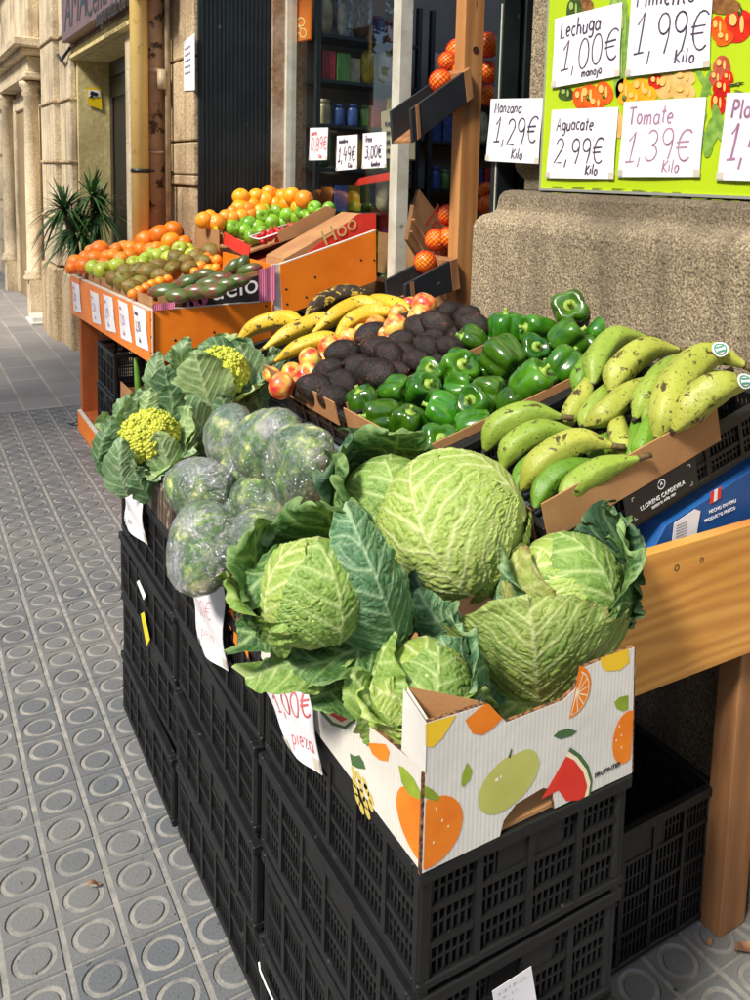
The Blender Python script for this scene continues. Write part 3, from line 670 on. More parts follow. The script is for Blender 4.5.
CH = .1635; SX = .617; SW = .312; SD = .485
STK = [(.958, 'cabbage', 'nearest the viewer'), (1.458, 'film wrapped heads', 'in the middle'), (1.953, 'green cauliflowers', 'farthest from the viewer')]
LV = ['bottom crate', 'second crate from the ground', 'third crate from the ground', 'top crate']
pr = None; pr2 = None
for si, (yc_, what, wh) in enumerate(STK):
    for k in range(4):
        lab = 'black plastic crate, %s of the stack under the %s' % (LV[k], what)
        diag = (si+k) % 3 == 1; dx = random.uniform(-.006, .006)
        if diag:
            if pr2 is None: pr2 = c = make_crate('plastic_crate', lab, SW, SD, CH, [.055, .105], True)
            else: c = dup(pr2, (0, 0, 0))
        else:
            if pr is None: pr = c = make_crate('plastic_crate', lab, SW, SD, CH, [.045, .09], False)
            else: c = dup(pr, (0, 0, 0))
        place(c, (SX+dx, yc_+random.uniform(-.007, .007), k*CH), (0, 0, random.uniform(-.022, .022)), 1, lab, 'stacked black crates along the pavement')
# empty crate under the table
c = make_crate('plastic_crate', 'empty tall black crate standing on the pavement under the table beside its post', .40, .50, .285, [.06, .13, .2], False)
place(c, (1.078, 1.21, 0), (0, 0, 0)); c['category'] = 'crate'
# stickers on the crates
st = thing('crate_label', 'small white printed delivery label on the second crate from the top, nearest stack', 'label', (.64, .712, .4))
p = [at(x, y, 'y', .7085) for x, y in ((492, 991), (531, 966), (537, 1004), (497, 1025))]
fn, W_, H_ = quadfn(p[3], p[2], p[0], p[1], (0, -1, 0))
mb = MB(); mb.quadslab(p, (0, -1, 0), .0006); obj('paper', mb, paper, st)
mb = MB()
for k, s_ in enumerate(('MASSEUR HOLLANDA', 'KILOS UNEKEE', 'TOMATES', 'lote 2021')): write(mb, s_.replace('W', 'V').replace('x', 'z'), .006, H_-.012-.009*k, .0045, fn, .0008, maxw=W_-.012)
obj('print', mb, black_print, st)
for (pts, m_, nm, lab) in ((((137, 582), (139, 580), (146, 596), (144, 600)), white_print, 'crate_tag', 'small white tag on the far end of the crates, under the cauliflowers'),
                      (((141, 614), (144, 612), (150, 640), (147, 646)), mat('yellow_label', srgb(226, 214, 30), srgb(200, 190, 20), ns=60, rough=.5), 'crate_tag', 'yellow label low on the far end of the black crates')):
    q = [at(x, y, 'x', .4535) for x, y in pts]; mb = MB(); mb.quadslab(q, (-1, 0, 0), .001); tag(obj(nm, mb, m_), lab, 'label')

# ------------------------------------------------------------------ the printed fruit box
P_red = mat('print_red', srgb(226, 58, 40), srgb(214, 48, 34), ns=30, rough=.6); P_org = mat('print_orange', srgb(238, 134, 30), srgb(228, 116, 20), ns=20, rough=.6)
P_grn = mat('print_green', srgb(150, 172, 50), srgb(128, 150, 40), ns=30, rough=.6); P_pal = mat('print_pale_green', srgb(196, 196, 110), srgb(180, 184, 92), ns=12, rough=.6)
P_yel = mat('print_yellow', srgb(240, 198, 44), srgb(232, 184, 30), ns=20, rough=.6); P_cre = mat('print_cream', srgb(244, 228, 196), ns=20, rough=.6)
P_dkg = mat('print_dark_green', srgb(70, 104, 62), ns=20, rough=.6)
bx = thing('fruit_box', 'white cardboard box printed with fruit, full of savoy cabbages on the nearest stack', 'box', (.617, .94, .655))
fy = .712; lx = .458
def polyz(cx, cy, rx, ry, a0=0, a1=360, n=22, rot=0, f=None):
    o = []
    for i in range(n+(0 if a1-a0 == 360 else 1)):
        a = math.radians(a0+(a1-a0)*i/n); k = f(a) if f else 1; x, y = rx*k*math.cos(a), ry*k*math.sin(a); c_, s_ = math.cos(rot), math.sin(rot)
        o.append((cx+x*c_-y*s_, cy+x*s_+y*c_))
    return o
def plate(mb, pts, hole=None): mb.quadslab(pts, (0, 1, 0), .005)
# front panel as two stacked outlines so the hand hole stays open
bot = .656
front = [(lx, bot), (.563, bot), (.568, bot+.018), (.585, bot+.032), (.625, bot+.037), (.640, bot+.030), (.646, bot+.002), (.775, bot), (.765, .832), (.682, .830), (.668, .806), (.650, .797), (.566, .797), (.536, .829), (lx, .833)]
mb = MB(); mb.quadslab([(x, fy, z) for x, z in front], (0, 1, 0), .005); 
wfp = obj('front_panel', mb, board_white, bx)
mb = MB()
for a, b in zip(front[8:14], front[9:15]): mb.bar((a[0], fy+.0026, a[1]+.0004), (b[0], fy+.0026, b[1]+.0004), .0042, .0014)
for a, b in zip(front[1:6], front[2:7]): mb.bar((a[0], fy+.0026, a[1]-.0004), (b[0], fy+.0026, b[1]-.0004), .0042, .0014)
mb.bar((.7765, fy+.0026, bot), (.7665, fy+.0026, .832), .0042, .0024)
obj('cut_edge', mb, board_cut, wfp)
def lf_(y): return .717+(.774-.717)*max(0, min(1, (1.03-y)/.30))
side = [(fy+.005, bot), (1.20, bot), (1.20, .72), (1.03, .72), (.86, .75), (fy+.005, .776)]
mb = MB(); mb.quadslab([(lx, y, z) for y, z in side], (1, 0, 0), .005); sp_ = obj('side_panel', mb, board_white_side, bx)
mb = MB()
for a, b in zip(side[2:5], side[3:6]): mb.bar((lx+.0025, a[0], a[1]+.0004), (lx+.0025, b[0], b[1]+.0004), .0042, .0014)
mb.bar((lx-.001, fy+.002, bot), (lx-.001, fy+.002, .776), .003, .005); obj('cut_edge', mb, board_cut, sp_)
mb = MB(); mb.quadslab([(.775, y, z) for y, z in ((fy+.005, bot), (1.20, bot), (1.20, .80), (fy+.005, .80))], (-1, 0, 0), .005); obj('side_panel', mb, board_white, bx)
mb = MB(); mb.box(lx+.005, .77, fy+.006, 1.195, bot, bot+.005); obj('bottom', mb, board_brown, bx)
mb = MB(); mb.box(lx+.005, .77, 1.19, 1.195, bot+.006, .80); obj('back_panel', mb, board_brown, bx)
mb = MB(); c0 = Vector((lx+.0005, fy+.005, 0)); 
mb.add([(lx-.001, fy-.001, .776), (lx-.001, fy-.001, .834), (lx-.004, fy+.045, .850), (lx-.004, fy+.045, .775)], [(0, 1, 2, 3)]); 
mb.add([(lx+.004, fy+.004, .776), (lx+.004, fy+.004, .834), (lx+.001, fy+.045, .850), (lx+.001, fy+.045, .775)], [(3, 2, 1, 0)])
mb.add([(lx+.001, fy+.045, .850), (lx+.075, fy+.012, .828), (lx+.075, fy+.012, .77), (lx+.001, fy+.045, .775)], [(0, 1, 2, 3)], 1)
obj('corner_flap', mb, [board_white, board_brown], bx)
def FP(px, py): p = at(px, py, 'y', fy); return (p.x, p.z)
def pf(mb, pts2): mb.add([(x, fy-.0007, z) for x, z in pts2], [tuple(range(len(pts2)))[::-1]])
def front_print(nm, mat_, polys):
    mb = MB()
    for lift, q in enumerate(polys):
        mb.add([(x, fy-.0006, z) for x, z in q], [tuple(range(len(q)))])
    return obj(nm, mb, mat_, wfp)
def S(nm, m_, polys, lift=0, face='f'):
    mb = MB()
    for q in polys:
        if face == 'f': mb.add([(x, fy-.0006-lift, z) for x, z in q], [tuple(range(len(q)))])
        else: mb.add([(lx-.0006-lift, y, z) for y, z in q], [tuple(range(len(q)))])
    return obj(nm, mb, m_, wfp if face == 'f' else sp_)
def clipx(pts, x0): return [(max(x, x0), z) for x, z in pts]
pp = lambda l: [FP(*p) for p in l]
# half orange at the left edge, apple, melon slice, leaves, lemon, citrus slice, right orange
S('printed_orange', P_org, [clipx(polyz(*FP(430, 833), .043, .042), lx+.001)])
S('printed_leaf', P_grn, [pp([(424, 785), (432, 789), (440, 797), (436, 801), (424, 797)])], .0002)
S('printed_apple', P_pal, [polyz(*FP(509, 781), .040, .037, f=lambda a: 1+.13*math.cos(2*a-.9)-.10*math.exp(-((a-1.35)/.35)**2), n=40)])
S('printed_stalk', P_dkg, [pp([(508, 757), (511, 748), (512, 749), (510, 758)])])
S('printed_shine', P_cre, [polyz(*FP(497, 779), .0035, .0025), polyz(*FP(500, 777), .0025, .002)], .0002)
S('printed_leaf', P_grn, [pp([(461, 785), (462, 774), (467, 762), (472, 770), (470, 779), (463, 787)])])
S('printed_leaf', P_dkg, [pp([(553, 736), (558, 731), (568, 728), (577, 731), (571, 736), (560, 739)])])
S('printed_melon_slice', P_red, [pp([(541, 799), (566, 756), (574, 760), (583, 772), (587, 786), (584, 797), (578, 800), (566, 801), (558, 790)])])
S('printed_rind', P_cre, [pp([(566, 756), (568, 751), (577, 757), (586, 769), (590, 782), (588, 795), (584, 797), (587, 786), (583, 772), (574, 760)])], .0002)
S('printed_rind', P_dkg, [pp([(568, 751), (570, 747), (580, 754), (588, 765), (592, 780), (590, 794), (588, 795), (590, 782), (586, 769), (577, 757)])], .0003)
S('printed_orange_wedge', P_org, [pp([(465, 720), (478, 709), (486, 703), (489, 704), (502, 718), (493, 728), (482, 735), (472, 733)])])
S('printed_lemon', P_yel, [pp([(425, 724), (425, 746), (432, 747), (442, 738), (456, 715), (440, 719)])])
S('printed_lemon', P_yel, [pp([(600, 658), (628, 648), (629, 662), (620, 670), (606, 671), (601, 666)])])
cx, cz = FP(572, 692)
S('printed_citrus', P_org, [[(cx+.030*math.cos(a), cz+.033*math.sin(a)) for a in [math.radians(t_) for t_ in range(-95, 74, 8)]]+[(cx+.004, cz-.002)]])
S('printed_citrus_flesh', P_cre, [[(cx+.002+.025*math.cos(a), cz-.002+.028*math.sin(a)) for a in [math.radians(t_) for t_ in range(-95, 70, 8)]]+[(cx+.005, cz-.003)]], .0002)
S('printed_citrus_segment', P_org, [[(cx+.006+.004*math.cos(math.radians(a0+12)), cz-.003+.004*math.sin(math.radians(a0+12)))]+[(cx+.002+.0235*math.cos(math.radians(a0+b)), cz-.002+.0265*math.sin(math.radians(a0+b))) for b in (2, 9, 16, 23)] for a0 in range(-95, 60, 25)], .0004)
S('printed_leaf', P_grn, [pp([(614, 702), (619, 697), (628, 695), (628, 709), (622, 711), (616, 708)])])
S('printed_orange', P_org, [[(min(x, .7705), z) for x, z in polyz(*FP(626, 737), .024, .036)]])
S('printed_seeds', P_cre, [polyz(*FP(a, b), .0012, .0018, n=8) for a, b in ((619, 726), (621, 735), (616, 740), (621, 747), (442, 820), (436, 808), (448, 826), (433, 842))], .0002)
font_text('printed_brand', 'FRUTINTER', .013, black_print, wfp, (FP(594, 778)[0], fy-.0008, FP(594, 778)[1]), (1, 0, .03), (0, 0, 1), width=.044)
def SP(px, py): p = at(px, py, 'x', lx); return (p.y, p.z)
sq_ = lambda l: [SP(*p) for p in l]
S('printed_orange', P_org, [[(max(y, fy+.006), z) for y, z in polyz(*SP(420, 829), .052, .038)]], 0, 's')
S('printed_leaf', P_grn, [sq_([(399, 765), (404, 767), (414, 778), (421, 792), (421, 800), (410, 795), (402, 782)])], .0002, 's')
S('printed_orange_wedge', P_org, [sq_([(368, 743), (375, 743), (386, 744), (390, 752), (388, 761), (380, 760), (373, 754)])], 0, 's')
S('printed_melon_slice', P_red, [sq_([(310, 676), (322, 684), (340, 699), (352, 711), (351, 717), (342, 722), (331, 715), (320, 700), (313, 688)])], 0, 's')
S('printed_rind', P_cre, [sq_([(310, 676), (313, 688), (320, 700), (331, 715), (342, 722), (351, 717), (355, 718), (345, 726), (334, 722), (318, 705), (309, 686)])], .0002, 's')
S('printed_rind', P_dkg, [sq_([(309, 686), (318, 705), (334, 722), (345, 726), (355, 718), (356, 720), (346, 729), (332, 725), (316, 707), (308, 690)])], .0003, 's')
S('printed_pineapple', mat('print_ochre', srgb(206, 186, 96), ns=30, rough=.6), [polyz(*SP(a, b), .008, .0055, n=10, rot=.5) for a, b in ((354, 772), (359, 777), (355, 782), (361, 786), (356, 790), (363, 795), (358, 799), (366, 803), (362, 808), (368, 813), (371, 805), (367, 790), (371, 798), (365, 783))], 0, 's')
S('printed_pineapple_leaf', P_dkg, [sq_([(350, 753), (355, 756), (360, 755), (364, 762), (366, 769), (358, 768), (352, 765)])], 0, 's')

# boxes with a dark wood print under the wrapped heads and the cauliflowers
wprint = mat('dark_wood_print', srgb(112, 94, 76), srgb(70, 58, 50), ns=30, rough=.7, wav=(srgb(40, 32, 28), 14, 5, 'Y', .8), spots=(srgb(160, 146, 124), 40, .6, .08))
def tray(name, label, x0, x1, y0, y1, z0, hs, m, inner, t=.004, cat='box', group=None, mt=None):
    r = thing(name, label, cat, ((x0+x1)/2, (y0+y1)/2, z0), group)
    zs, zf = z0+hs, z0+hs*.9
    for (a, b) in (((x0, x0+t, y0, y1)), ((x1-t, x1, y0, y1))), :
        for q in (a, b): mb = MB(); mb.box(q[0], q[1], q[2], q[3], z0, zs); obj('side_panel', mb, m, r)
    for q in ((x0+t, x1-t, y0, y0+t), (x0+t, x1-t, y1-t, y1)): mb = MB(); mb.box(*q, z0, zf); obj('end_panel', mb, m, r)
    mb = MB(); mb.box(x0+t, x1-t, y0+t, y1-t, z0+.001, z0+.006); obj('bottom', mb, inner, r)
    return r
t1 = tray('fruit_box', 'cardboard box with dark wood print holding the film wrapped heads on the middle stack', .461, .765, 1.235, 1.69, .655, .085, wprint, board_brown)
t2 = tray('fruit_box', 'cardboard box with dark wood print under the cauliflowers on the farthest stack', .461, .765, 1.722, 2.18, .655, .085, wprint, board_brown)
for (tt, ps) in ((t1, ((229, 620), (232, 610), (236, 640), (241, 635), (246, 648))), (t2, ((190, 482), (188, 500), (194, 515), (197, 530), (191, 508)))):
    mb = MB()
    for a, b in ps:
        p_ = at(a, b, 'x', .4600); mb.add([(p_.x, p_.y+dy, p_.z+dz) for dy, dz in ((-.012, -.014), (.012, -.008), (.010, .014), (-.008, .010))], [(0, 1, 2, 3)])
    obj('printed_fruit', mb, P_org, tt)
# price notes hanging down the crates
def hang(name, label, pts, ink, lines, bend, nrm=(-1, 0, 0), X=.449):
    bl, br, tl, tr = [at(x, y, 'x', X) for x, y in pts]; fn, W_, H_ = quadfn(bl, br, tl, tr, nrm, bend)
    return sheet(name, label, 'price note', fn, W_, H_, [(s_, x*W_, y*H_, z*H_, wd) for s_, x, y, z, wd in lines], ink, tapes=((-.004, H_*.05, .016, .02), (W_-.02, H_*.02, .02, .016)))
hang('price_note', 'white price note in red pen hanging below the savoy cabbages on the crates', ((292, 752), (321, 776), (262, 683), (308, 672)), ink_red, [('1,00€', .1, .56, .27, .003), ('pieza', .28, .2, .2, .0026)], .004)
hang('price_note', 'long white price note hanging below the film wrapped heads on the crates', ((203, 650), (226, 672), (187, 578), (222, 587)), ink_red, [('1,50€', .1, .56, .22, .0012), ('pieza', .2, .25, .16, .0012)], .008)
hang('price_note', 'curled white price note hanging below the green cauliflowers on the crates', ((127, 527), (146, 545), (123, 490), (140, 487)), ink_dark, [('2,00€', .1, .5, .2, .0012), ('pieza', .2, .2, .16, .0012)], .007)

# ------------------------------------------------------------------ the table
TB = thing('display_table', 'wooden display table with a varnished front board and pine legs under the tilted crates', 'table', (1.05, 1.6, 0))
mb = MB(); mb.quadslab([(.80, .89, .605), (1.62, .89, .585), (1.62, .89, .838), (.80, .89, .838)], (0, 1, 0), .02); obj('front_board', mb, wood_panel, TB, .002, 2)
mb = MB()
for px, py, s_ in ((677, 568, .006), (702, 560, .005)):
    p_ = at(px, py, 'y', .889); mb.add([(p_.x+s_*k*math.cos(a), .8893, p_.z+s_*k*math.sin(a)) for k in (1, .6) for a in [i*PI/6 for i in range(12)]], [(i, (i+1) % 12, 12+(i+1) % 12, 12+i) for i in range(12)])
obj('knot_ring', mb, mat('stain', srgb(110, 76, 40), rough=.6), TB)
mb = MB(); mb.box(.80, 1.345, .912, 2.40, .775, .795); obj('table_top', mb, mat('table_top_grey', srgb(120, 132, 150), srgb(104, 114, 130), ns=5, rough=.6), TB)
mb = MB(); mb.quadslab([(.80, .912, .62), (.80, 2.40, .62), (.80, 2.40, .80), (.80, .912, .80)], (-1, 0, 0), .018); obj('side_board', mb, wood_panel, TB, .002)
for x, y, hh in ((1.262, .915, .80), (.86, .93, .775), (.86, 2.34, .775), (1.28, 2.34, .775)):
    mb = MB(); mb.box(x, x+.075, y, y+.05, 0, hh-.001); obj('leg', mb, wood_rough, TB, .003, 2)
# tilted display crates on the table
KT = .28; TH = math.atan(KT)
def tilt_pt(x, y, h=0):    # a point on the tilted display plane (rim height) raised by h along z
    return Vector((x, y, .90+KT*(x-.80)+h))
CL = .54
def tilted_crate(label, yc_, wd):
    c = make_crate('display_crate', label, CL, wd, .10, [.03], False, solid=True)
    off = Vector((0, 0, .10)); R_ = Matrix.Rotation(-TH, 3, 'Y')
    ctr = tilt_pt(.80+CL/2*math.cos(TH), yc_) - R_ @ off
    place(c, ctr, (0, -TH, 0)); c['group'] = 'tilted crates on the display table'; return c
rows = [('plantains', 1.107, .335), ('bell peppers', 1.448, .335), ('avocados', 1.785, .325), ('apples and ripe plantains', 2.155, .40)]
for n_, y_, w_ in rows:
    c = tilted_crate('tilted black crate filled with %s on the display table' % ('green '+n_ if n_ == 'plantains' else n_), y_, w_)
    # cardboard lining standing above the rim on the near side and at the street end
    mb = MB(); R_ = Matrix.Rotation(-TH, 3, 'Y'); base = c.location
    yn = -w_/2+.014
    def seg(a, b, h0, h1, t=.003):
        d_ = (Vector(b)-Vector(a)); n2 = Vector((-d_.y, d_.x, 0)).normalized()
        mb.quadslab([Vector(a)+Vector((0, 0, h0)), Vector(b)+Vector((0, 0, h0)), Vector(b)+Vector((0, 0, h1)), Vector(a)+Vector((0, 0, h1))], n2, t)
    top = .135 if n_ in ('plantains',) else .122
    if n_ == 'plantains':
        seg((-CL/2+.0, yn-.02, 0), (CL/2-.15, yn-.02, 0), .075, .140)
    else: seg((-CL/2+.02, yn, 0), (CL/2-.02, yn, 0), .02, .115)
    seg((-CL/2-.006, w_/2-.02, 0), (-CL/2-.006, -w_/2+.02, 0), .07, .125)
    lb = MB(); lb.v = [tuple(v) for v in mb.v]; lb.f = mb.f; lb.m = mb.m; lb.smooth = mb.smooth
    lin = bpy.data.meshes.new('cardboard_lining'); lin.from_pydata(lb.v, [], lb.f); lin.materials.append(board_brown)
    lo = bpy.data.objects.new('cardboard_lining', lin); COL.objects.link(lo); lo.parent = c; WL[lo.name] = Vector((0, 0, 0))
    if n_ == 'plantains':
        pc = c
# brand plate of the plantain crate
def local_plate(parent, pts, m_, nm):
    me = bpy.data.meshes.new(nm); me.from_pydata([tuple(p) for p in pts], [], [tuple(range(len(pts)))]); me.materials.append(m_)
    o = bpy.data.objects.new(nm, me); COL.objects.link(o); o.parent = parent; WL[o.name] = Vector((0, 0, 0)); return o
WL[pc.name] = Vector((0, 0, 0)); yf = -.335/2-.005
bp_ = local_plate(pc, [(-.115, yf, .018), (.055, yf, .018), (.055, yf, .080), (-.115, yf, .080)], mat('black_board', (.012, .012, .014), (.02, .02, .022), ns=9, rough=.45), 'brand_plate')
font_text('lettering', 'LLORENS CAPDEVILA', .011, white_print, bp_, (-.083, yf-.0008, .036), (1, 0, 0), (0, 0, 1), width=.105)
font_text('lettering', 'DESDE EL AÑO 1921', .005, white_print, bp_, (-.058, yf-.0008, .027), (1, 0, 0), (0, 0, 1), width=.055)
mb = MB(); pts = arc(-.03, .060, .009, .009, 200, 520, 14)
mb.add([(x, yf-.0008, z) for x, z in pts]+[(-.03+(x+.03)*.78, yf-.0008, .06+(z-.06)*.78) for x, z in pts], [(i, i+1, 16+i-1, 15+i-1) for i in range(14)])
mb.add([(-.034, yf-.0008, .057), (-.030, yf-.0008, .066), (-.026, yf-.0008, .057), (-.030, yf-.0008, .060)], [(0, 1, 2, 3)])
obj('emblem', mb, white_print, bp_)
mb = MB()
for (x, z, a, b) in ((-.098, .066, 1, -1), (.040, .066, -1, -1), (-.098, .026, 1, 1), (.040, .026, -1, 1)):
    mb.add([(x, yf-.0008, z), (x+.006*a, yf-.0008, z), (x+.006*a, yf-.0008, z+.001*b), (x, yf-.0008, z+.001*b)], [(0, 1, 2, 3)])
    mb.add([(x, yf-.0008, z), (x+.001*a, yf-.0008, z), (x+.001*a, yf-.0008, z+.006*b), (x, yf-.0008, z+.006*b)], [(0, 1, 2, 3)])
obj('corner_mark', mb, white_print, bp_)
# blue box propping the crates
bb = thing('blue_box', 'blue printed cardboard box propped under the tilted plantain crate', 'box', (1.2, 1.05, .796))
blue = mat('blue_card', srgb(26, 84, 150), srgb(20, 70, 134), ns=6, rough=.45)
def quad_y(pts, y): return [at(a, b, 'y', y) for a, b in pts]
mb = MB(); mb.quadslab([(1.02, .935, .797), (1.33, .935, .797), (1.33, .935, .93), (1.06, .935, .852)], (0, 1, 0), .2); obj('body', mb, blue, bb, .002)
mb = MB(); q = [Vector((1.075, .9335, .806)), Vector((1.135, .9335, .812)), Vector((1.142, .9335, .862)), Vector((1.128, .9335, .868)), Vector((1.078, .9335, .853))]; mb.quadslab(q, (0, -1, 0), .0006); obj('paper_label', mb, paper, bb)
fn, W_, H_ = quadfn((1.078, .9325, .808), (1.135, .9325, .813), (1.08, .9325, .852), (1.138, .9325, .858), (0, -1, 0))
mb = MB()
for k in range(7): write(mb, 'lomananas de peru kilo', .004, .038-.005*k, .0022, fn, .0005, maxw=W_-.01)
obj('label_print', mb, black_print, bb)
for k, c_ in enumerate((P_red, white_print, P_red)):
    mb = MB(); x = 1.165+.009*k; mb.quadslab([(x, .9335, .87+.002*k), (x+.009, .9335, .872+.002*k), (x+.009, .9335, .893+.002*k), (x, .9335, .891+.002*k)], (0, -1, 0), .0005); obj('flag', mb, c_, bb)
font_text('lettering', 'HECHO EN PERU', .008, white_print, bb, (1.165, .9335, .852), (1, 0, .12), (-.12, 0, 1), width=.07)
font_text('lettering', 'PRODUCTO FRESCO', .007, white_print, bb, (1.155, .9335, .838), (1, 0, .12), (-.12, 0, 1), width=.08)

zt = [at(x, y, 'x', .4515) for x, y in ((259, 962), (260, 970), (266, 985), (274, 1002), (280, 1018))]
mb = MB(); mb.tube(zt, .0015, 6); tag(obj('cable_tie', mb, white_print), 'loose white cable tie end sticking out low on the nearest crates', 'cable tie')
# ------------------------------------------------------------------ leaves with modelled veins
def sm(x, a, b):
    t = np.clip((x-a)/(b-a), 0, 1); return t*t*(3-2*t)
_J = RNG.random((64, 64, 2))
def worley(x, y):
    ix, iy = np.floor(x).astype(int), np.floor(y).astype(int); f1 = np.full(x.shape, 9.); f2 = np.full(x.shape, 9.)
    for dx in (-1, 0, 1):
        for dy in (-1, 0, 1):
            cx, cy = ix+dx, iy+dy; j = _J[cx % 64, cy % 64]
            d = np.hypot(cx+j[..., 0]-x, cy+j[..., 1]-y); n1 = np.minimum(f1, d); f2 = np.where(d < f1, f1, np.minimum(f2, d)); f1 = n1
    return f1, f2
_G = RNG.random((64, 64))
def vnoise(x, y):
    ix, iy = np.floor(x).astype(int), np.floor(y).astype(int); fx, fy_ = x-ix, y-iy; fx = fx*fx*(3-2*fx); fy_ = fy_*fy_*(3-2*fy_)
    g = lambda a, b: _G[a % 64, b % 64]
    return (g(ix, iy)*(1-fx)+g(ix+1, iy)*fx)*(1-fy_)+(g(ix, iy+1)*(1-fx)+g(ix+1, iy+1)*fx)*fy_
def veins(S, T, W, seed, D=.030, fine=62., slope=.75, puck=.0035, ridge=.0016, mid=.0035):
    """S,T metres along/across the leaf -> (vein mask, height)"""
    D = D*1.3; puck = puck*.78
    wob = (vnoise(S*40+seed, T*40+seed*1.7)-.5)*.012+(vnoise(S*14+seed*2, T*14+seed)-.5)*.030
    Ta = np.abs(T+wob*.25)
    q = S-slope*Ta-2.2*Ta**2+wob+np.where(T > 0, D*.45, 0)+(vnoise(S*9+seed*3, T*0)-.5)*D*.5
    fr = q/D-np.floor(q/D); ds = np.minimum(fr, 1-fr)*D*.8
    rel = np.clip(Ta/np.maximum(W, 1e-4), 0, 1)
    w2 = .0025*(1-.62*rel)+.0005
    v2 = np.exp(-(ds/w2)**2)*(1-.35*rel); b2 = np.exp(-(ds/(w2*2.6))**2)
    vm = np.exp(-(T/(mid*.55))**2); bm = np.exp(-(T/(mid*1.2))**2)
    wx = (vnoise(S*110+seed, T*110)-.5)*.5; f1, f2 = worley(q*fine*1.05+wx*1.6+seed, (T+S*.3)*fine*.74+wx*1.4+wx+seed*.7); e = f2-f1
    v3 = np.exp(-(e/.080)**2)*.60*(.4+.9*vnoise(S*25+seed, T*25)); f1b, f2b = worley(S*fine*2.3+seed*2, T*fine*2.3); e2 = f2b-f1b; v4 = np.exp(-(e2/.10)**2)*.22
    mask = np.clip(np.maximum.reduce([v2, vm, v3, v4]), 0, 1)
    h = puck*1.0*sm(e, .0, .75)*(1-b2*.9)*(1-bm)+puck*.2*sm(e2, 0, .5)+ridge*(v2*.8+bm*1.2)
    h += puck*1.4*(vnoise(S*fine*.42+seed*5, T*fine*.42)-.5)
    return mask, h
def head_leaf(name, parent, c, r, e1, tip, W=1.2, phi=(.02, 2.0), lay=.02, flare=0, tipf=0, ruf=0, mat_=None, seed=1, sq=1., res=(120, 110), puck=.0035, D=.026, roll=0, axis=None, fine=62., rf=9):
    e1 = e1.normalized(); e2 = (tip-e1*tip.dot(e1)).normalized(); e3 = e1.cross(e2)
    E1, E2, E3 = (np.array(e) for e in (e1, e2, e3)); ns, ntt = res
    u = np.linspace(0, 1, ns)[:, None]; v = np.linspace(-1, 1, ntt)[None, :]
    prof = np.power(np.clip(np.sin(PI*np.power(u*.93+.035, .72)), 0, 1), .55)
    jag = 1+.045*(vnoise(u*14+seed*3, np.sign(v)*3.3+seed)-.5)*2+.02*(vnoise(u*50+seed*3, np.sign(v)*3.3+seed)-.5)*2
    wpsi = W*prof*jag*.5*2
    PH = phi[0]+(phi[1]-phi[0])*u+0*v
    tipr = (1-.16*v*v*sm(u, .75, 1)); PH = phi[0]+(PH-phi[0])*tipr
    PS = v*wpsi
    S, T = PH*r, PS*r; mk, h = veins(S, T, wpsi*r, seed, D=D, puck=puck, fine=fine)
    ed = np.clip(np.maximum(np.abs(v)**1.5, sm(u, .72, 1.0)), 0, 1)*sm(u, .08, .3)
    rad = r*(1+lay)+h + r*flare*sm(np.abs(v), .35, 1)*sm(u, .1, .5)**1 + r*tipf*sm(u, .6, 1.0)**1.3
    rr = (np.sin(PH*rf*1.7+np.sign(v)*2+seed)*.6+np.sin(PH*rf*2.9+PS*4+seed*2)*.4+(vnoise(S*55+seed, T*55)-.5)*1.2)
    rad = rad+r*ruf*rr*ed**2
    if not flare and not tipf: rad = rad-r*.03*sm(np.abs(v), .9, 1)-r*.02*sm(u, .95, 1)
    PS2 = PS+ruf*.7*ed**2*np.cos(PH*rf*2.2+seed*4)
    dr = np.cos(PS2)[..., None]*(np.cos(PH)[..., None]*E1+np.sin(PH)[..., None]*E2)+np.sin(PS2)[..., None]*E3
    P = dr*rad[..., None]
    if axis is not None:
        A = np.array(axis.normalized()); k = (P@A)[..., None]*A; P = P+k*(sq-1)
    P = P+np.array(c)-np.array(WL[parent.name])
    V = P.reshape(-1, 3); idx = np.arange(ns*ntt).reshape(ns, ntt)
    Q = np.stack([idx[:-1, :-1], idx[1:, :-1], idx[1:, 1:], idx[:-1, 1:]], -1).reshape(-1, 4)
    edge = np.clip(sm(np.abs(v)+0*u, .86, 1)+sm(u+0*v, .93, 1), 0, 1)
    me = mesh_np(name, V, Q, mat_, True, {'vein': mk, 'rim': edge, 'along': np.broadcast_to(u, mk.shape)})
    return link(name, me, parent)
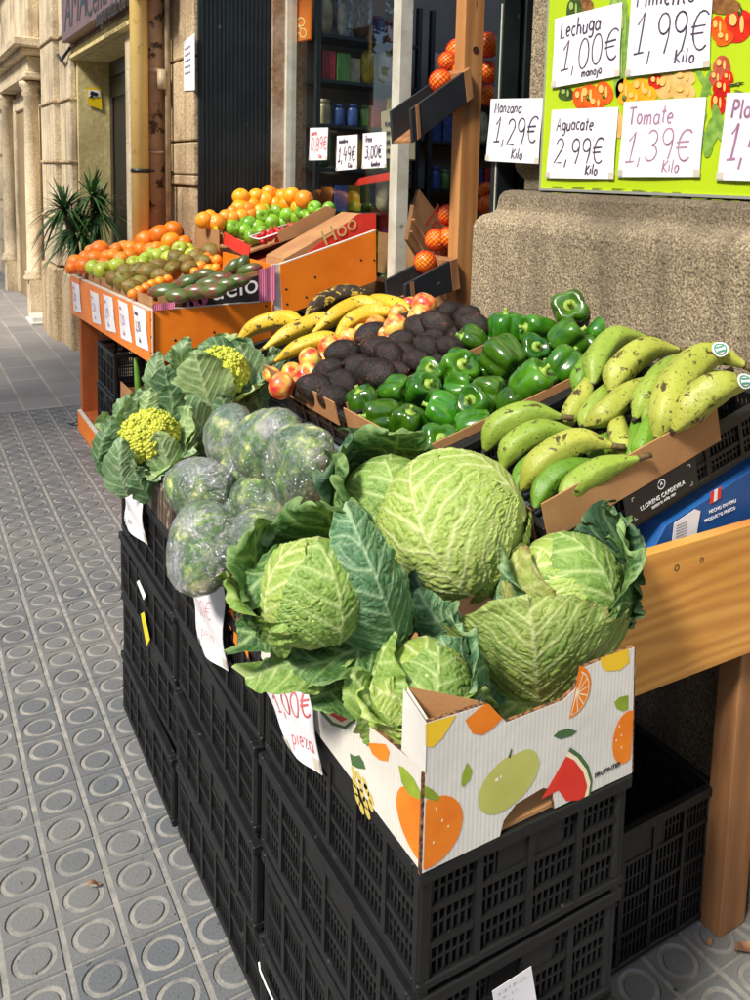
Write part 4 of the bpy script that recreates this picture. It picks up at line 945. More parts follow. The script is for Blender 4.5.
def blade(name, parent, pts, Wd, nrm, mat_, seed=1, cup=.5, ruf=.01, res=(64, 40), D=.02, puck=.0012, fine=80, mid=.005, prof=None, rf=14, lobed=0):
    P0, P1, P2 = [np.array(p, float) for p in pts]; ns, ntt = res; u = np.linspace(0, 1, ns)[:, None]; v = np.linspace(-1, 1, ntt)[None, :]
    C_ = (1-u)**2*P0+2*u*(1-u)*P1+u*u*P2; dT = 2*(1-u)*(P1-P0)+2*u*(P2-P1); dT /= np.linalg.norm(dT, axis=1)[:, None]
    n0 = np.array(nrm, float); N_ = n0-(dT@n0)[:, None]*dT; N_ /= np.linalg.norm(N_, axis=1)[:, None]; B_ = np.cross(dT, N_)
    seg = np.linalg.norm(np.diff(C_, axis=0), axis=1); s = np.concatenate([[0], np.cumsum(seg)]); L_ = s[-1]
    pr_ = prof(u) if prof else np.power(np.clip(np.sin(PI*np.power(u*.94+.03, .8)), 0, 1), .7)
    if lobed: pr_ = pr_*(1+lobed*np.sin(u*27+seed))
    w_ = Wd*pr_*(1+.14*(vnoise(u*12+seed, np.sign(v)*2.+seed)-.5)*2+.05*(vnoise(u*42+seed, np.sign(v)*5.+seed)-.5)*2)
    S = s[:, None]+0*v; T = v*w_; mk, h = veins(S, T, w_+0*v, seed, D=D, puck=puck, fine=fine, slope=.9, mid=mid)
    ed = np.clip(np.abs(v)**2+sm(u, .85, 1), 0, 1)
    off = cup*T*T/max(Wd, 1e-3)+h+ruf*ed*(np.sin(S/L_*rf+np.sign(v)*1.3+seed)*.7+(vnoise(S*50+seed, T*50)-.5)*1.3)
    P = C_[:, None, :]+B_[:, None, :]*(T*(1-.12*np.abs(v)*cup))[..., None]+N_[:, None, :]*off[..., None]-np.array(WL[parent.name])
    V = P.reshape(-1, 3); idx = np.arange(ns*ntt).reshape(ns, ntt); Q = np.stack([idx[:-1, :-1], idx[1:, :-1], idx[1:, 1:], idx[:-1, 1:]], -1).reshape(-1, 4)
    me = mesh_np(name, V, Q, mat_, True, {'vein': mk, 'rim': np.clip(sm(np.abs(v)+0*u, .88, 1), 0, 1), 'along': np.broadcast_to(u, mk.shape)})
    return link(name, me, parent)
def leafmat(name, c1, c2, vein, rim, rough=.5, vs=.75, rima=.5, brown=0, sss=.0, base=None):
    m = bpy.data.materials.new(name); m.use_nodes = True; N = m.node_tree.nodes; L = m.node_tree.links; P = N['Principled BSDF']
    v = coords(N, L); col = ramp(N, L, noise(N, L, v, 16, 5, .6), [(.34, c1), (.64, c2)])
    at_ = N.new('ShaderNodeAttribute'); at_.attribute_name = 'vein'; rm = N.new('ShaderNodeAttribute'); rm.attribute_name = 'rim'
    al = N.new('ShaderNodeAttribute'); al.attribute_name = 'along'
    if base: col = mixc(N, L, ramp(N, L, al.outputs['Fac'], [(.0, (.9, .9, .9)), (.55, (0, 0, 0))]), col, base)
    col = mixc(N, L, mth(N, L, 'MULTIPLY', rm.outputs['Fac'], rima), col, rim)
    col = mixc(N, L, mth(N, L, 'MULTIPLY', at_.outputs['Fac'], vs), col, vein)
    if brown:
        f = ramp(N, L, noise(N, L, v, 30, 5), [(.45, (0, 0, 0)), (.62, (1, 1, 1))]); f = mth(N, L, 'MULTIPLY', f, mth(N, L, 'MULTIPLY_ADD', rm.outputs['Fac'], .8*brown, .35*brown), clamp=True)
        col = mixc(N, L, f, col, srgb(112, 84, 48))
    L.new(col, P.inputs['Base Color']); P.inputs['Roughness'].default_value = rough; P.inputs['Specular IOR Level'].default_value = .35
    nb = bumpn(N, L, noise(N, L, v, 330, 3), .0010); L.new(nb, P.inputs['Normal'])
    # thin leaf lets some light through
    tr = N.new('ShaderNodeBsdfTranslucent'); L.new(mixc(N, L, 1, col, (1.2, 1.3, .5), 'MULTIPLY'), tr.inputs[0]); ms = N.new('ShaderNodeMixShader'); ms.inputs[0].default_value = .16
    L.new(P.outputs[0], ms.inputs[1]); L.new(tr.outputs[0], ms.inputs[2]); L.new(ms.outputs[0], N['Material Output'].inputs[0])
    return m
LM_light = leafmat('savoy_head_leaf', srgb(132, 160, 66), srgb(158, 182, 86), srgb(214, 220, 160), srgb(170, 188, 104), vs=.8, base=srgb(176, 190, 108))
LM_mid = leafmat('savoy_green_leaf', srgb(98, 134, 56), srgb(130, 162, 76), srgb(190, 206, 140), srgb(120, 146, 60), vs=.75)
LM_aged = leafmat('savoy_aged_leaf', srgb(134, 152, 74), srgb(158, 172, 88), srgb(204, 206, 144), srgb(120, 96, 56), vs=.6, brown=.8)
LM_front = leafmat('savoy_front_leaf', srgb(104, 134, 62), srgb(140, 160, 78), srgb(204, 212, 150), srgb(110, 110, 62), vs=.7, brown=.35)
LM_dark = leafmat('savoy_outer_leaf', srgb(44, 82, 42), srgb(72, 112, 54), srgb(150, 178, 112), srgb(130, 154, 94), vs=.8)
LM_blue = leafmat('savoy_blue_leaf', srgb(58, 100, 70), srgb(82, 126, 84), srgb(164, 192, 150), srgb(150, 168, 110), vs=.8)
LM_deep = leafmat('savoy_deep_leaf', srgb(34, 66, 46), srgb(52, 88, 62), srgb(118, 148, 110), srgb(96, 118, 84), vs=.75)

def cab(name_lab, px, py, y, rpx, sq=.93):
    c = at(px, py, 'y', y); r = rpx*depth(c)/F
    t = thing('savoy_cabbage', name_lab, 'cabbage', (c.x, c.y, c.z-r), 'savoy cabbages in the printed fruit box')
    view = (CAM-c).normalized(); right = RR; upv = view.cross(right).normalized()
    if upv.z < 0: upv = -upv
    def vd(a, b, s=1):
        k = a*a+b*b
        if k >= 1: a, b = a/math.sqrt(k)*.999, b/math.sqrt(k)*.999; k = .998
        return right*a+upv*b+view*(s*math.sqrt(1-k))
    return t, c, r, vd
def core(t, c, r, m, seed, vd):
    head_leaf('head', t, c, r, vd(0, -.9), vd(0, .9), W=1.56, phi=(-.0, PI), lay=-.035, mat_=m, seed=seed, res=(110, 110), puck=.002)
    head_leaf('head_back', t, c, r, vd(0, -.9), vd(0, .2, -1), W=1.56, phi=(-.0, PI), lay=-.035, mat_=m, seed=seed+3, res=(60, 60), puck=.002)
    return
# large pale head on top
t, c, r, vd = cab('large pale green savoy cabbage resting on top of the others, behind the rest', 454, 523, 1.0, 72.5)
core(t, c, r, LM_light, 2.2, vd)
ax = vd(0, -.6)
head_leaf('leaf', t, c, r, vd(.9, .05), vd(-.2, .95), W=1.25, phi=(.0, 2.5), lay=.0, mat_=LM_light, seed=4.4, puck=.0032)
head_leaf('leaf', t, c, r, vd(-.8, -.55), vd(-.3, .93), W=1.0, phi=(.0, 2.0), lay=.012, mat_=LM_light, seed=5.7, puck=.0032)
head_leaf('leaf', t, c, r, vd(.22, -.86), vd(-.55, .42), W=1.50, phi=(.0, 2.28), lay=.035, mat_=LM_light, seed=7.3, res=(190, 190), puck=.0042, D=.027, fine=55)
head_leaf('leaf', t, c, r, vd(.3, -.9, -1), vd(.97, .1), W=.8, phi=(.0, 1.5), lay=.05, mat_=LM_light, seed=9.3, puck=.0035, ruf=.02)
# right cabbage
t, c, r, vd = cab('savoy cabbage at the right corner of the box, wrapped by a large veined leaf', 566, 590, .87, 57)
core(t, c, r, LM_light, 12.2, vd)
head_leaf('leaf', t, c, r, vd(.7, -.6), vd(.1, .8), W=1.3, phi=(.0, 2.2), lay=.02, mat_=LM_mid, seed=14.1, puck=.0036)
head_leaf('leaf', t, c, r, vd(-.2, -.95), vd(-.45, .55), W=1.0, phi=(.0, 1.9), lay=.04, mat_=LM_light, seed=15.5, puck=.0036)
head_leaf('outer_leaf', t, c, r*1.06, vd(.2, -.7, -1), vd(.62, .76), W=1.0, phi=(.35, 2.35), lay=.10, flare=.10, tipf=.42, ruf=.085, mat_=LM_deep, seed=17.5, puck=.004, rf=12)
head_leaf('outer_leaf', t, c, r*1.05, vd(.8, -.5, -1), vd(.97, .1), W=1.0, phi=(.2, 1.7), lay=.10, flare=.1, tipf=.42, ruf=.09, mat_=LM_dark, seed=19.5, puck=.004, rf=12)
def pxl(lst, y): return [at(a_, b_, 'y', y+dy_) for a_, b_, dy_ in lst]
vw = (CAM-c).normalized()
fanp = lambda u: np.power(np.clip(np.sin(PI*np.power(u*.80+.10, .62)), 0, 1), .5)
blade('outer_leaf', t, pxl([(538, 700, -.075), (536, 655, -.125), (528, 596, -.085)], .87), 88*depth(c)/F*.93, vw+ZZ*.35, LM_front, seed=21.5, cup=-.62, ruf=.010, res=(150, 200), D=.024, puck=.0035, fine=60, mid=.005, prof=fanp, rf=7)
blade('outer_leaf', t, pxl([(498, 690, -.03), (470, 672, -.06), (436, 640, -.03)], .87), 26*depth(c)/F, vw+ZZ*.5, LM_blue, seed=27.5, cup=-.3, ruf=.012, res=(100, 80), D=.022, puck=.003, fine=70)
blade('outer_leaf', t, pxl([(470, 640, .0), (436, 632, -.02), (418, 588, .02)], .90), 20*depth(c)/F, vw+ZZ*.2, LM_blue, seed=28.5, cup=-.3, ruf=.010, res=(90, 70), D=.02, puck=.003, fine=70)
head_leaf('outer_leaf', t, c, r*1.05, vd(-.75, -.62), vd(-.60, .42), W=.98, phi=(-.1, 1.30), lay=.20, flare=.06, tipf=.03, ruf=.03, mat_=LM_aged, seed=23.5, res=(120, 120), puck=.0038)
head_leaf('outer_leaf', t, c, r*1.05, vd(-.7, -.7, -1), vd(-.95, -.2), W=1.0, phi=(.2, 1.5), lay=.22, flare=.2, tipf=.35, ruf=.09, mat_=LM_blue, seed=25.5, puck=.004)
# left cabbage
t, c, r, vd = cab('savoy cabbage on the street side with a blue green leaf folded over it', 313, 592, .93, 54)
core(t, c, r, LM_light, 32.2, vd)
head_leaf('leaf', t, c, r, vd(-.5, -.85), vd(-.35, .75), W=1.3, phi=(.0, 2.2), lay=.02, mat_=LM_light, seed=34.1, puck=.0036)
head_leaf('leaf', t, c, r, vd(.5, -.8), vd(.15, .6), W=1.15, phi=(.0, 2.0), lay=.045, mat_=LM_mid, seed=35.9, puck=.0038, res=(140, 140))
head_leaf('outer_leaf', t, c, r*1.08, vd(-.3, -.8, -1), vd(-.75, .66), W=1.25, phi=(.3, 2.05), lay=.12, flare=.12, tipf=.34, ruf=.09, mat_=LM_dark, seed=37.5, puck=.004, rf=12)
head_leaf('outer_leaf', t, c, r*1.08, vd(.2, -.2, -1), vd(.1, .98), W=1.3, phi=(.6, 2.15), lay=.14, flare=.12, tipf=.30, ruf=.10, mat_=LM_dark, seed=38.6, puck=.004, rf=13)
vw = (CAM-c).normalized()
tear = lambda u: np.power(np.clip(np.sin(PI*np.power(u*.90+.06, .78)), 0, 1), .62)
blade('outer_leaf', t, pxl([(400, 652, -.045), (384, 592, -.11), (344, 505, -.005)], .93), 38*depth(c)/F, vw+RR*.35, LM_blue, seed=41.5, cup=-.55, ruf=.011, res=(170, 110), D=.024, puck=.0035, fine=62, mid=.004, prof=tear, rf=9)
for (pts_, wd_, m_, sd_) in (([(352, 640, .0), (300, 662, -.04), (246, 678, .01)], 36, LM_mid, 43.5), ([(400, 622, -.02), (345, 668, -.06), (280, 668, -.02)], 32, LM_dark, 44.5), ([(300, 610, .02), (262, 622, -.02), (240, 650, .0)], 24, LM_dark, 46.5),
                        ([(404, 600, .0), (392, 640, -.03), (352, 668, .0)], 22, LM_dark, 47.5), ([(290, 560, .03), (252, 580, .0), (238, 612, .02)], 22, LM_dark, 48.5)):
    blade('outer_leaf', t, pxl(pts_, .93), wd_*depth(c)/F, vw*.7+ZZ*.7, m_, seed=sd_, cup=.2, ruf=.021, res=(120, 90), D=.022, puck=.0035, fine=66, rf=13, mid=.005)
head_leaf('outer_leaf', t, c, r*1.05, vd(-.4, -.9, -1), vd(-.93, -.3), W=1.1, phi=(.1, 1.45), lay=.15, flare=.14, tipf=.36, ruf=.10, mat_=LM_mid, seed=45.5, puck=.004, rf=11)
# low front cabbage
t, c, r, vd = cab('smaller savoy cabbage low in the front of the box, half covered by its neighbours', 425, 690, .84, 50)
core(t, c, r, LM_light, 52.2, vd)
head_leaf('leaf', t, c, r, vd(.0, -.95), vd(.2, .8), W=1.3, phi=(.0, 2.2), lay=.02, mat_=LM_mid, seed=54.1, puck=.0036)
head_leaf('outer_leaf', t, c, r, vd(-.6, -.8), vd(-.4, .8), W=1.0, phi=(.0, 1.9), lay=.12, flare=.10, tipf=.12, ruf=.07, mat_=LM_mid, seed=55.1, puck=.004, rf=12)
head_leaf('outer_leaf', t, c, r*1.05, vd(.1, -.99), vd(.75, -.1), W=1.1, phi=(.1, 1.5), lay=.10, flare=.12, tipf=.25, ruf=.07, mat_=LM_mid, seed=57.1, puck=.004, rf=12)
head_leaf('outer_leaf', t, c, r*1.1, vd(-.3, -.9, -1), vd(-.9, -.25), W=1.2, phi=(.1, 1.5), lay=.12, flare=.12, tipf=.22, ruf=.09, mat_=LM_light, seed=58.1, puck=.004, rf=12)
head_leaf('outer_leaf', t, c, r*1.12, vd(.8, -.3, -1), vd(.5, .75), W=1.1, phi=(.3, 1.9), lay=.14, flare=.12, tipf=.28, ruf=.09, mat_=LM_blue, seed=59.1, puck=.004, rf=12)
vw = (CAM-c).normalized()
for (pts_, wd_, m_, sd_) in (([(462, 650, .10), (432, 612, .09), (412, 570, .12)], 36, LM_deep, 78.), ([(330, 660, .12), (370, 640, .10), (410, 640, .13)], 30, LM_deep, 79.), ([(310, 700, .06), (340, 690, .05), (372, 672, .07)], 24, LM_dark, 80.), ([(400, 742, .0), (372, 712, .0), (350, 668, .02)], 24, LM_mid, 71.), ([(440, 716, -.02), (400, 700, -.05), (372, 690, -.02)], 22, LM_light, 72.), ([(560, 705, .0), (520, 706, -.03), (485, 700, .0)], 22, LM_mid, 73.), ([(470, 716, .0), (440, 690, -.02), (400, 655, .03)], 30, LM_mid, 74.),
                        ([(500, 690, .06), (470, 665, .05), (440, 640, .08)], 30, LM_dark, 75.), ([(330, 690, .1), (360, 665, .08), (392, 655, .1)], 24, LM_dark, 76.), ([(520, 715, .03), (500, 690, .02), (470, 676, .04)], 20, LM_mid, 77.)):
    blade('outer_leaf', t, pxl(pts_, .84), wd_*depth(c)/F, vw*.6+ZZ*.7, m_, seed=sd_, cup=-.35, ruf=.011, res=(80, 70), D=.022, puck=.003, fine=70, rf=12)
# back left cabbage
t, c, r, vd = cab('savoy cabbage at the back left with dark frilly outer leaves beside the wrapped heads', 388, 505, 1.12, 50)
core(t, c, r, LM_mid, 62.2, vd)
head_leaf('leaf', t, c, r, vd(.3, -.9), vd(-.1, .8), W=1.3, phi=(.0, 2.2), lay=.02, mat_=LM_mid, seed=64.1, puck=.0036)
head_leaf('outer_leaf', t, c, r*1.05, vd(-.6, -.3, -1), vd(-.85, .5), W=1.2, phi=(.2, 1.9), lay=.12, flare=.14, tipf=.38, ruf=.10, mat_=LM_deep, seed=65.1, puck=.004, rf=12)
head_leaf('outer_leaf', t, c, r*1.05, vd(.0, .2, -1), vd(.1, 1), W=1.3, phi=(.4, 1.75), lay=.10, flare=.12, tipf=.30, ruf=.10, mat_=LM_dark, seed=66.1, puck=.004, rf=12)
head_leaf('outer_leaf', t, c, r*1.05, vd(-.7, -.7, -1), vd(-.9, -.35), W=1.1, phi=(.2, 1.7), lay=.12, flare=.14, tipf=.45, ruf=.11, mat_=LM_dark, seed=67.1, puck=.004, rf=12)

# ------------------------------------------------------------------ film wrapped heads
wm = bpy.data.materials.new('wrapped_head'); wm.use_nodes = True; N = wm.node_tree.nodes; L = wm.node_tree.links; P = N['Principled BSDF']
v = coords(N, L)
col = ramp(N, L, noise(N, L, v, 22, 6, .68), [(.34, srgb(34, 60, 26)), (.48, srgb(56, 98, 32)), (.56, srgb(120, 152, 58)), (.65, srgb(226, 222, 150))])
col = mixc(N, L, ramp(N, L, noise(N, L, v, 9, 3), [(.5, (0, 0, 0)), (.66, (.85, .85, .85))]), col, srgb(58, 88, 74))
L.new(col, P.inputs['Base Color']); P.inputs['Roughness'].default_value = .6; L.new(bumpn(N, L, noise(N, L, v, 120, 4), .004), P.inputs['Normal'])
fm = bpy.data.materials.new('cling_film'); fm.use_nodes = True; N = fm.node_tree.nodes; L = fm.node_tree.links; N.remove(N['Principled BSDF'])
v = coords(N, L); vv = coords(N, L, 'Object', (1, 1.8, 1))
wr1 = noise(N, L, vv, 17, 7, .72, 1.6); wr2 = noise(N, L, v, 60, 5, .7, .8)
rid = mth(N, L, 'ABSOLUTE', mth(N, L, 'SUBTRACT', wr1, .5)); rid2 = mth(N, L, 'ABSOLUTE', mth(N, L, 'SUBTRACT', wr2, .5))
nb = bumpn(N, L, rid, .030); nb = bumpn(N, L, rid2, .008, 1, nb)
g1 = N.new('ShaderNodeBsdfGlossy'); g1.inputs['Roughness'].default_value = .10; g1.inputs[0].default_value = (1, 1, 1, 1); L.new(nb, g1.inputs['Normal'])
d1 = N.new('ShaderNodeBsdfDiffuse'); d1.inputs[0].default_value = (.86, .90, .92, 1); L.new(nb, d1.inputs['Normal'])
m1 = N.new('ShaderNodeMixShader'); m1.inputs[0].default_value = .32; L.new(g1.outputs[0], m1.inputs[1]); L.new(d1.outputs[0], m1.inputs[2])
tb = N.new('ShaderNodeBsdfTransparent'); m2 = N.new('ShaderNodeMixShader')
fz = ramp(N, L, rid, [(.0, (.92, .92, .92)), (.016, (.34, .34, .34)), (.05, (.10, .10, .10))])
fz2 = ramp(N, L, rid2, [(.0, (.28, .28, .28)), (.02, (.10, .10, .10)), (.06, (.02, .02, .02))])
fz3 = ramp(N, L, noise(N, L, v, 13, 4, .6), [(.52, (.0, .0, .0)), (.64, (.5, .5, .5))])
fz = mth(N, L, 'ADD', mth(N, L, 'MAXIMUM', fz, fz2), fz3, clamp=True)  # white creases and patches: wrinkle scatter plus highlights painted into the film
L.new(fz, m2.inputs[0]); L.new(tb.outputs[0], m2.inputs[1]); L.new(m1.outputs[0], m2.inputs[2]); L.new(m2.outputs[0], N['Material Output'].inputs[0])
WH = [(300, 468, 1.36, 41, 42, 'nearest the savoy leaves, on top of the pile'), (266, 442, 1.45, 37, 38, 'behind the topmost one, touching its left'), (231, 434, 1.62, 28, 30, 'at the back beside the cauliflower leaves'),
      (197, 487, 1.52, 36, 29, 'at the street edge behind the largest one'), (206, 545, 1.36, 37, 41, 'largest, hanging over the street edge above the long note'), (254, 541, 1.30, 29, 31, 'low at the front beside the folded savoy leaf'),
      (228, 508, 1.48, 26, 22, 'half hidden between the two street side ones'), (263, 500, 1.42, 30, 27, 'sunk in the middle under the topmost one'), (240, 472, 1.55, 22, 24, 'small, wedged under the two rear ones')]
for k, (px, py, y, rx, ry, where) in enumerate(WH):
    c = at(px, py, 'y', y); d_ = depth(c)/F; a, b = rx*d_, ry*d_
    t = thing('wrapped_vegetable', 'film wrapped green head '+where, 'wrapped vegetable', (c.x, c.y, c.z-b*.8), 'film wrapped heads in the middle box')
    view = (CAM-c).normalized(); upv = view.cross(RR).normalized(); upv = upv if upv.z > 0 else -upv
    M3 = Matrix((RR, upv, view)).transposed()
    rg = np.random.default_rng(100+k); lobes = [(Vector(rg.normal(size=3)).normalized(), rg.uniform(-.17, .17)) for _ in range(16)]
    def fn_(dd, th, ph, g=1.0, fold=0):
        q = 1+sum(w_*max(0, dd.dot(l))**5 for l, w_ in lobes)
        q += .022*math.sin(dd.x*13+k)*math.sin(dd.z*11)+.012*math.sin(dd.x*17+k)*math.sin(dd.y*15+2)+.008*math.sin(dd.z*31+dd.x*9)
        if fold: q += fold*math.sin(th*13+4*math.sin(ph*3+k))*.6+fold*.5*math.sin(th*31+ph*9+k)
        return Vector((dd.x*a, dd.y*b, dd.z*(a+b)/2))*q*g
    mb = MB(); mb.sphere(c, 1, 40, 28, fn_, 0, M3); obj('head', mb, wm, t)
    mb = MB(); mb.sphere(c, 1, 56, 36, lambda dd, th, ph: fn_(dd, th, ph, 1.015, .015), 0, M3); obj('film', mb, fm, t)
    if k == 0:   # loose twist of film
        mb = MB(); o0 = c+M3 @ Vector((a*.75, b*.3, .0)); vs = []
        for i in range(9):
            for j in range(7): vs.append(o0+M3 @ Vector((i*.0048, (j-3)*(.003+.0020*i)-.0035*i, .012*math.sin(i*1.3+j*1.9)*(.3+i*.1))))
        mb.add(vs, [(i*7+j, i*7+j+1, i*7+j+8, i*7+j+7) for i in range(8) for j in range(6)], 0, True); obj('film_tail', mb, fm, t)

# ------------------------------------------------------------------ green cauliflowers with their leaves
curdm = mat('green_curd', srgb(184, 192, 56), srgb(204, 206, 84), ns=40, rough=.65, bump=.003, bs=300, spots=(srgb(150, 170, 50), 30, .56, .15))
CL1 = leafmat('cauliflower_leaf', srgb(88, 124, 84), srgb(112, 146, 100), srgb(184, 202, 160), srgb(130, 156, 110), vs=.75, rough=.55)
CL2 = leafmat('cauliflower_leaf_light', srgb(116, 148, 92), srgb(140, 166, 104), srgb(200, 214, 168), srgb(150, 170, 110), vs=.75, rough=.55)
CL3 = leafmat('cauliflower_leaf_dark', srgb(52, 88, 58), srgb(78, 112, 72), srgb(150, 176, 130), srgb(90, 116, 80), vs=.7, rough=.55)
stalkm = mat('pale_stalk', srgb(186, 200, 136), srgb(168, 186, 112), ns=14, rough=.5)
def cauli(label, px, py, y, rpx, custom, n, seed, spread):
    c = at(px, py, 'y', y); d_ = depth(c)/F; r = rpx*d_; rg = random.Random(seed)
    t = thing('green_cauliflower', label, 'cauliflower', (c.x, c.y, c.z-r), 'green cauliflowers in the farthest box')
    mb = MB()
    up = (ZZ*.8+(CAM-c).normalized()*.6).normalized()
    for i in range(640):
        ph = math.acos(1-1.15*(i+.5)/640); th = i*2.39996; q = up.orthogonal().normalized(); q2 = up.cross(q)
        dd = up*math.cos(ph)+(q*math.cos(th)+q2*math.sin(th))*math.sin(ph); lump = 1+.10*math.sin(dd.x*9+seed)*math.sin(dd.y*11)+rg.uniform(-.05, .06)
        mb.sphere(c+dd*r*lump, r*rg.uniform(.06, .105), 6, 4)
    mb.sphere(c, r*.93, 16, 10); obj('curd', mb, curdm, t)
    view = (CAM-c).normalized(); upv = view.cross(RR).normalized(); upv = upv if upv.z > 0 else -upv
    low = c-up*r*1.0
    for i in range(n):
        a = 2*PI*i/n+rg.uniform(-.25, .25); q = up.orthogonal().normalized(); q2 = up.cross(q); rd = q*math.cos(a)+q2*math.sin(a)
        l = r*rg.uniform(1.5, 2.3)*spread; o1 = low+rd*r*1.25+up*r*rg.uniform(.2, .7); o2 = low+rd*(r*.7+l)+up*r*rg.uniform(.6, 2.0)
        if o2.z < .72: o2.z = .72
        m_ = rg.choice([CL1, CL1, CL2, CL3]); blade('leaf', t, (low+rd*r*.3, o1, o2), r*rg.uniform(.8, 1.25), -rd+up*.6, m_, seed=seed+i*1.37, cup=rg.uniform(.1, .5), ruf=.009, D=.017, rf=rg.uniform(12, 20), lobed=.06)
        mb = MB(); mb.tube([low+rd*r*.25, low+rd*r*.9+up*r*.1, o1*.6+(low+rd*r*.9)*.4], [.008, .007, .004], 7); obj('stalk', mb, stalkm, t)
    for (pts, wpx, m_, dy) in custom:
        P3 = [at(x, y_, 'y', y+dy+k_*.0) for k_, (x, y_) in enumerate(pts)]
        P3 = [p_+view*(.012 if k_ == 1 else 0) for k_, p_ in enumerate(P3)]
        blade('leaf', t, P3, wpx*d_, view+ZZ*.25, m_, seed=seed*3+wpx+pts[0][0], cup=-.25, ruf=.006, res=(80, 56), D=.018, mid=.006, rf=11, lobed=.04)
cauli('green cauliflower with open leaves at the street end of the farthest box', 150, 438, 1.90, 26,
      [(((172, 488), (168, 455), (156, 432)), 18, CL2, -.06), (((128, 496), (116, 468), (122, 438)), 15, CL1, -.06), (((190, 474), (198, 446), (186, 412)), 15, CL1, .02), (((112, 478), (104, 450), (112, 416)), 15, CL3, .02), (((150, 500), (140, 484), (134, 470)), 13, CL3, -.07), (((120, 430), (122, 410), (136, 394)), 12, CL1, .06), (((170, 420), (176, 400), (166, 384)), 14, CL3, .03), (((98, 462), (102, 440), (108, 428)), 9, CL3, -.03), (((188, 492), (184, 470), (176, 456)), 12, CL3, -.05), (((140, 420), (150, 402), (150, 388)), 11, CL2, .05), (((206, 470), (214, 448), (206, 430)), 12, CL3, .0)], 11, 3, .62)
cauli('larger green cauliflower half hidden by its broad grey green leaves, next to the orange panel', 222, 374, 2.08, 25,
      [(((212, 418), (206, 390), (194, 350)), 28, CL2, -.09), (((252, 412), (254, 375), (240, 345)), 23, CL1, -.01), (((266, 408), (276, 384), (272, 346)), 14, CL1, .06), (((180, 416), (166, 394), (166, 366)), 18, CL3, .0),
       (((200, 436), (192, 412), (180, 396)), 18, CL1, -.12), (((244, 366), (222, 340), (198, 348)), 12, CL3, .05), (((232, 430), (226, 410), (220, 394)), 14, CL3, -.12), (((160, 400), (150, 380), (160, 352)), 12, CL1, .1), (((176, 366), (180, 350), (190, 338)), 10, CL1, .08), (((222, 356), (228, 346), (236, 334)), 10, CL2, .1), (((262, 436), (262, 414), (256, 398)), 12, CL3, -.05), (((150, 424), (146, 404), (140, 388)), 12, CL3, .02), (((284, 380), (284, 362), (276, 348)), 9, CL3, .06)], 11, 9, .62)
# stray leaf between
# ------------------------------------------------------------------ orange display stand
ys = 3.28; ye = 5.0
OS = thing('display_stand', 'orange two tier fruit stand with white edged boards, full of oranges, mangos and apples', 'stand', (1.2, 4.1, 0))
fb_ = MB(); fb_.quadslab([(.80, ys, .682), (.80, ye, .622), (.80, ye, .832), (.80, ys, .884)], (1, 0, 0), .018)
FBd = obj('front_board', fb_, orange_panel, OS, .001)
mb = MB()
mb.bar((.809, ys, .886), (.809, ye, .834), .020, .004); mb.bar((.809, ys-.0015, .681), (.809, ys-.0015, .885), .020, .003); obj('edge_strip', mb, edge_white, FBd)
mb = MB(); mb.quadslab([(.82, ys, .682), (1.285, ys, .705), (1.285, ys, .896), (.82, ys, .884)], (0, 1, 0), .018); e1 = obj('end_board', mb, orange_panel, OS, .001)
mb = MB(); mb.bar((.82, ys+.009, .886), (1.285, ys+.009, .898), .018, .003); obj('edge_strip', mb, edge_white, e1)
q = [at(a, b, 'y', ys) for a, b in ((283, 316), (376.5, 281), (376, 230.7), (280, 265))]
mb = MB(); mb.quadslab(q, (0, 1, 0), .018); e2 = obj('end_board', mb, orange_panel, OS, .001)
mb = MB(); mb.bar(q[3]+Vector((0, .009, .002)), q[2]+Vector((0, .009, .002)), .018, .004); mb.quadslab([q[0]+Vector((-.032, .004, 0)), q[0]+Vector((0, .004, 0)), q[3]+Vector((0, .004, .003)), q[3]+Vector((-.030, .004, .003))], (0, 1, 0), .02); obj('edge_strip', mb, edge_white, e2)
def screws(par, pts, y, nm='screw'):
    for a, b in pts:
        p = at(a, b, 'y', y); mb = MB(); mb.tube([(p.x, y-.0016, p.z), (p.x, y+.001, p.z)], .005, 8); obj(nm, mb, dark_steel, par)
screws(e1, ((152, 320), (152, 337), (152, 353), (175, 340), (215, 336), (266, 306), (214, 332)), ys); screws(e2, ((286, 289), (287, 304), (315, 277), (361, 260), (374, 260), (306, 297)), ys)
q0, q1 = q[3], q[2]
k2 = (q1.z-q0.z)/(q1.x-q0.x)
mb = MB(); mb.quadslab([(.82, ys+.02, .80), (1.29, ys+.02, .84), (1.29, ye, .84), (.82, ye, .78)], (0, 0, -1), .012); obj('shelf', mb, orange_wood, OS)
mb = MB(); mb.quadslab([(q0.x, ys+.02, q0.z-.10), (q1.x, ys+.02, q1.z-.10), (q1.x, ye-.5, q1.z-.10), (q0.x, ye-.5, q0.z-.10)], (0, 0, -1), .012); obj('shelf', mb, orange_wood, OS)
mb = MB(); mb.quadslab([(q0.x, ys+.02, .72), (q0.x, ye-.5, .72), (q0.x, ye-.5, q0.z-.01), (q0.x, ys+.02, q0.z-.01)], (1, 0, 0), .014); obj('riser_board', mb, orange_panel, OS)
for x, y in ((.822, ye-.16), (.822, ys+.03), (1.24, ys+.03), (1.66, ys+.03), (1.24, ye-.16)):
    mb = MB(); mb.box(x, x+.09 if x < .9 else x+.06, y, y+.05, 0, .70 if x < 1.3 else .96); obj('leg', mb, orange_wood if x < .9 else wood_pine, OS, .002)
mb = MB(); mb.box(.80, .818, 3.45, 4.86, .0, .105); bb_ = obj('base_board', mb, orange_panel, OS, .001)
mb = MB(); mb.bar((.809, 3.45, .108), (.809, 4.86, .108), .02, .005); obj('edge_strip', mb, edge_white, bb_)
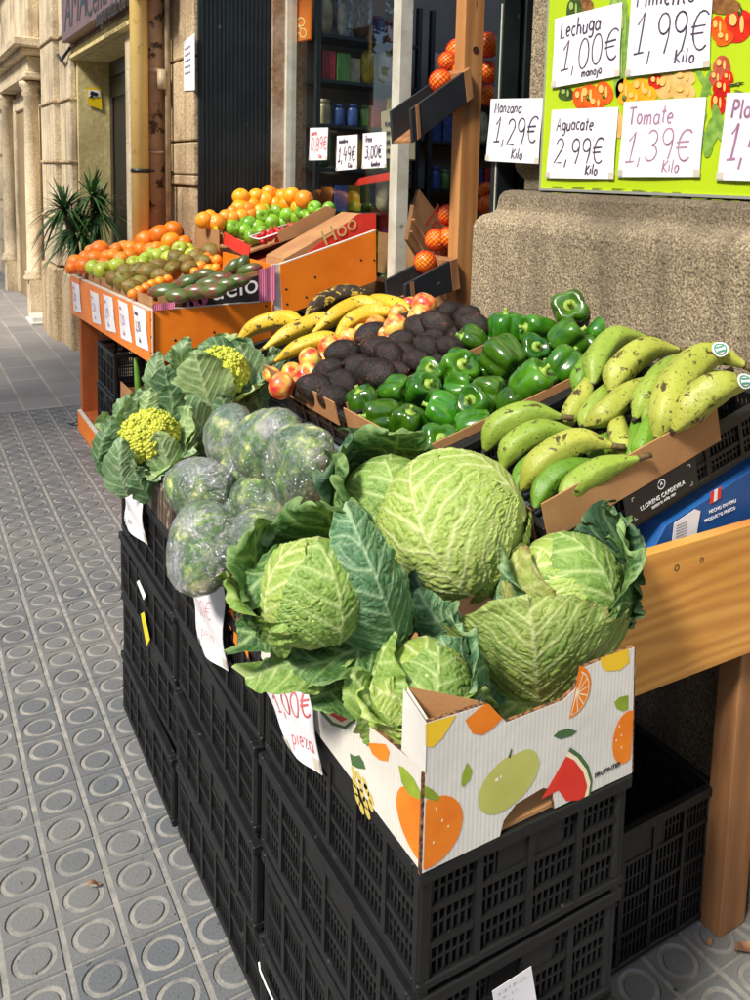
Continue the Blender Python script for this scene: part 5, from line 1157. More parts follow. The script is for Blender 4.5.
mb = MB(); mb.box(.82, 1.3, 3.45, 4.86, .085, .10); obj('shelf', mb, orange_wood, OS)
# five price notes on its street side
mm = [(76, 95, 96), (80.5, 94.5, 0)]
specs = [((72, 281), (79, 285), (74, 311), (81.5, 313)), ((90, 290), (98, 294), (93, 322), (101, 325)), ((103, 293.5), (112, 297.5), (106, 330), (116, 333)), ((118, 299), (127, 304), (121, 338), (132, 343)), ((132.5, 304), (145, 310), (136, 345), (148.5, 351))]
names = ['naranja', 'manzana', 'pera', 'kiuis', 'tomate']
for k, (tl, tr, bl, br) in enumerate(specs):
    P = [at(x, y, 'x', .7975) for x, y in (bl, br, tl, tr)]; fn, W_, H_ = quadfn(P[0], P[1], P[2], P[3], (-1, 0, 0), .002)
    sheet('price_note', 'price note taped to the orange stand, %s from the near corner' % ['fifth', 'fourth', 'third', 'second', 'first'][k], 'price note', fn, W_, H_,
          [(['mango', 'nano', 'pera', 'limon', 'tomate'][k], W_*.1, H_*.76, H_*.12, .004), (['1,20', '1,50', '1,99', '2,10', '1,80'][k], W_*.1, H_*.38, H_*.24, .006), ('kilo', W_*.3, H_*.12, H_*.12, .004)], ink_purple if k != 4 else ink_dark, group='price notes on the orange stand', nx=4, ny=5)
# cardboard flaps of the trays showing above the board
trayc = thing('cardboard_tray', 'row of open cardboard trays holding the low tier fruit on the orange stand', 'tray', (1.05, 4.1, .8))
for k in range(5):
    y0 = ys+.04+k*.335; mb = MB(); zz = .884-.03*(y0-ys); mb.quadslab([(.83, y0, zz-.05), (.83, y0+.32, zz-.06), (.822, y0+.315, zz+.035), (.822, y0+.01, zz+.045)], (1, 0, 0), .004); obj('flap', mb, board_brown, trayc)
mb = MB()
p = [at(a, b, 'y', ys+.03) for a, b in ((150, 300), (246, 262), (248, 255), (160, 292))]
mb.quadslab([Vector((.84, ys+.03, .875)), Vector((1.27, ys+.03, .885)), Vector((1.27, ys+.03, 1.03)), Vector((.84, ys+.03, .93))], (0, 1, 0), .004); obj('near_panel', mb, board_brown, trayc)
mb = MB(); mb.quadslab([Vector((.93, ys+.0295, .885)), Vector((1.25, ys+.0295, .893)), Vector((1.25, ys+.0295, 1.005)), Vector((.93, ys+.0295, .93))], (0, -1, 0), .001)
npn = obj('black_print', mb, mat('black_board', (.012, .012, .014)), trayc)
font_text('lettering', 'uelo', .085, white_print, npn, at(211, 301, 'y', ys+.0275), (1, 0, .14), (-.05, 0, 1), width=.19)
mb = MB()
for a, b, s_ in ((196, 303, .025), (203, 300, .02), (190, 305, .016)):
    pc_ = at(a, b, 'y', ys+.0275); mb.add([(pc_.x+s_*math.cos(i*PI/6), ys+.0275, pc_.z+s_*math.sin(i*PI/6)) for i in range(12)], [tuple(range(12))])
obj('printed_blossom', mb, mat('print_pink', srgb(226, 120, 170), rough=.6), npn)
stripe = bpy.data.materials.new('pink_striped_paper'); stripe.use_nodes = True; N = stripe.node_tree.nodes; L = stripe.node_tree.links; P_ = N['Principled BSDF']
v = coords(N, L); wv = N.new('ShaderNodeTexWave'); wv.inputs['Scale'].default_value = 45; wv.bands_direction = 'X'; L.new(v, wv.inputs[0])
L.new(ramp(N, L, wv.outputs[1], [(.4, srgb(178, 40, 96)), (.6, srgb(226, 150, 176))]), P_.inputs[0]); P_.inputs['Roughness'].default_value = .6
for nm, pts, lab in (('striped_paper', ((258, 270), (275, 265), (275, 300), (259, 302)), 'pink striped paper hanging out of the tray beside the white edged board'), ('striped_paper', ((152, 305), (175, 302), (174, 309), (153, 311)), 'pink striped paper under the mangos at the near corner of the stand')):
    P = [at(x, y, 'y', ys-.006) for x, y in pts]; mb = MB(); mb.quadslab(P, (0, 1, 0), .001)
    n4 = 6; mb = MB(); vs = []
    for i in range(n4+1):
        for j in range(5):
            s_, t_ = i/n4, j/4; pp_ = (P[3]*(1-s_)+P[2]*s_)*(1-t_)+(P[0]*(1-s_)+P[1]*s_)*t_; vs.append(pp_+Vector((0, .004*math.sin(i*1.9), 0)))
    mb.add(vs, [(i*5+j, i*5+5+j, i*5+6+j, i*5+1+j) for i in range(n4) for j in range(4)], 0, True); tag(obj(nm, mb, stripe), lab, 'paper')
# high tier boxes
def ZT(x): return q0.z+k2*(x-q0.x)
hb_ = thing('fruit_box', 'red and kraft cardboard box lying empty along the high tier of the orange stand', 'box', (1.5, ys+.1, 1.1))
P = [at(a, b, 'y', ys+.06) for a, b in ((282, 270), (376, 234), (376, 215), (362, 214), (284, 259))]
mb = MB(); mb.quadslab(P, (0, 1, 0), .2); obj('body', mb, board_brown, hb_)
P = [at(a, b, 'y', ys+.055) for a, b in ((298, 261), (376, 231), (376, 213), (358, 214), (316, 246))]
mb = MB(); mb.quadslab(P, (0, 1, 0), .003); rp = obj('red_print', mb, P_red, hb_)
font_text('lettering', 'Hoo', .06, mat('print_kraft', srgb(206, 176, 110), rough=.6), rp, at(325, 247, 'y', ys+.0515), (1, 0, .55), (-.45, 0, 1), width=.17)
hb2 = thing('fruit_tray', 'brown cardboard tray divider between strawberries and limes on the high tier', 'tray', (1.45, ys+.3, 1.1))
P = [at(a, b, 'y', ys+.30) for a, b in ((280, 243), (333, 222), (336, 209), (326, 206), (278, 232))]
mb = MB(); mb.quadslab(P, (0, 1, 0), .004); obj('panel', mb, board_brown, hb2)
bt = thing('fruit_tray', 'kraft tray carrying the heap of oranges at the far end of the high tier', 'tray', (1.5, 4.2, 1.05))
for a_, b_ in (((1.30, 4.0, 1.03), (1.30, 4.38, 1.03)), ((1.30, 4.38, 1.03), (1.74, 4.38, 1.16)), ((1.74, 4.38, 1.16), (1.74, 4.0, 1.16))):
    A_, B_ = Vector(a_), Vector(b_); mb = MB(); mb.quadslab([A_, B_, B_+Vector((0, 0, .11)), A_+Vector((0, 0, .11))], (B_-A_).cross(ZZ), .004); obj('side_panel', mb, board_brown, bt)
mb = MB(); mb.quadslab([(1.335, 3.95, 1.0), (1.74, 3.95, 1.13), (1.74, 4.38, 1.13), (1.335, 4.38, 1.0)], (0, 0, 1), .01); obj('bottom', mb, board_brown, bt)
lt = thing('fruit_tray', 'low cardboard tray with a red printed front corner under the limes', 'tray', (1.33, ys+.6, 1.0))
P = [at(a, b, 'x', 1.325) for a, b in ((248, 258), (222, 244), (224, 232), (250, 246))]
mb = MB(); mb.quadslab(P, (1, 0, 0), .004); obj('red_front', mb, P_red, lt)
P = [at(a, b, 'x', 1.322) for a, b in ((222, 244), (196, 232), (196, 226), (205, 229), (224, 234))]
mb = MB(); mb.quadslab(P, (1, 0, 0), .004); obj('kraft_front', mb, board_brown, lt)
pt = [at(a, b, 'x', 1.31) for a, b in ((204, 232), (220, 240), (217, 226), (206, 224))]
mb = MB(); mb.quadslab(pt, (-1, 0, 0), .002); tag(obj('price_tag', mb, mat('yellow_label', srgb(226, 214, 30))), 'small yellow tag standing between the two tiers of the orange stand', 'tag')

# things stored under the orange stand
cu1 = make_crate('storage_crate', 'black crate standing under the orange stand, lower of two', .36, .40, .22, [.07, .14], False)
place(cu1, (1.03, 4.38, .101)); cu2 = dup(cu1, (1.03, 4.36, .322), label='black crate under the orange stand, stacked on the lower one'); cu1['group'] = cu2['group'] = 'black crates under the orange stand'
cb_ = tray('leek_box', 'kraft box of leeks standing under the orange stand', .86, 1.2, 3.86, 4.08, .101, .33, board_brown, board_brown)
lk = mat('leek_green', srgb(110, 160, 60), srgb(86, 136, 44), ns=8, rough=.5)
for i in range(4):
    x, y = .91+.05*i, 3.9+.04*(i % 3); mb = MB(); mb.tube([(x, y, .15), (x-.01, y, .42), (x-.03+.02*i, y+.03*(i-1), .58+.02*i)], [.016, .016, .008], 8); tag(obj('leek', mb, lk), 'green leek standing in the kraft box under the orange stand', 'leek', 'leeks in the kraft box')
cu3 = make_crate('storage_crate', 'low black crate near the viewer under the orange stand', .36, .34, .24, [.08, .16], False); place(cu3, (1.06, 3.62, .101))
wb = tray('wood_crate', 'pale wooden crate end standing under the stand behind the cauliflower leaves', .84, 1.1, 3.46, 3.52, .101, .2, wood_pine, wood_pine, .01)

# ------------------------------------------------------------------ produce prototypes (placed copies below)
def fruit_body(seg=26, rings=18, fn=None): mb = MB(); mb.sphere((0, 0, 0), 1, seg, rings, fn); return mb
def r_orange(d, th, ph): k = 1-.10*math.exp(-(ph/.22)**2)-.06*math.exp(-((PI-ph)/.25)**2); return Vector((d.x, d.y, d.z*.95))*k*(1+.012*math.sin(3*th+ph*2))
m_or = mat('orange_peel', srgb(255, 160, 34), srgb(250, 140, 20), ns=2, rough=.38, bump=.0006, bs=22, hue=.035, val=.25, coat=.15, coatr=.3)
m_lem = mat('orange_yellow_peel', srgb(248, 170, 40), srgb(244, 150, 30), ns=2, rough=.4, bump=.0006, bs=22, hue=.03, val=.2, coat=.15, coatr=.3)
m_ga = mat('green_apple_skin', srgb(168, 190, 50), srgb(190, 204, 70), ns=1.6, rough=.28, hue=.03, val=.2, coat=.3, spots=(srgb(204, 208, 120), 9, .62, .1))
m_lime = mat('lime_skin', srgb(104, 160, 40), srgb(132, 184, 50), ns=1.6, rough=.25, bump=.0003, bs=20, hue=.02, val=.25, coat=.4)
m_pear = mat('brown_pear_skin', srgb(134, 100, 40), srgb(120, 118, 44), ns=1.2, rough=.55, bump=.0003, bs=20, hue=.03, val=.3, spots=(srgb(96, 62, 32), 3, .55, .1))
m_mango = mat('mango_skin', srgb(58, 74, 34), srgb(110, 40, 48), ns=1.1, rough=.3, hue=.03, val=.3, coat=.3, stops=[(.36, srgb(66, 96, 40)), (.54, srgb(84, 88, 44)), (.64, srgb(112, 50, 48)), (.76, srgb(150, 96, 54))])
m_str = mat('strawberry_skin', srgb(206, 24, 30), srgb(180, 14, 24), ns=5, rough=.25, bump=.0012, bs=9, val=.2, coat=.3)
m_avo = mat('avocado_skin', srgb(36, 23, 20), srgb(17, 15, 13), ns=2.5, rough=.40, r2=.26, bump=.0032, bs=13, hue=.02, val=.5, spots=(srgb(72, 40, 34), 3, .54, .14), spots2=(srgb(64, 62, 34), 7, .64, .1), spec=.4)
m_apl = mat('apple_skin', srgb(226, 180, 80), srgb(196, 50, 40), ns=1.0, rough=.28, hue=.02, val=.15, coat=.35, stops=[(.38, srgb(222, 196, 96)), (.5, srgb(226, 140, 66)), (.62, srgb(196, 44, 44))], scl=(1, 1, .7))
m_pep = mat('pepper_skin', srgb(36, 82, 10), srgb(62, 114, 18), ns=1.3, rough=.2, hue=.03, val=.7, coat=.5, coatr=.05, bump=.0004, bs=5)
m_pst = mat('pepper_stem', srgb(146, 172, 70), srgb(120, 150, 54), ns=4, rough=.5, bump=.0005, bs=12)
m_stem = mat('fruit_stem', srgb(96, 76, 44), srgb(70, 54, 32), ns=4, rough=.8)
m_calyx = mat('orange_calyx', srgb(110, 130, 50), srgb(90, 104, 40), ns=4, rough=.8)
def proto(name, label, cat, group, mb, m, parts=()):
    me = None; t = thing(name, label, cat, (0, 0, 0), group); obj('flesh' if name not in ('strawberry',) else 'berry', mb, m, t)
    for nm, pm, mm_ in parts: obj(nm, pm, mm_, t)
    return t
stalk = lambda z0, z1, r=.07, bx_=.05: MB().tube([(0, 0, z0), (0, 0, (z0+z1)/2), (bx_, 0, z1)], [r, r*.8, r], 7)
cal = MB(); cal.add([(.10*math.cos(i*PI/5)*(1 if i % 2 else .5), .10*math.sin(i*PI/5)*(1 if i % 2 else .5), .862) for i in range(10)], [tuple(range(10))])
PR = {}
def r_apple(d, th, ph):
    k = 1-.32*math.exp(-(ph/.35)**2)-.15*math.exp(-((PI-ph)/.3)**2); return Vector((d.x, d.y, d.z*.93))*k*(1+.02*math.sin(th*5)*math.sin(ph)*(ph/PI))*(1+.05*math.cos(ph))
def r_pear(d, th, ph): s_ = 1-.42*math.exp(-((ph-.35)/.55)**2); return Vector((d.x*s_*.9, d.y*s_*.9, d.z*1.15))
def r_mango(d, th, ph): return Vector((d.x*.78*(1+.06*math.cos(th)), d.y*.66, d.z*1.25+.12*d.x*d.x))
def r_avo(d, th, ph): s_ = 1-.25*math.exp(-((ph)/.75)**2); k = 1+.03*math.sin(th*3+ph*4); return Vector((d.x*s_*.86*k, d.y*s_*.86*k, d.z*1.22))
def r_str(d, th, ph): s_ = .95-.35*(1-math.cos(ph))/2*1.2; return Vector((d.x*s_, d.y*s_, d.z*1.1))
def r_pep(kk, tall=1.0, n_=4, ph0=0):
    def f(d, th, ph):
        lob = 1+.17*(abs(math.cos(n_*(th+ph0)/2)+.12*math.sin(th*2+ph*3))-.55)*math.sin(ph)**.6*2+.03*math.sin(3*ph+th*2+kk*9)
        q = (abs(math.sin(ph))**.62 if 0 < ph < PI else 0)
        top = .30*math.exp(-(ph/.42)**2)+.20*math.exp(-((PI-ph)/.5)**2)*(1+.3*math.cos(n_*th))
        z = math.copysign(abs(math.cos(ph))**.8, math.cos(ph)); tp = 1-.16*(1-math.cos(ph))/2
        return Vector((math.cos(th)*q*lob*.92*tp+.05*z*kk, math.sin(th)*q*lob*.92*tp, z*tall*(1-top)))
    return f
pp_n = [('a', .3, .95, 4, .2), ('b', -.5, 1.12, 3, .9), ('c', .8, 1.0, 4, 1.4)]
def addp(key, *a): PR[key] = [proto(*a), False]
addp('orange', 'orange', 'orange', 'orange', 'g', fruit_body(24, 16, r_orange), m_or, [('calyx', cal, m_calyx)])
addp('pale_orange', 'orange', 'orange', 'orange', 'g', fruit_body(24, 16, r_orange), m_lem, [('calyx', cal, m_calyx)])
addp('green_apple', 'green_apple', 'apple', 'apple', 'g', fruit_body(24, 16, r_apple), m_ga, [('stalk', stalk(.5, .85, .04), m_stem)])
addp('lime', 'green_apple', 'lime', 'apple', 'g', fruit_body(24, 16, r_apple), m_lime, [('stalk', stalk(.5, .85, .04), m_stem)])
addp('pear', 'brown_pear', 'pear', 'pear', 'g', fruit_body(22, 16, r_pear), m_pear, [('stalk', stalk(1.0, 1.4, .05), m_stem)])
addp('mango', 'mango', 'mango', 'mango', 'g', fruit_body(24, 18, r_mango), m_mango, [('stalk', stalk(1.15, 1.32, .06), m_stem)])
addp('tangerine', 'tangerine', 'tangerine', 'tangerine', 'g', fruit_body(18, 12, r_orange), m_or, [('calyx', cal, m_calyx)])
cs = MB()
for i in range(7):
    a = i*2*PI/7; cs.add([(0, 0, 1.08), (.35*math.cos(a-.3), .35*math.sin(a-.3), 1.06), (.85*math.cos(a), .85*math.sin(a), .98), (.35*math.cos(a+.3), .35*math.sin(a+.3), 1.06)], [(0, 1, 2, 3)])
addp('strawberry', 'strawberry', 'strawberry', 'strawberry', 'g', fruit_body(16, 12, r_str), m_str, [('leaf_cap', cs, m_calyx)])
addp('avocado', 'avocado', 'avocado', 'avocado', 'g', fruit_body(30, 22, r_avo), m_avo, [('stem_button', stalk(1.14, 1.24, .10, 0), m_stem)])
addp('apple', 'red_apple', 'apple', 'apple', 'g', fruit_body(28, 20, r_apple), m_apl, [('stalk', stalk(.5, .9, .035), m_stem)])
for key, kk, tall, n_, ph0 in pp_n:
    sb = MB(); sb.lathe((0, 0, 0), [(.34, tall*.66), (.30, tall*.74), (.16, tall*.76), (.11, tall*.9), (.10, tall*1.0), (.13, tall*1.10)], 10)
    addp('pepper_'+key, 'bell_pepper', 'pepper', 'bell pepper', 'g', fruit_body(44, 30, r_pep(kk, tall, n_, ph0)), m_pep, [('stem', sb, m_pst)])
def put(key, c, r, d, label, group, roll=0, sc=None):
    """place a fruit: centre c, radius r, stem direction d"""
    q_ = Vector(d).normalized().to_track_quat('Z', 'Y').to_matrix() @ Matrix.Rotation(roll, 3, 'Z')
    ent = PR[key]; s_ = (r, r, r) if sc is None else (r*sc[0], r*sc[1], r*sc[2])
    if not ent[1]: ent[1] = True; o = place(ent[0], c, q_, s_, label, group)
    else: o = dup(ent[0], c, q_, s_, label, group)
    return o
RG = random.Random(21)
def rdir(up=.6): return Vector((RG.gauss(0, 1), RG.gauss(0, 1), abs(RG.gauss(0, 1))*up+.1))
def row_word(y, cuts, words):
    for c_, w_ in zip(cuts, words):
        if y < c_: return w_
    return words[-1]
# ------------------------------------------------------------------ fruit on the orange stand
def T1(px, py, h=.0): return at_plane(px, py, .885, .80, .26, h)
def T2(px, py, h=.0):
    p = at_plane(px, py, q0.z, q0.x, k2, h); p = p if p.x < 1.70 else at(px, py, 'x', 1.70); return p if p.y < 4.22 else at(px, py, 'y', 4.22-.0035*max(0, py-200))
def pile(key, lst, plane, h, label, group, rs=1.0, zz=None, sc=None):
    for i, it in enumerate(lst):
        px, py, r = it[:3]; p = plane(px, py, h+(it[3] if len(it) > 3 else 0)); rad = r*depth(p)/F*rs*1.1
        put(key, p, rad, rdir(), label, group, RG.uniform(0, 6), sc)
OR1 = [(76, 263, 8), (84.5, 266, 8), (99.5, 250, 9, .03), (86, 258, 7), (95, 259, 8), (91, 251, 6), (107, 257, 7), (117, 250, 7), (124, 248, 7), (131, 249, 7), (146, 240, 10, .03), (160, 235, 10, .05), (173, 230, 8.5, .06), (171, 242, 9, .02), (139, 242, 8, .02), (157, 249, 7), (113, 256, 7), (121, 259, 7), (104, 265, 7), (141, 250, 7), (72, 268, 6), (151, 250, 7), (130, 256, 7), (184, 243, 7)]
pile('orange', OR1, T1, .03, 'orange in the left half of the low tier of the orange stand', 'oranges on the low tier')
GA1 = [(94, 268, 8), (102.6, 271, 8.5), (117.6, 267, 8.5), (134.6, 264, 8), (147, 260, 8), (157, 257, 8), (169, 259, 8), (180, 249, 7.5, .02), (152, 255, 7), (165, 252, 6.5), (192, 255, 7), (188, 250, 6.5), (126, 271, 7), (109, 268, 7), (142, 263, 7)]
pile('green_apple', GA1, T1, .03, 'yellow green apple between the oranges and the pears on the low tier', 'green apples on the low tier')
PE1 = [(126, 274, 9), (124, 282, 9), (149.5, 273, 9.5), (139, 271, 8.5), (159, 267, 8), (176, 259, 8.5), (173, 270, 8), (186, 262, 7), (140, 284, 8), (197.5, 257, 8), (210, 252, 8.5), (190, 268, 7), (114, 279, 7), (132, 288, 8), (160, 276, 7), (203, 262, 7)]
pile('pear', PE1, T1, .025, 'brownish green pear beside the mangos on the low tier', 'pears on the low tier', 1.15)
TA1 = [(152, 285, 5), (160, 282, 5), (209, 269, 5), (211, 261, 5), (217, 260, 5), (201, 266, 5), (139, 291, 5), (133, 294, 5), (207, 257, 4.5), (146, 288, 5), (168, 279, 4.5), (195, 272, 4.5), (216, 268, 4.5)]
pile('tangerine', TA1, T1, .02, 'small tangerine along the divider between pears and mangos', 'tangerines on the low tier')
MG1 = [((164.5, 292.5), 9.5, (1, .25)), ((186, 284), 9, (.6, .6)), ((196, 292), 8.5, (1, .3)), ((209, 284), 8, (1, .5)), ((220, 279), 8, (1, .3)), ((232, 270), 8, (.4, 1)), ((241, 268), 8, (.2, 1)), ((205, 275), 7, (1, .2)), ((250, 270), 7, (.8, .5)), ((178, 296), 7.5, (1, .1)), ((226, 285), 7, (1, .3)), ((214, 291), 7.5, (1, .3)), ((238, 281), 7, (1, .4))]
for i, ((px, py), r, (a, b)) in enumerate(MG1):
    p = T1(px, py, .02); d = RR*a+ZZ*b*.5; put('mango', p, r*1.45*depth(p)/F, d, 'green and dark red mango at the near end of the low tier', 'mangos on the low tier', RG.uniform(-.5, .5))
OR2 = [(241, 197, 8, .05), (240, 208, 8), (252, 205, 7), (265, 201, 9, .05), (269, 193, 7.5, .07), (276, 205, 8.5), (283, 197, 7.5, .03), (292, 196, 8, .03), (288, 204, 8), (304, 200, 9, .03), (247, 210, 8), (260, 212, 8), (297, 207, 6), (233, 212, 6), (256, 196, 7, .03), (278, 197, 7, .03)]
pile('orange', OR2, T2, .03, 'orange heaped at the back of the high tier in front of the window', 'oranges on the high tier')
LE2 = [(204, 220, 8), (216, 223, 9), (232, 219, 8), (241, 217, 8), (226, 217, 7), (210, 216, 6), (250, 214, 7)]
pile('pale_orange', LE2, T2, .02, 'pale yellow orange at the street end of the high tier', 'pale oranges on the high tier')
LI2 = [(233, 228, 8), (244, 232, 8), (243, 220, 7.5), (261, 216, 8, .01), (257, 228, 8), (249, 224, 8), (272, 223, 8.5), (277, 212, 8, .02), (289, 215, 8.5), (303, 211, 8), (315, 208, 7), (329, 208, 6), (252, 237, 7.5), (240, 229, 7), (266, 211, 7), (283, 223, 7), (297, 218, 7), (262, 233, 7), (309, 217, 6), (321, 214, 6)]
pile('lime', LI2, T2, .01, 'shiny green apple on the high tier in front of the oranges', 'shiny green apples on the high tier')
pn = thing('punnet', 'clear plastic punnet of strawberries on the high tier of the orange stand', 'punnet', T2(280, 240))
pc_ = T2(279, 243, -.02); mb = MB()
ex, ey, ez = Vector((1, 0, k2)).normalized(), Vector((0, 1, 0)), Vector((-k2, 0, 1)).normalized()
cl_ = mat('clear_plastic', srgb(230, 230, 235), rough=.15); 
clm = bpy.data.materials.new('clear_punnet'); clm.use_nodes = True; N = clm.node_tree.nodes; L = clm.node_tree.links; N.remove(N['Principled BSDF']); tb = N.new('ShaderNodeBsdfTransparent'); gb = N.new('ShaderNodeBsdfGlossy'); gb.inputs['Roughness'].default_value = .15; mx = N.new('ShaderNodeMixShader'); mx.inputs[0].default_value = .14; L.new(tb.outputs[0], mx.inputs[1]); L.new(gb.outputs[0], mx.inputs[2]); L.new(mx.outputs[0], N['Material Output'].inputs[0])
for a, b in (((-.11, -.07), (.11, -.07)), ((.11, -.07), (.11, .07)), ((.11, .07), (-.11, .07)), ((-.11, .07), (-.11, -.07))):
    A_, B_ = pc_+ex*a[0]+ey*a[1], pc_+ex*b[0]+ey*b[1]; mb.add([A_, B_, B_+ez*.06, A_+ez*.06], [(0, 1, 2, 3)])
obj('wall', mb, clm, pn); mb = MB(); mb.tube([pc_+ez*.06+ex*a+ey*b for a, b in ((-.11, -.07), (.11, -.07), (.11, .07), (-.11, .07), (-.11, -.07))], .004, 6); obj('rim', mb, cl_, pn)
for i in range(26):
    p = pc_+ex*RG.uniform(-.09, .09)+ey*RG.uniform(-.055, .055)+ez*RG.uniform(.02, .075); put('strawberry', p, .0165, rdir(), 'red strawberry in the clear punnet on the high tier', 'strawberries in the punnet')

# ------------------------------------------------------------------ produce on the tilted crates
def TP(px, py, h): return at_plane(px, py, .90, .80, KT, h)
PEP = [(570, 311, 19, .075), (538, 330, 16, .04), (506, 330, 18, .04), (568, 340, 19, .04), (600, 331, 14, .03), (472, 342, 15, .03), (504, 358, 21, .04), (534, 352, 16, .02), (564, 366, 19, .03), (464, 366, 18, .03), (532, 384, 20, .03), (488, 391, 16, .02), (510, 405, 16, .0), (476, 404, 18, .02),
       (364, 404, 17, .01), (396, 392, 17, .02), (382, 416, 17, .01), (408, 424, 17, -.005), (422, 390, 17, .03), (430, 376, 15, .02), (444, 412, 19, .01), (458, 370, 19, .03), (474, 426, 17, -.005), (438, 444, 20, -.01), (412, 376, 13, .0), (488, 372, 14, .0), (460, 388, 15, .0), (428, 406, 14, -.02), (550, 376, 14, -.01), (520, 342, 14, -.01), (490, 346, 14, .0), (584, 352, 16, .0), (552, 324, 15, .0), (500, 424, 14, -.03), (548, 398, 14, -.03), (412, 406, 13, -.02), (585, 325, 13, .01), (452, 352, 12, .0), (520, 398, 13, -.03), (460, 430, 14, -.03)]
keys = ['pepper_a', 'pepper_b', 'pepper_c']
for i, (px, py, r, h) in enumerate(PEP):
    p = TP(px, py, h-.015); wh = 'near the stone wall' if p.x > 1.12 else ('in the middle of its crate' if p.x > .96 else 'at the street end of its crate')
    d = Vector((RG.gauss(0, .7), RG.gauss(-.3, .7), RG.uniform(-.2, 1.1)))
    put(keys[i % 3], p, r*1.12*depth(p)/F, d, 'shiny green bell pepper '+wh, 'bell peppers '+wh, RG.uniform(0, 6))
AVO = [(374, 336, 18), (344, 354, 19, .02), (328, 372, 17, .01), (318, 390, 19), (336, 400, 18, -.01), (376, 376, 23, .02), (356, 368, 18), (378, 350, 18, .01), (390, 356, 18, .02), (402, 342, 16), (420, 330, 17, .01), (438, 326, 18, .02), (450, 312, 15, .01), (474, 326, 18, .03), (428, 348, 16, .02), (450, 347, 14, .02), (418, 362, 15, .01), (404, 356, 16), (396, 374, 15), (345, 384, 17), (460, 336, 14), (434, 338, 14), (362, 392, 14, -.02), (304, 392, 13, -.01), (388, 334, 14), (436, 362, 12, -.01), (466, 316, 13), (408, 322, 12)]
for i, it in enumerate(AVO):
    px, py, r = it[:3]; h = it[3] if len(it) > 3 else 0; p = TP(px, py, h+.012); wh = 'near the doorway post' if p.x > 1.08 else 'at the street end of its crate'
    put('avocado', p, r*RG.uniform(.88, 1.02)*depth(p)/F, RR*RG.choice([-1, 1])*RG.uniform(.5, 1)+BB*RG.uniform(-.6, .6)+ZZ*RG.uniform(-.3, .5), 'dark purple avocado '+wh, 'avocados '+wh, RG.uniform(0, 6))
APL = [(282, 386, 14, .02), (292, 373, 11), (308, 374, 12), (310, 360, 13, .02), (323, 363, 11), (330, 347, 12, .01), (350, 339, 11), (376, 327, 12), (396, 327, 13, .02), (398, 315, 11, .02), (420, 317, 13, .03), (424, 305, 13, .05), (338, 354, 11), (364, 334, 11), (300, 386, 11, -.01), (386, 318, 10), (345, 346, 10), (372, 314, 9), (410, 306, 10, .01), (386, 336, 10), (272, 376, 10, -.02)]
for i, it in enumerate(APL):
    px, py, r = it[:3]; h = it[3] if len(it) > 3 else 0; p = TP(px, py, h+.012); put('apple', p, r*depth(p)/F, rdir(1.2), 'red and yellow apple between the avocados and the ripe plantains', 'apples beside the avocados', RG.uniform(0, 6))

# plantains: curved, five sided, tapered
def plantain_mat(name, c1, c2, dark, amt, tip):
    m = bpy.data.materials.new(name); m.use_nodes = True; N = m.node_tree.nodes; L = m.node_tree.links; P = N['Principled BSDF']; v = coords(N, L)
    col = ramp(N, L, noise(N, L, v, 7, 4), [(.35, c1), (.65, c2)])
    sc_ = noise(N, L, coords(N, L, 'Object', (1, 1, 1)), 42, 5, .62, .6); f = ramp(N, L, sc_, [(.635-amt, (0, 0, 0)), (.665-amt, (1, 1, 1))]); col = mixc(N, L, f, col, dark)
    s2 = noise(N, L, v, 190, 2, .5); col = mixc(N, L, ramp(N, L, s2, [(.645, (0, 0, 0)), (.69, (.85, .85, .85))]), col, dark)
    al = N.new('ShaderNodeAttribute'); al.attribute_name = 'tip'; rd = N.new('ShaderNodeAttribute'); rd.attribute_name = 'ridge'
    col = mixc(N, L, mth(N, L, 'MULTIPLY', rd.outputs['Fac'], .25), col, tuple(c*.7 for c in dark))
    tf = mth(N, L, 'ADD', al.outputs['Fac'], mth(N, L, 'MULTIPLY_ADD', noise(N, L, v, 60, 3), .5, -.25)); col = mixc(N, L, ramp(N, L, tf, [(.45, (0, 0, 0)), (.75, (1, 1, 1))]), col, tip)
    L.new(col, P.inputs['Base Color']); P.inputs['Roughness'].default_value = .5; L.new(bumpn(N, L, noise(N, L, v, 60, 4), .0025), P.inputs['Normal']); return m
PG = plantain_mat('green_plantain_skin', srgb(120, 146, 48), srgb(146, 166, 64), srgb(70, 62, 28), .02, srgb(60, 46, 34))
PG2 = plantain_mat('yellow_green_plantain_skin', srgb(150, 158, 60), srgb(174, 176, 76), srgb(74, 60, 30), .05, srgb(60, 44, 34))
PG3 = plantain_mat('deep_green_plantain_skin', srgb(84, 124, 28), srgb(108, 148, 38), srgb(60, 58, 26), .01, srgb(60, 46, 34))
PYL = plantain_mat('ripe_plantain_skin', srgb(212, 176, 40), srgb(196, 160, 34), srgb(70, 52, 26), .035, srgb(50, 38, 30))
PYD = plantain_mat('overripe_plantain_skin', srgb(190, 160, 50), srgb(160, 130, 40), srgb(48, 36, 24), .20, srgb(44, 34, 28))
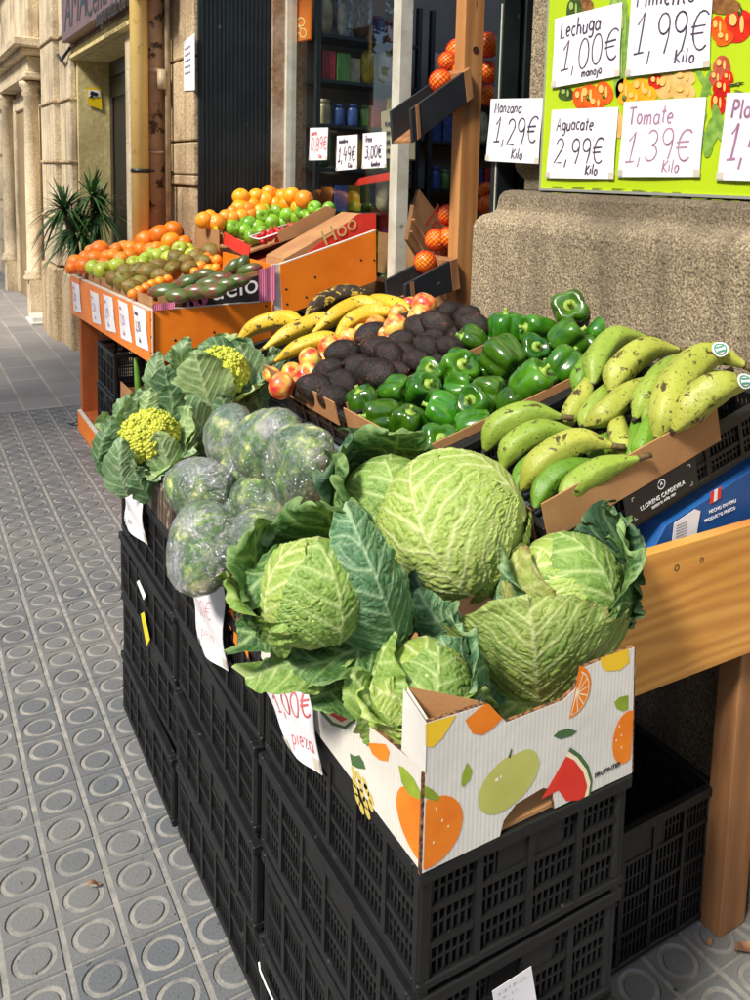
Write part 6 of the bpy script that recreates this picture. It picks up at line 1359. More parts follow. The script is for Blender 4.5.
def plantain(label, group, pts, rpx, m, hs, kind='green_plantain', sticker=None, stem_end=0, plane=TP, sid=0, taper=(.45, .32)):
    P = [plane(x, y, h) for (x, y), h in zip(pts, hs)]
    mean = sum((depth(p) for p in P))/len(P); r = rpx*mean/F
    # smooth through the points
    n = 34; out = []
    Pe = [P[0]*2-P[1]]+P+[P[-1]*2-P[-2]]
    for i in range(n):
        t = i/(n-1)*(len(P)-1); k = min(int(t), len(P)-2); u = t-k; a, b, c, d = Pe[k:k+4]
        out.append(.5*((2*b)+(c-a)*u+(2*a-5*b+4*c-d)*u*u+(3*b-a-3*c+d)*u**3))
    seg = 30; vs = []; tip = []; rid = []
    up = Vector((0, 0, 1)); t0 = (out[1]-out[0]).normalized(); A = t0.cross(up).normalized(); off = sid*1.3
    for i in range(n):
        t = (out[min(i+1, n-1)]-out[max(i-1, 0)]).normalized(); A = (A-t*A.dot(t)).normalized(); B = t.cross(A); s_ = i/(n-1)
        s0 = min(1, s_/taper[0]); s1 = min(1, (1-s_)/taper[1]); e_ = (.20+.80*math.sin(s0*PI/2)**1.25)*(.14+.86*math.sin(s1*PI/2)**1.0)
        for j in range(seg):
            th = 2*PI*j/seg; c5 = math.cos(2.5*(th+off)); w5 = ((th+off+PI/5) % (2*PI/5))-PI/5; k = 1+.62*(math.cos(PI/5)/math.cos(PI/5-abs(w5))-.90)
            vs.append(out[i]+(A*math.cos(th)+B*math.sin(th))*(r*e_*k)); tip.append(max(1-s_/.05, 1-(1-s_)/.045, 0)); rid.append(max(0, (abs(c5)-.965)/.035)*(.5+.5*math.sin(s_*23+j)))
    base = Vector((sum(v.x for v in P)/len(P), sum(v.y for v in P)/len(P), min(v.z for v in P)-r))
    t = thing(kind, label, 'plantain', base, group)
    V = np.array([tuple(v) for v in vs])-np.array(base); Q = [(i*seg+j, i*seg+(j+1) % seg, (i+1)*seg+(j+1) % seg, (i+1)*seg+j) for i in range(n-1) for j in range(seg)]
    me = mesh_np('fruit', V, Q, m, True, {'tip': tip, 'ridge': rid}); link('fruit', me, t)
    tdir = (out[0]-out[1]).normalized(); sdir = (out[-1]-out[-2]).normalized()
    mb = MB(); mb.tube([out[0]-tdir*.002, out[0]+tdir*.008, out[0]+tdir*.02], [r*.235, r*.21, r*.24], 8); obj('stem', mb, mat('plantain_stem', srgb(110, 92, 50), srgb(70, 54, 36), ns=60, rough=.8), t)
    mb = MB(); mb.tube([out[-1]-sdir*.002, out[-1]+sdir*.005], [r*.17, r*.13], 8); obj('blossom_end', mb, mat('plantain_tip', srgb(50, 40, 32), srgb(30, 24, 20), ns=60, rough=.9), t)
    if sticker is not None:
        i = int(sticker*(n-1)); view = (CAM-out[i]).normalized(); tt = (out[i+1]-out[i-1]).normalized(); nn = (view-tt*view.dot(tt)).normalized(); nn = (nn+ZZ*.15).normalized(); nn = (nn-tt*nn.dot(tt)).normalized(); sb_ = tt.cross(nn)
        mb = MB(); vs = []; rr_ = r*.96
        ring = [(0, 0)]+[(math.cos(a_*PI/10), math.sin(a_*PI/10)) for a_ in range(20)]
        for (x_, y_) in ring:
            xa, ya = x_*r*.62, y_*r*.42/rr_; vs.append(out[i]+tt*xa+(nn*math.cos(ya)+sb_*math.sin(ya))*(rr_*1.075))
        mb.add(vs, [(0, 1+k_, 1+(k_+1) % 20) for k_ in range(20)], 0, True); so = obj('sticker', mb, white_print, t)
        mb = MB(); vs = []
        for q_ in (.78, .6): vs += [out[i]+tt*(math.cos(a_*PI/10)*r*.62*q_)+(nn*math.cos(math.sin(a_*PI/10)*r*.42/rr_*q_)+sb_*math.sin(math.sin(a_*PI/10)*r*.42/rr_*q_))*(rr_*1.082) for a_ in range(20)]
        mb.add(vs, [(a_, (a_+1) % 20, 20+(a_+1) % 20, 20+a_) for a_ in range(20)])
        for w_ in (-.2, .2): mb.add([out[i]+tt*(x_*r)+(nn*math.cos(y_)+sb_*math.sin(y_))*(rr_*1.082) for x_, y_ in ((-.3, w_*.6-.05), (.3, w_*.6-.05), (.3, w_*.6+.05), (-.3, w_*.6+.05))], [(0, 1, 2, 3)])
        obj('sticker_print', mb, mat('print_teal', srgb(70, 140, 120), rough=.5), so)
    return t
G1 = 'green plantains in the tilted crate'
plantain('green plantain at the street end, curling down with its stem pointing right', G1, ((563, 417), (530, 414), (500, 426), (484, 452)), 14, PG, (.03, .045, .035, 0), sid=1)
plantain('green plantain second from the street end of its crate', G1, ((578, 432), (542, 431), (514, 446), (502, 470)), 13.5, PG, (.025, .04, .03, 0), sid=2)
plantain('broad yellow green plantain, third from the street end of the crate', G1, ((613, 446), (578, 442), (542, 462), (521, 492)), 15.5, PG2, (.03, .05, .04, .0), sid=3)
plantain('deep green plantain lying between two pale ones beside the kraft lining', G1, ((604, 462), (568, 470), (546, 486), (534, 510)), 13, PG3, (.015, .03, .02, .0), sid=4)
plantain('long smooth green plantain lying along the kraft lining', G1, ((640, 458), (604, 468), (576, 484), (560, 506)), 13.5, PG, (.03, .035, .03, .015), sid=5)
plantain('pale green plantain standing highest at the back, near the bell peppers', G1, ((648, 338), (616, 338), (598, 358), (592, 386)), 13.5, PG, (.06, .085, .075, .045), sid=6)
plantain('olive plantain with dark scratches, second on the back row', G1, ((680, 350), (646, 350), (620, 370), (611, 393)), 15, PG2, (.055, .08, .07, .045), sid=7)
plantain('slim plantain hanging steeply beside the bell peppers', G1, ((592, 370), (584, 392), (572, 412), (570, 428)), 10, PG2, (.045, .04, .02, 0), sid=8)
plantain('slim green plantain tucked under the back row', G1, ((612, 380), (600, 398), (588, 416), (586, 434)), 10, PG, (.04, .035, .02, 0), sid=9)
plantain('plantain crossing the middle of the crate from upper right to lower left', G1, ((655, 376), (630, 392), (606, 412), (583, 426)), 12.5, PG2, (.045, .05, .04, .02), sid=10)
plantain('plantain with a dark crooked tip in the middle of the crate', G1, ((700, 352), (670, 368), (648, 394), (634, 420)), 13, PG, (.055, .07, .06, .035), sid=11)
plantain('large plantain with a white sticker, second from the right', G1, ((746, 366), (712, 354), (682, 376), (666, 410), (657, 440)), 18, PG2, (.06, .095, .09, .065, .03), sid=12, sticker=.30)
plantain('large plantain with a white sticker at the right end, against the lining', G1, ((752, 384), (720, 386), (694, 404), (672, 432)), 17.5, PG2, (.07, .095, .075, .04), sid=13, sticker=.22)
plantain('small green plantain standing upright in the middle of the pile', G1, ((664, 402), (652, 424), (642, 446), (636, 462)), 10.5, PG3, (.04, .035, .02, 0), sid=14)
plantain('spotted yellow green plantain end showing low in the middle', G1, ((622, 414), (618, 430), (622, 448), (628, 464)), 12, PG2, (.02, .02, .01, -.01), sid=15)
plantain('dull green plantain end low in the middle beside the spotted one', G1, ((634, 416), (636, 432), (634, 450), (628, 470)), 9, PG3, (.02, .015, .01, -.01), sid=16)
plantain('green plantain lying deep in the shade of the right end', G1, ((712, 396), (690, 410), (672, 424), (656, 440)), 11, PG3, (.03, .02, .01, .01), sid=17)
plantain('green plantain lying deep in the shade under the middle ones', G1, ((650, 430), (620, 440), (600, 448), (590, 462)), 12, PG3, (-.01, -.01, -.01, -.02), sid=18)
plantain('green plantain squeezed behind the back row against the peppers', G1, ((622, 344), (600, 354), (582, 376), (576, 396)), 11, PG3, (.05, .06, .045, .02), sid=19)
plantain('yellow green plantain lying under the two stickered ones', G1, ((726, 372), (700, 384), (680, 404), (664, 424)), 14, PG2, (.045, .06, .05, .03), sid=20)
plantain('green plantain filling the gap left of the stickered ones', G1, ((690, 372), (668, 388), (654, 406), (644, 428)), 11, PG, (.04, .055, .045, .03), sid=21)
plantain('green plantain low under the street end ones', G1, ((590, 448), (556, 452), (528, 470), (514, 490)), 12, PG3, (.01, .02, .01, .0), sid=22)
G2 = 'ripe plantains behind the apples'
plantain('ripe yellow plantain nearest the street, beside the cauliflower leaves', G2, ((236, 342), (256, 326), (284, 319), (306, 324)), 9.5, PYL, (.02, .035, .04, .03), 'ripe_plantain', sid=1)
plantain('overripe blotched plantain on top at the back', G2, ((304, 322), (320, 304), (342, 294), (372, 292)), 10, PYD, (.05, .07, .075, .06), 'ripe_plantain', sid=2)
plantain('ripe yellow plantain directly below the blotched one', G2, ((312, 334), (334, 316), (360, 304), (390, 308)), 9.5, PYL, (.03, .055, .06, .04), 'ripe_plantain', sid=3)
plantain('long ripe plantain in the middle of the bunch', G2, ((262, 350), (288, 334), (318, 322), (346, 320)), 10, PYL, (.02, .04, .045, .035), 'ripe_plantain', sid=4)
plantain('ripe plantain low at the street end over the apples', G2, ((274, 362), (296, 349), (322, 340), (344, 340)), 9, PYL, (.01, .03, .035, .02), 'ripe_plantain', sid=5)
plantain('ripe plantain curving down towards the apples', G2, ((334, 340), (350, 322), (374, 312), (400, 314)), 9.5, PYL, (.015, .04, .045, .03), 'ripe_plantain', sid=6)
plantain('ripe plantain half hidden behind the others near the doorway', G2, ((350, 300), (376, 302), (396, 306), (414, 312)), 9, PYL, (.02, .03, .03, .02), 'ripe_plantain', sid=7)
# ------------------------------------------------------------------ poster and price notes on the pilaster
XP = 1.425
ps = thing('produce_poster', 'lime green poster printed with vegetables, mounted on the stone pilaster', 'poster', (XP, .9, 1.4))
yL = at(545, 100, 'x', XP).y; zb = 1.392
mb = MB(); mb.box(XP, XP+.012, -.4, yL, zb+.006, 2.25); pb = obj('board', mb, mat('lime_print', srgb(178, 204, 30), srgb(170, 196, 26), ns=3, rough=.4), ps)
mb = MB(); mb.box(XP-.004, XP+.014, -.4, yL+.004, zb, zb+.0058); mb.box(XP-.004, XP+.014, yL+.0002, yL+.004, zb+.006, 2.25); obj('frame', mb, mat('aluminium', srgb(200, 200, 196), rough=.35, metal=.6), ps)
def onP(px, py, l=0): p = at(px, py, 'x', XP-l); return p
def blob(nm, m_, items, lift=.0012):
    mb = MB()
    for k, (px, py, rx, ry, rot) in enumerate(items):
        pts = []
        for i in range(22):
            a = i*2*PI/22; x = rx*math.cos(a)*(1+.08*math.sin(3*a+px)); y = ry*math.sin(a)*(1+.08*math.cos(2*a+py)); pts.append(onP(px+x*math.cos(rot)-y*math.sin(rot), py+x*math.sin(rot)+y*math.cos(rot), lift+k*.00015))
        mb.add(pts, [tuple(range(22))])
    obj(nm, mb, m_, pb)
    if max(i_[2] for i_ in items) > 7.5 and 'basket' not in nm:
        mb = MB()
        for k, (px, py, rx, ry, rot) in enumerate(items):
            for (ox, oy, sx_, sy_) in ((-.35, -.35, .28, .35), (.25, -.1, .14, .5)):
                mb.add([onP(px+rx*(ox+sx_*math.cos(i*PI/5)), py+ry*(oy+sy_*math.sin(i*PI/5)), lift+.002+k*.0001) for i in range(10)], [tuple(range(10))])
        obj('printed_sheen', mb, mat('poster_sheen_'+m_.name, tuple(min(1, c*1.6+.06) for c in srgb(200, 140, 60)) if 'green' not in m_.name else srgb(150, 176, 90), ns=30), pb)
pm = lambda n, c1, c2, s_=26: mat(n, c1, c2, ns=s_, rough=.4)
dkg = pm('poster_dark_green', srgb(44, 60, 28), srgb(70, 96, 36)); gr_ = pm('poster_green', srgb(96, 140, 50), srgb(140, 176, 80), 60)
blob('printed_cucumber', dkg, [(566, 94, 8, 7, 0), (574, 10, 8, 12, .2)])
blob('printed_cucumber', gr_, [(620, 66, 6, 30, .1), (624, 30, 5, 30, 0), (618, 8, 9, 14, 0)])
blob('printed_basket', pm('poster_basket', srgb(150, 104, 56), srgb(104, 66, 34), 60), [(582, 8, 12, 10, 0), (724, 6, 16, 9, 0)])
blob('printed_orange_pepper', pm('poster_orange', srgb(236, 110, 24), srgb(206, 70, 18)), [(588, 96, 10, 12, .2), (604, 93, 9, 12, 0), (580, 98, 8, 10, 0), (596, 104, 9, 8, 0), (724, 38, 10, 8, -.3), (718, 28, 8, 12, 0)])
blob('printed_yellow_pepper', pm('poster_yellow', srgb(242, 176, 34), srgb(226, 150, 24)), [(624, 92, 9, 13, 0), (640, 88, 10, 11, .3), (634, 98, 9, 8, 0), (648, 94, 9, 9, 0)])
blob('printed_red_pepper', pm('poster_red', srgb(220, 48, 24), srgb(180, 24, 16)), [(738, 26, 15, 18, .2), (656, 82, 8, 8, 0), (722, 88, 9, 9, .2), (718, 104, 8, 12, 0), (728, 78, 6, 7, 0)])
blob('printed_potato', pm('poster_potato', srgb(226, 190, 120), srgb(206, 164, 92)), [(666, 86, 11, 13, .5), (684, 92, 12, 9, -.2), (684, 78, 12, 8, 0), (618, 124, 5, 14, 0)])
blob('printed_onion', pm('poster_onion', srgb(170, 74, 56), srgb(206, 110, 80)), [(722, 66, 9, 10, 0), (716, 78, 7, 8, 0)])
blob('printed_beans', gr_, [(706, 88, 4, 20, .3), (702, 78, 3, 18, -.5), (712, 132, 7, 18, .3), (704, 138, 4, 16, -.4), (718, 122, 5, 18, -.2), (708, 148, 5, 9, .2), (700, 124, 3, 14, .5)])
blob('printed_stalk', dkg, [(740, 12, 2, 5, .3), (604, 96, 2, 3, 0), (588, 98, 2, 3, 0), (624, 98, 2, 3, 0), (736, 84, 8, 1.2, -.2), (740, 92, 6, 1, .3)], .002)
mb = MB(); rg = random.Random(5)
for k in range(10):
    px = 552+k*20; p = onP(px, 186+rg.uniform(-1, 1)+k*1.1, .0015)
    for j in range(3): mb.quadslab([p+Vector((0, -dx, dz)) for dx, dz in ((0, -.008*j), (rg.uniform(.02, .05), -.008*j), (rg.uniform(.02, .05), -.008*j-.003), (0, -.008*j-.003))], (-1, 0, 0), .0003)
obj('printed_caption', mb, pm('poster_caption', srgb(120, 136, 40), srgb(104, 120, 40)), pb)
def pnote(label, tl, tr, bl, br, lines, ink, X=XP-.006, bend=.002, tapes=((0, 0), (1, 1))):
    P = [at(x, y, 'x', X) for x, y in (bl, br, tl, tr)]; fn, W_, H_ = quadfn(P[0], P[1], P[2], P[3], (-1, 0, 0), bend)
    return sheet('price_note', label, 'price note', fn, W_, H_, [(s_, x*W_, y*H_, z*H_, wd*1.7) for s_, x, y, z, wd in lines], ink, tapes=((-.003, .002, .018, .014), (W_-.016, .0, .018, .016)), nx=10, ny=10)
pnote('white note handwritten Lechuga 1,00€ in dark ink, top left of the poster', (555, 19), (622, 2), (552, 88), (619, 76), [('Lechuga', .10, .70, .22, .0028), ('1,00€', .13, .22, .42, .0024), ('manojo', .46, .08, .12, .0024)], ink_dark)
pnote('white note handwritten Pimiento 1,99€ in dark ink, upper right of the poster', (632, -18), (713, -22), (626, 77), (709, 67), [('Pimiento', .08, .74, .20, .003), ('1,99€', .08, .22, .44, .0026), ('Kilo', .60, .08, .15, .0028)], ink_dark)
pnote('white note handwritten Aguacate 2,99€, lower left of the poster', (552, 110), (618, 107), (546, 178), (613, 179), [('Aguacate', .10, .70, .18, .0026), ('2,99€', .10, .22, .36, .0026), ('Kilo', .60, .06, .14, .0028)], ink_dark)
pnote('white note handwritten Tomate 1,39€ in faded purple ink on the poster', (624, 102), (706, 97), (618, 177), (699, 177), [('Tomate', .08, .70, .22, .0026), ('1,39€', .08, .22, .40, .0022), ('Kilo', .56, .06, .16, .0022)], ink_purple)
pnote('white note beginning with Pla and a purple 1, at the right edge of the poster', (727, 93), (800, 92), (717, 180), (794, 182), [('Platano', .10, .72, .2, .0032), ('1,49€', .10, .22, .42, .0032), ('Kilo', .6, .06, .14, .0026)], ink_purple)
pnote('white note handwritten Manzana 1,29€ hanging between shutter guide and poster', (491, 99), (543, 98), (486, 161), (538, 164), [('Manzana', .10, .78, .17, .0026), ('1,29€', .12, .30, .40, .0028), ('Kilo', .50, .06, .16, .0028)], ink_dark, X=1.425)
# ------------------------------------------------------------------ notes on the window glass and goods behind it
def wn_(label, tl, tr, bl, br, lines, ink): return pnote(label, tl, tr, bl, br, lines, ink, X=1.793, bend=.001)
wn_('small window note with faded red 0,89€, left of the three on the glass', (310, 128), (328, 127.5), (309, 160.5), (327, 160), [('puerro', .1, .78, .14, .004), ('0,89€', .08, .30, .40, .004), ('Kilo', .55, .06, .12, .004)], ink_red)
wn_('window note marked 1,49€, middle of the three on the glass', (337, 136), (357.5, 134.5), (336, 171), (357, 169), [('mandarin', .12, .78, .13, .004), ('1,49€', .08, .26, .40, .005), ('Kilo', .58, .06, .14, .004)], ink_dark)
wn_('window note marked fresa 3,00€, right of the three on the glass', (363, 133.5), (386, 131.5), (362, 169), (386, 167.5), [('fresa', .14, .76, .16, .004), ('3,00€', .12, .30, .34, .005), ('bandeja', .4, .06, .13, .004)], ink_dark)
hs = thing('hanging_sign', 'orange plastic sign with a looping emblem behind the top left of the window', 'sign', at(302, 20, 'x', 1.84))
P = [at(x, y, 'x', 1.84) for x, y in ((295, 43), (309, 40), (311, -20), (296, -20))]
mb = MB(); mb.quadslab(P, (1, 0, 0), .02); hp = obj('plate', mb, mat('orange_sign', srgb(236, 120, 24), rough=.3), hs, .006)
mb = MB()
for (cx, cy, rx, ry) in ((301, 22, 4, 5), (303, 33, 3.6, 5), (298, 30, 3, 4)):
    vs = []
    for q_ in (1, .72): vs += [at(cx+rx*q_*math.cos(a*PI/9), cy+ry*q_*math.sin(a*PI/9), 'x', 1.838) for a in range(18)]
    mb.add(vs, [(a, (a+1) % 18, 18+(a+1) % 18, 18+a) for a in range(18)])
obj('emblem', mb, mat('cream_print', srgb(250, 214, 130)), hp)
# interior shelf with bags, hanging packets, scale, crates
cols = [('blue', srgb(58, 84, 140)), ('red', srgb(160, 44, 44)), ('green', srgb(76, 118, 56)), ('cream', srgb(214, 196, 150)), ('yellow', srgb(210, 180, 50)), ('white', srgb(210, 210, 205)), ('brown', srgb(120, 80, 50))]
BG = {}
def goods(kind, cn_, cc, x, y, z, s_, lab, grp):
    key = (kind, cn_)
    if key not in BG:
        mb = MB()
        if kind == 'snack_bag': mb.sphere((0, 0, .10), 1, 12, 8, lambda d, th, ph: Vector((d.x*.048, d.y*.028, math.copysign(abs(d.z)**.5, d.z)*.10)))
        elif kind == 'jar': mb.lathe((0, 0, 0), [(.034, 0), (.036, .01), (.036, .09), (.026, .105), (.03, .107), (.03, .125)], 12)
        else: mb.box(-.04, .04, -.03, .03, 0, .15)
        me_o = obj(kind, mb, mat('pack_'+cn_, cc, tuple(c*.55 for c in cc), ns=24, rough=.35), bevel=.003); o = me_o; BG[key] = o; o['_n'] = 1
        o.data.transform(Matrix.Translation(WL[o.name])); del o['_n']
    else: o = BG[key].copy(); COL.objects.link(o)
    o.location = (x, y, z); o.scale = (s_, s_, s_); tag(o, lab, kind.replace('_', ' '), grp)
rg = random.Random(4)
for si, (x0, x1, lab, zs) in enumerate(((1.87, 2.5, 'dark shelf of packets against the side wall, behind the glass', (.75, .98, 1.21, 1.44, 1.67, 1.9, 2.13)), (2.56, 3.3, 'dark shelf of jars and boxes further inside, seen through the doorway', (.5, .78, 1.06, 1.34, 1.62, 1.9)))):
    sh = thing('shop_shelf', lab, 'shelf', ((x0+x1)/2, 4.3, 0))
    for x in (x0, x1-.025): mb = MB(); mb.box(x, x+.025, 4.17, 4.2, .012, 2.35); obj('upright', mb, dark_steel, sh)
    for zi, z in enumerate(zs):
        mb = MB(); mb.box(x0+.026, x1-.026, 4.17, 4.42, z, z+.016); obj('board', mb, dark_steel, sh); x = x0+.08
        while x < x1-.06:
            cn_, cc = cols[(zi*3+int(x*11)+si) % 7] if rg.random() < .6 else rg.choice(cols); kind = ['snack_bag', 'jar', 'carton'][(zi+si+(x > (x0+x1)/2)) % 3]
            w_ = {'snack_bag': .10, 'jar': .078, 'carton': .086}[kind]
            goods(kind, cn_, cc, x, 4.24+rg.uniform(-.02, .02), z+.017, rg.uniform(.85, 1.1), '%s %s on the %s board of the shelf %s' % (cn_, kind.replace('_', ' '), ['lowest', 'second', 'third', 'fourth', 'fifth', 'sixth', 'seventh'][zi], ['behind the glass', 'further inside'][si]), '%s %ss on the %s board of shelf %s' % (cn_, kind.replace('_', ' '), ['lowest', 'second', 'third', 'fourth', 'fifth', 'sixth', 'seventh'][zi], ['behind the glass', 'further inside'][si]))
            x += w_
pk = mat('white_packet', srgb(190, 200, 205), srgb(120, 130, 140), ns=40, rough=.35)
for j, (px, py) in enumerate(((322, 12), (334, 10), (345, 12), (356, 10), (365, 8), (316, 10))):
    p = at(px, py, 'x', 2.05); mb = MB(); mb.box(p.x, p.x+.02, p.y-.045, p.y+.045, p.z-.09, p.z+.1); mb.bar((p.x+.01, p.y, p.z+.1), (p.x+.01, p.y, 2.85), .004, .004)
    tag(obj('hanging_packet', mb, pk, bevel=.004), 'white packet hanging from the ceiling behind the window', 'packet', 'packets hanging behind the window')
sc_ = thing('shop_scale', 'beige counter scale with keypad just behind the right of the window', 'scale', at(380, 165, 'x', 2.3))
beige = mat('beige_plastic', srgb(190, 176, 140), srgb(176, 160, 124), ns=6, rough=.5)
P = [at(x, y, 'x', 2.3) for x, y in ((362, 150), (385, 150), (378, 110), (362, 114))]; mb = MB(); mb.quadslab(P, (1, 0, 0), .12); obj('body', mb, beige, sc_, .01)
P = [at(x, y, 'x', 2.26) for x, y in ((382, 160), (400, 160), (400, 106), (380, 112))]; mb = MB(); mb.quadslab(P, (1, 0, 0), .1); kb = obj('display', mb, beige, sc_, .008)
mb = MB()
for i in range(4):
    for j in range(3): p = at(386+j*3, 124+i*9, 'x', 2.255); mb.box(p.x-.002, p.x, p.y-.01, p.y+.01, p.z-.01, p.z+.01)
obj('keys', mb, dark_steel, kb)
ct = tray('fresh_box', 'open kraft box with red print stacked behind the window under the notes', 2.0, 2.35, 2.95, 3.7, .95, .2, board_brown, board_brown)
P = [at(x, y, 'x', 1.995) for x, y in ((352, 186), (390, 180), (390, 172), (360, 178))]; mb = MB(); mb.quadslab(P, (1, 0, 0), .003); obj('red_print', mb, P_red, ct)
ct2 = tray('fresh_box', 'flattened kraft box lower behind the window, under the printed one', 1.95, 2.5, 2.9, 3.9, .72, .2, mat('kraft_dark', srgb(140, 100, 64), srgb(110, 76, 46), ns=6, rough=.8), board_brown)
ins = thing('drinks_fridge', 'tall fridge with rows of bright bottles deep inside the shop', 'fridge', (3.7, 4.1, 0))
mb = MB(); mb.box(3.35, 4.05, 4.0, 4.42, .012, 2.0); obj('body', mb, white_paint, ins)
mb = MB(); mb.box(3.38, 4.02, 3.985, 3.999, .2, 1.9); obj('glass_door', mb, mat('fridge_glass', srgb(60, 76, 84), rough=.2), ins)
for zi in range(4):
    b0 = None
    for j in range(8):
        x = 3.43+.07*j; lab = 'small bottle in the %s row in front of the fridge inside the shop' % ['lowest', 'second', 'third', 'top'][zi]
        if b0 is None:
            mb = MB(); mb.tube([(x, 3.95, .4+zi*.38), (x, 3.95, .58+zi*.38), (x, 3.95, .64+zi*.38)], [.026, .026, .01], 8)
            b0 = tag(obj('bottle', mb, mat('bottle_'+str(zi), [srgb(190, 60, 40), srgb(60, 130, 60), srgb(220, 160, 60), srgb(60, 90, 160)][zi], rough=.2)), lab, 'bottle', 'bottles in the %s row inside the shop' % ['lowest', 'second', 'third', 'top'][zi])
        else:
            bq = b0.copy(); COL.objects.link(bq); bq.location = b0.location+Vector((.07*j, 0, 0))
for k_, (x_, y_, h_) in enumerate(((2.75, 2.3, 1.5), (3.1, 2.6, 1.9), (3.6, 2.2, 1.3), (2.9, 3.3, 1.2), (3.9, 3.2, 1.8))):
    tray('stacked_goods', 'kraft carton of stored goods deep inside the shop, %s' % ['left of the rack', 'tallest pile', 'lowest pile', 'behind the counter', 'by the back wall'][k_], x_, x_+.35, y_, y_+.4, .012, h_, mat('kraft_dark', (0, 0, 0)) if k_ % 2 else wood_rough, board_brown)
# counter body so the boxes stand on something
cnt = thing('shop_counter', 'dark wooden counter behind the shop window carrying boxes and the scale', 'counter', (2.3, 3.4, 0)); mb = MB(); mb.box(1.92, 2.6, 2.8, 3.93, .012, .70); obj('body', mb, mat('dark_wood', srgb(60, 42, 30), srgb(44, 30, 22), ns=4, rough=.5), cnt); mb = MB(); mb.box(1.9, 2.62, 2.78, 3.94, .701, .718); obj('top', mb, wood_rough, cnt)
# wooden crates leaning inside the doorway
for j, (pts, lab) in enumerate(((((408, 240), (446, 300), (456, 285), (414, 205)), 'brown printed crate leaning inside the doorway, nearest the viewer'), (((412, 215), (452, 265), (460, 245), (420, 190)), 'brown crate leaning inside the doorway behind the printed one'))):
    P = [at(x, y, 'y', 2.95+.2*j) for x, y in pts]; w_ = thing('leaning_crate', lab, 'crate', P[0], 'crates leaning inside the doorway')
    mb = MB(); mb.quadslab(P, (0, 1, 0), .03); o = obj('side', mb, mat('kraft_dark', (0, 0, 0)), w_)
    if j == 0:
        for s_ in (.25, .6): mb = MB(); a_, b_ = P[0]*(1-s_)+P[3]*s_, P[1]*(1-s_)+P[2]*s_; mb.bar(a_+Vector((0, -.012, 0)), b_+Vector((0, -.012, 0)), .02, .01); obj('batten', mb, wood_rough, w_)
        font_text('lettering', 'ley', .10, mat('print_brown_red', srgb(150, 50, 30)), o, at(424, 222, 'y', 2.945), (P[2]-P[3]), Vector((.5, 0, .7)), width=.16)
# pine post with knot and slanted rack crates holding netted oranges
yp = 2.46; xL, xR = at(466, 0, 'y', yp).x, at(487, 0, 'y', yp).x
xm = at(465, 300, 'y', yp).x
po = thing('wooden_post', 'tall square pine post with a dark knot in front of the doorway', 'post', (xm, yp, 0))
hw = (xR-xL)/2*.93
mb = MB(); mb.box(xm-hw, xm+hw, yp, yp+.06, 0, 2.9); obj('shaft', mb, wood_pine, po, .003, 2)
kp = at(476, 50, 'y', yp-.001); mb = MB(); mb.add([(kp.x+.014*math.cos(i*PI/7), kp.y, kp.z+.013*math.sin(i*PI/7)) for i in range(14)], [tuple(range(14))]); obj('knot', mb, mat('knot', srgb(80, 46, 26), srgb(50, 28, 18), ns=60), po)
def rack(lab, tl, tr, br, bl, yy):
    P = [at(x, y, 'y', yy) for x, y in (bl, br, tr, tl)]; r = thing('rack_crate', lab, 'crate', P[0], 'slanted crates on the doorway rack')
    bk = mat('black_painted_wood', srgb(40, 42, 46), srgb(28, 30, 34), ns=8, rough=.5, spots=(srgb(110, 90, 66), 26, .68, .06))
    mb = MB(); mb.quadslab(P, (0, 1, 0), .015); sp = obj('side_plank', mb, bk, r, .001)
    mb = MB(); mb.quadslab([p+Vector((0, .13, 0)) for p in P], (0, 1, 0), .015); obj('side_plank', mb, bk, r)
    d = (P[1]-P[0]).normalized(); up = (P[3]-P[0]).normalized()
    mb = MB(); mb.quadslab([P[0]+Vector((0, .016, 0)), P[1]+Vector((0, .016, 0)), P[1]+Vector((0, .129, 0)), P[0]+Vector((0, .129, 0))], up, .008); obj('bottom', mb, wood_rough, r)
    mb = MB(); q = [P[1], P[1]+d*.03, P[2]+d*.03, P[2]]; mb.quadslab([p+Vector((0, -.002, 0)) for p in q], (0, 1, 0), .15); obj('end_block', mb, wood_rough, r)
    mb = MB(); q = [P[0]+d*.02, P[0]+d*.035, P[3]+d*.035, P[3]+d*.02]; mb.quadslab([p+Vector((0, -.003, 0)) for p in q], (0, 1, 0), .003); obj('strip', mb, wood_rough, sp)
    return P
rack('black sided crate slanting up to the post, upper of two on the rack', (411, 109), (464, 72), (467, 102), (413, 143), yp-.02)
rack('black sided crate slanting up to the post, lower of two on the rack', (405, 285), (450, 261), (453, 291), (407, 308), yp-.02)
net = mat('orange_net', srgb(220, 50, 20), srgb(200, 40, 16), rough=.5)
def netbag(lab, lst, yy):
    t = thing('net_bag', lab, 'net bag', at(lst[0][0], lst[0][1], 'y', yy))
    for i, (px, py, r) in enumerate(lst):
        p = at(px, py, 'y', yy+.03*(i % 3)); rad = r*depth(p)/F
        put('orange', p, rad, rdir(), 'orange inside the red net '+('above the upper' if py < 150 else 'above the lower')+' slanted crate', 'netted oranges '+('above the upper' if py < 150 else 'above the lower')+' slanted crate')
        mb = MB(); R2 = rad*1.035; n = 13
        for s_ in (1, -1):
            for j in range(n):
                pts = []
                for k_ in range(15):
                    ph = PI*(.04+.92*k_/14); th = 2*PI*j/n+s_*ph*1.2+i; pts.append(p+Vector((math.sin(ph)*math.cos(th), math.sin(ph)*math.sin(th), math.cos(ph)))*R2)
                mb.tube(pts, .0011, 3, cap=False)
        obj('netting', mb, net, t)
netbag('red net bag of oranges lying above the upper slanted crate', [(441, 82, 12), (448, 62, 10), (459, 52, 13), (462, 72, 12), (488, 45, 12), (489, 72, 11), (488, 95, 10), (452, 90, 10)], 2.56)
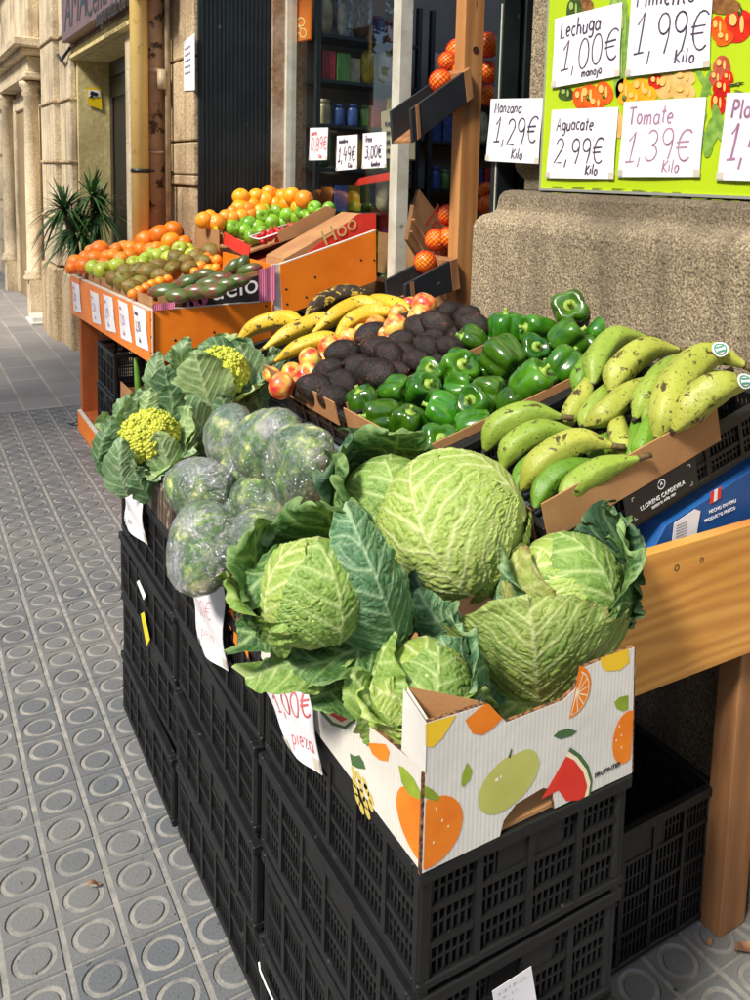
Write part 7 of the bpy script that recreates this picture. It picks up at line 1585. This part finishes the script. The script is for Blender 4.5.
netbag('red net bag of oranges lying above the lower slanted crate', [(425, 262, 11), (436, 240, 11), (445, 258, 11), (449, 238, 11), (448, 215, 10), (457, 222, 11), (487, 205, 10), (486, 190, 8), (458, 250, 10)], 2.56)

# ------------------------------------------------------------------ potted dracaena by the far pilaster
DX = at(100, 300, 'y', 6.5).x
dr = thing('dracaena', 'potted dracaena with spiky dark green leaves beside the far pilaster', 'plant', (DX, 6.5, 0))
mb = MB(); mb.lathe((DX, 6.5, 0), [(.09, 0), (.12, .3), (.125, .32), (.11, .33)], 18); obj('pot', mb, mat('terracotta', srgb(150, 90, 60), srgb(130, 74, 48), ns=5, rough=.8), dr)
lm = mat('dracaena_leaf', srgb(60, 96, 50), srgb(90, 126, 66), ns=8, rough=.45, val=.2)
rg = random.Random(12)
for hi, (px, py, n) in enumerate(((64, 210, 120), (98, 212, 120), (82, 236, 130), (72, 228, 90), (92, 196, 70))):
    hd = at(px, py, 'y', 6.48+.05*(hi % 2)); mb = MB(); mb.tube([(DX, 6.5, .3), (DX*.4+hd.x*.6, 6.5, (.3+hd.z)/2), tuple(hd)], [.022, .018, .014], 8); obj('stem', mb, bark, dr)
    mb = MB()
    for i in range(n):
        a = rg.uniform(0, 2*PI); e = rg.uniform(-.5, 1.4); d = Vector((math.cos(a)*math.cos(e), math.sin(a)*math.cos(e), math.sin(e))); l = rg.uniform(.18, .36); sd_ = d.cross(ZZ).normalized() if abs(d.z) < .97 else Vector((1, 0, 0)); w_ = rg.uniform(.009, .015); pts = []
        for k_ in range(6):
            s_ = k_/5; pts.append((hd+d*l*s_+Vector((0, 0, -l*.45*s_**2*(1.2-.6*math.sin(e)))), w_*(1-s_)**.6*(.5+s_ if s_ < .4 else 1)))
        vs = [p+sd_*w for p, w in pts]+[p-sd_*w for p, w in pts]; mb.add(vs, [(k_, k_+1, 7+k_, 6+k_) for k_ in range(5)], 0, True)
    obj('foliage', mb, lm, dr)

# ------------------------------------------------------------------ fallen leaves and litter
lfm = mat('dry_leaf', srgb(150, 112, 84), srgb(120, 86, 62), ns=60, rough=.8)
for k, (px, py, s_, lab) in enumerate(((94, 886, .014, 'dry brown leaf lying on a paving ring near the bottom left'), (744, 950, .026, 'dry brown leaf beside the foot of the table leg'), (708, 944, .012, 'crumb of dry leaf near the table leg'), (74, 424, .03, 'dark rag of dirt by the corner of the orange stand'))):
    p = at(px, py, 'z', .006); mb = MB(); n = 9; vs = []
    for i in range(n):
        for j in range(3):
            s2, t2 = i/(n-1), j-1; vs.append(p+Vector(((s2-.5)*2*s_, t2*s_*.5*math.sin(PI*s2)**.7, .004+.25*s_*abs(t2)*.6+.006*math.sin(s2*5+k))))
    mb.add(vs, [(i*3+j, i*3+3+j, i*3+4+j, i*3+1+j) for i in range(n-1) for j in range(2)], 0, True); tag(obj('dry_leaf', mb, lfm if k != 3 else dark_steel), lab, 'leaf')
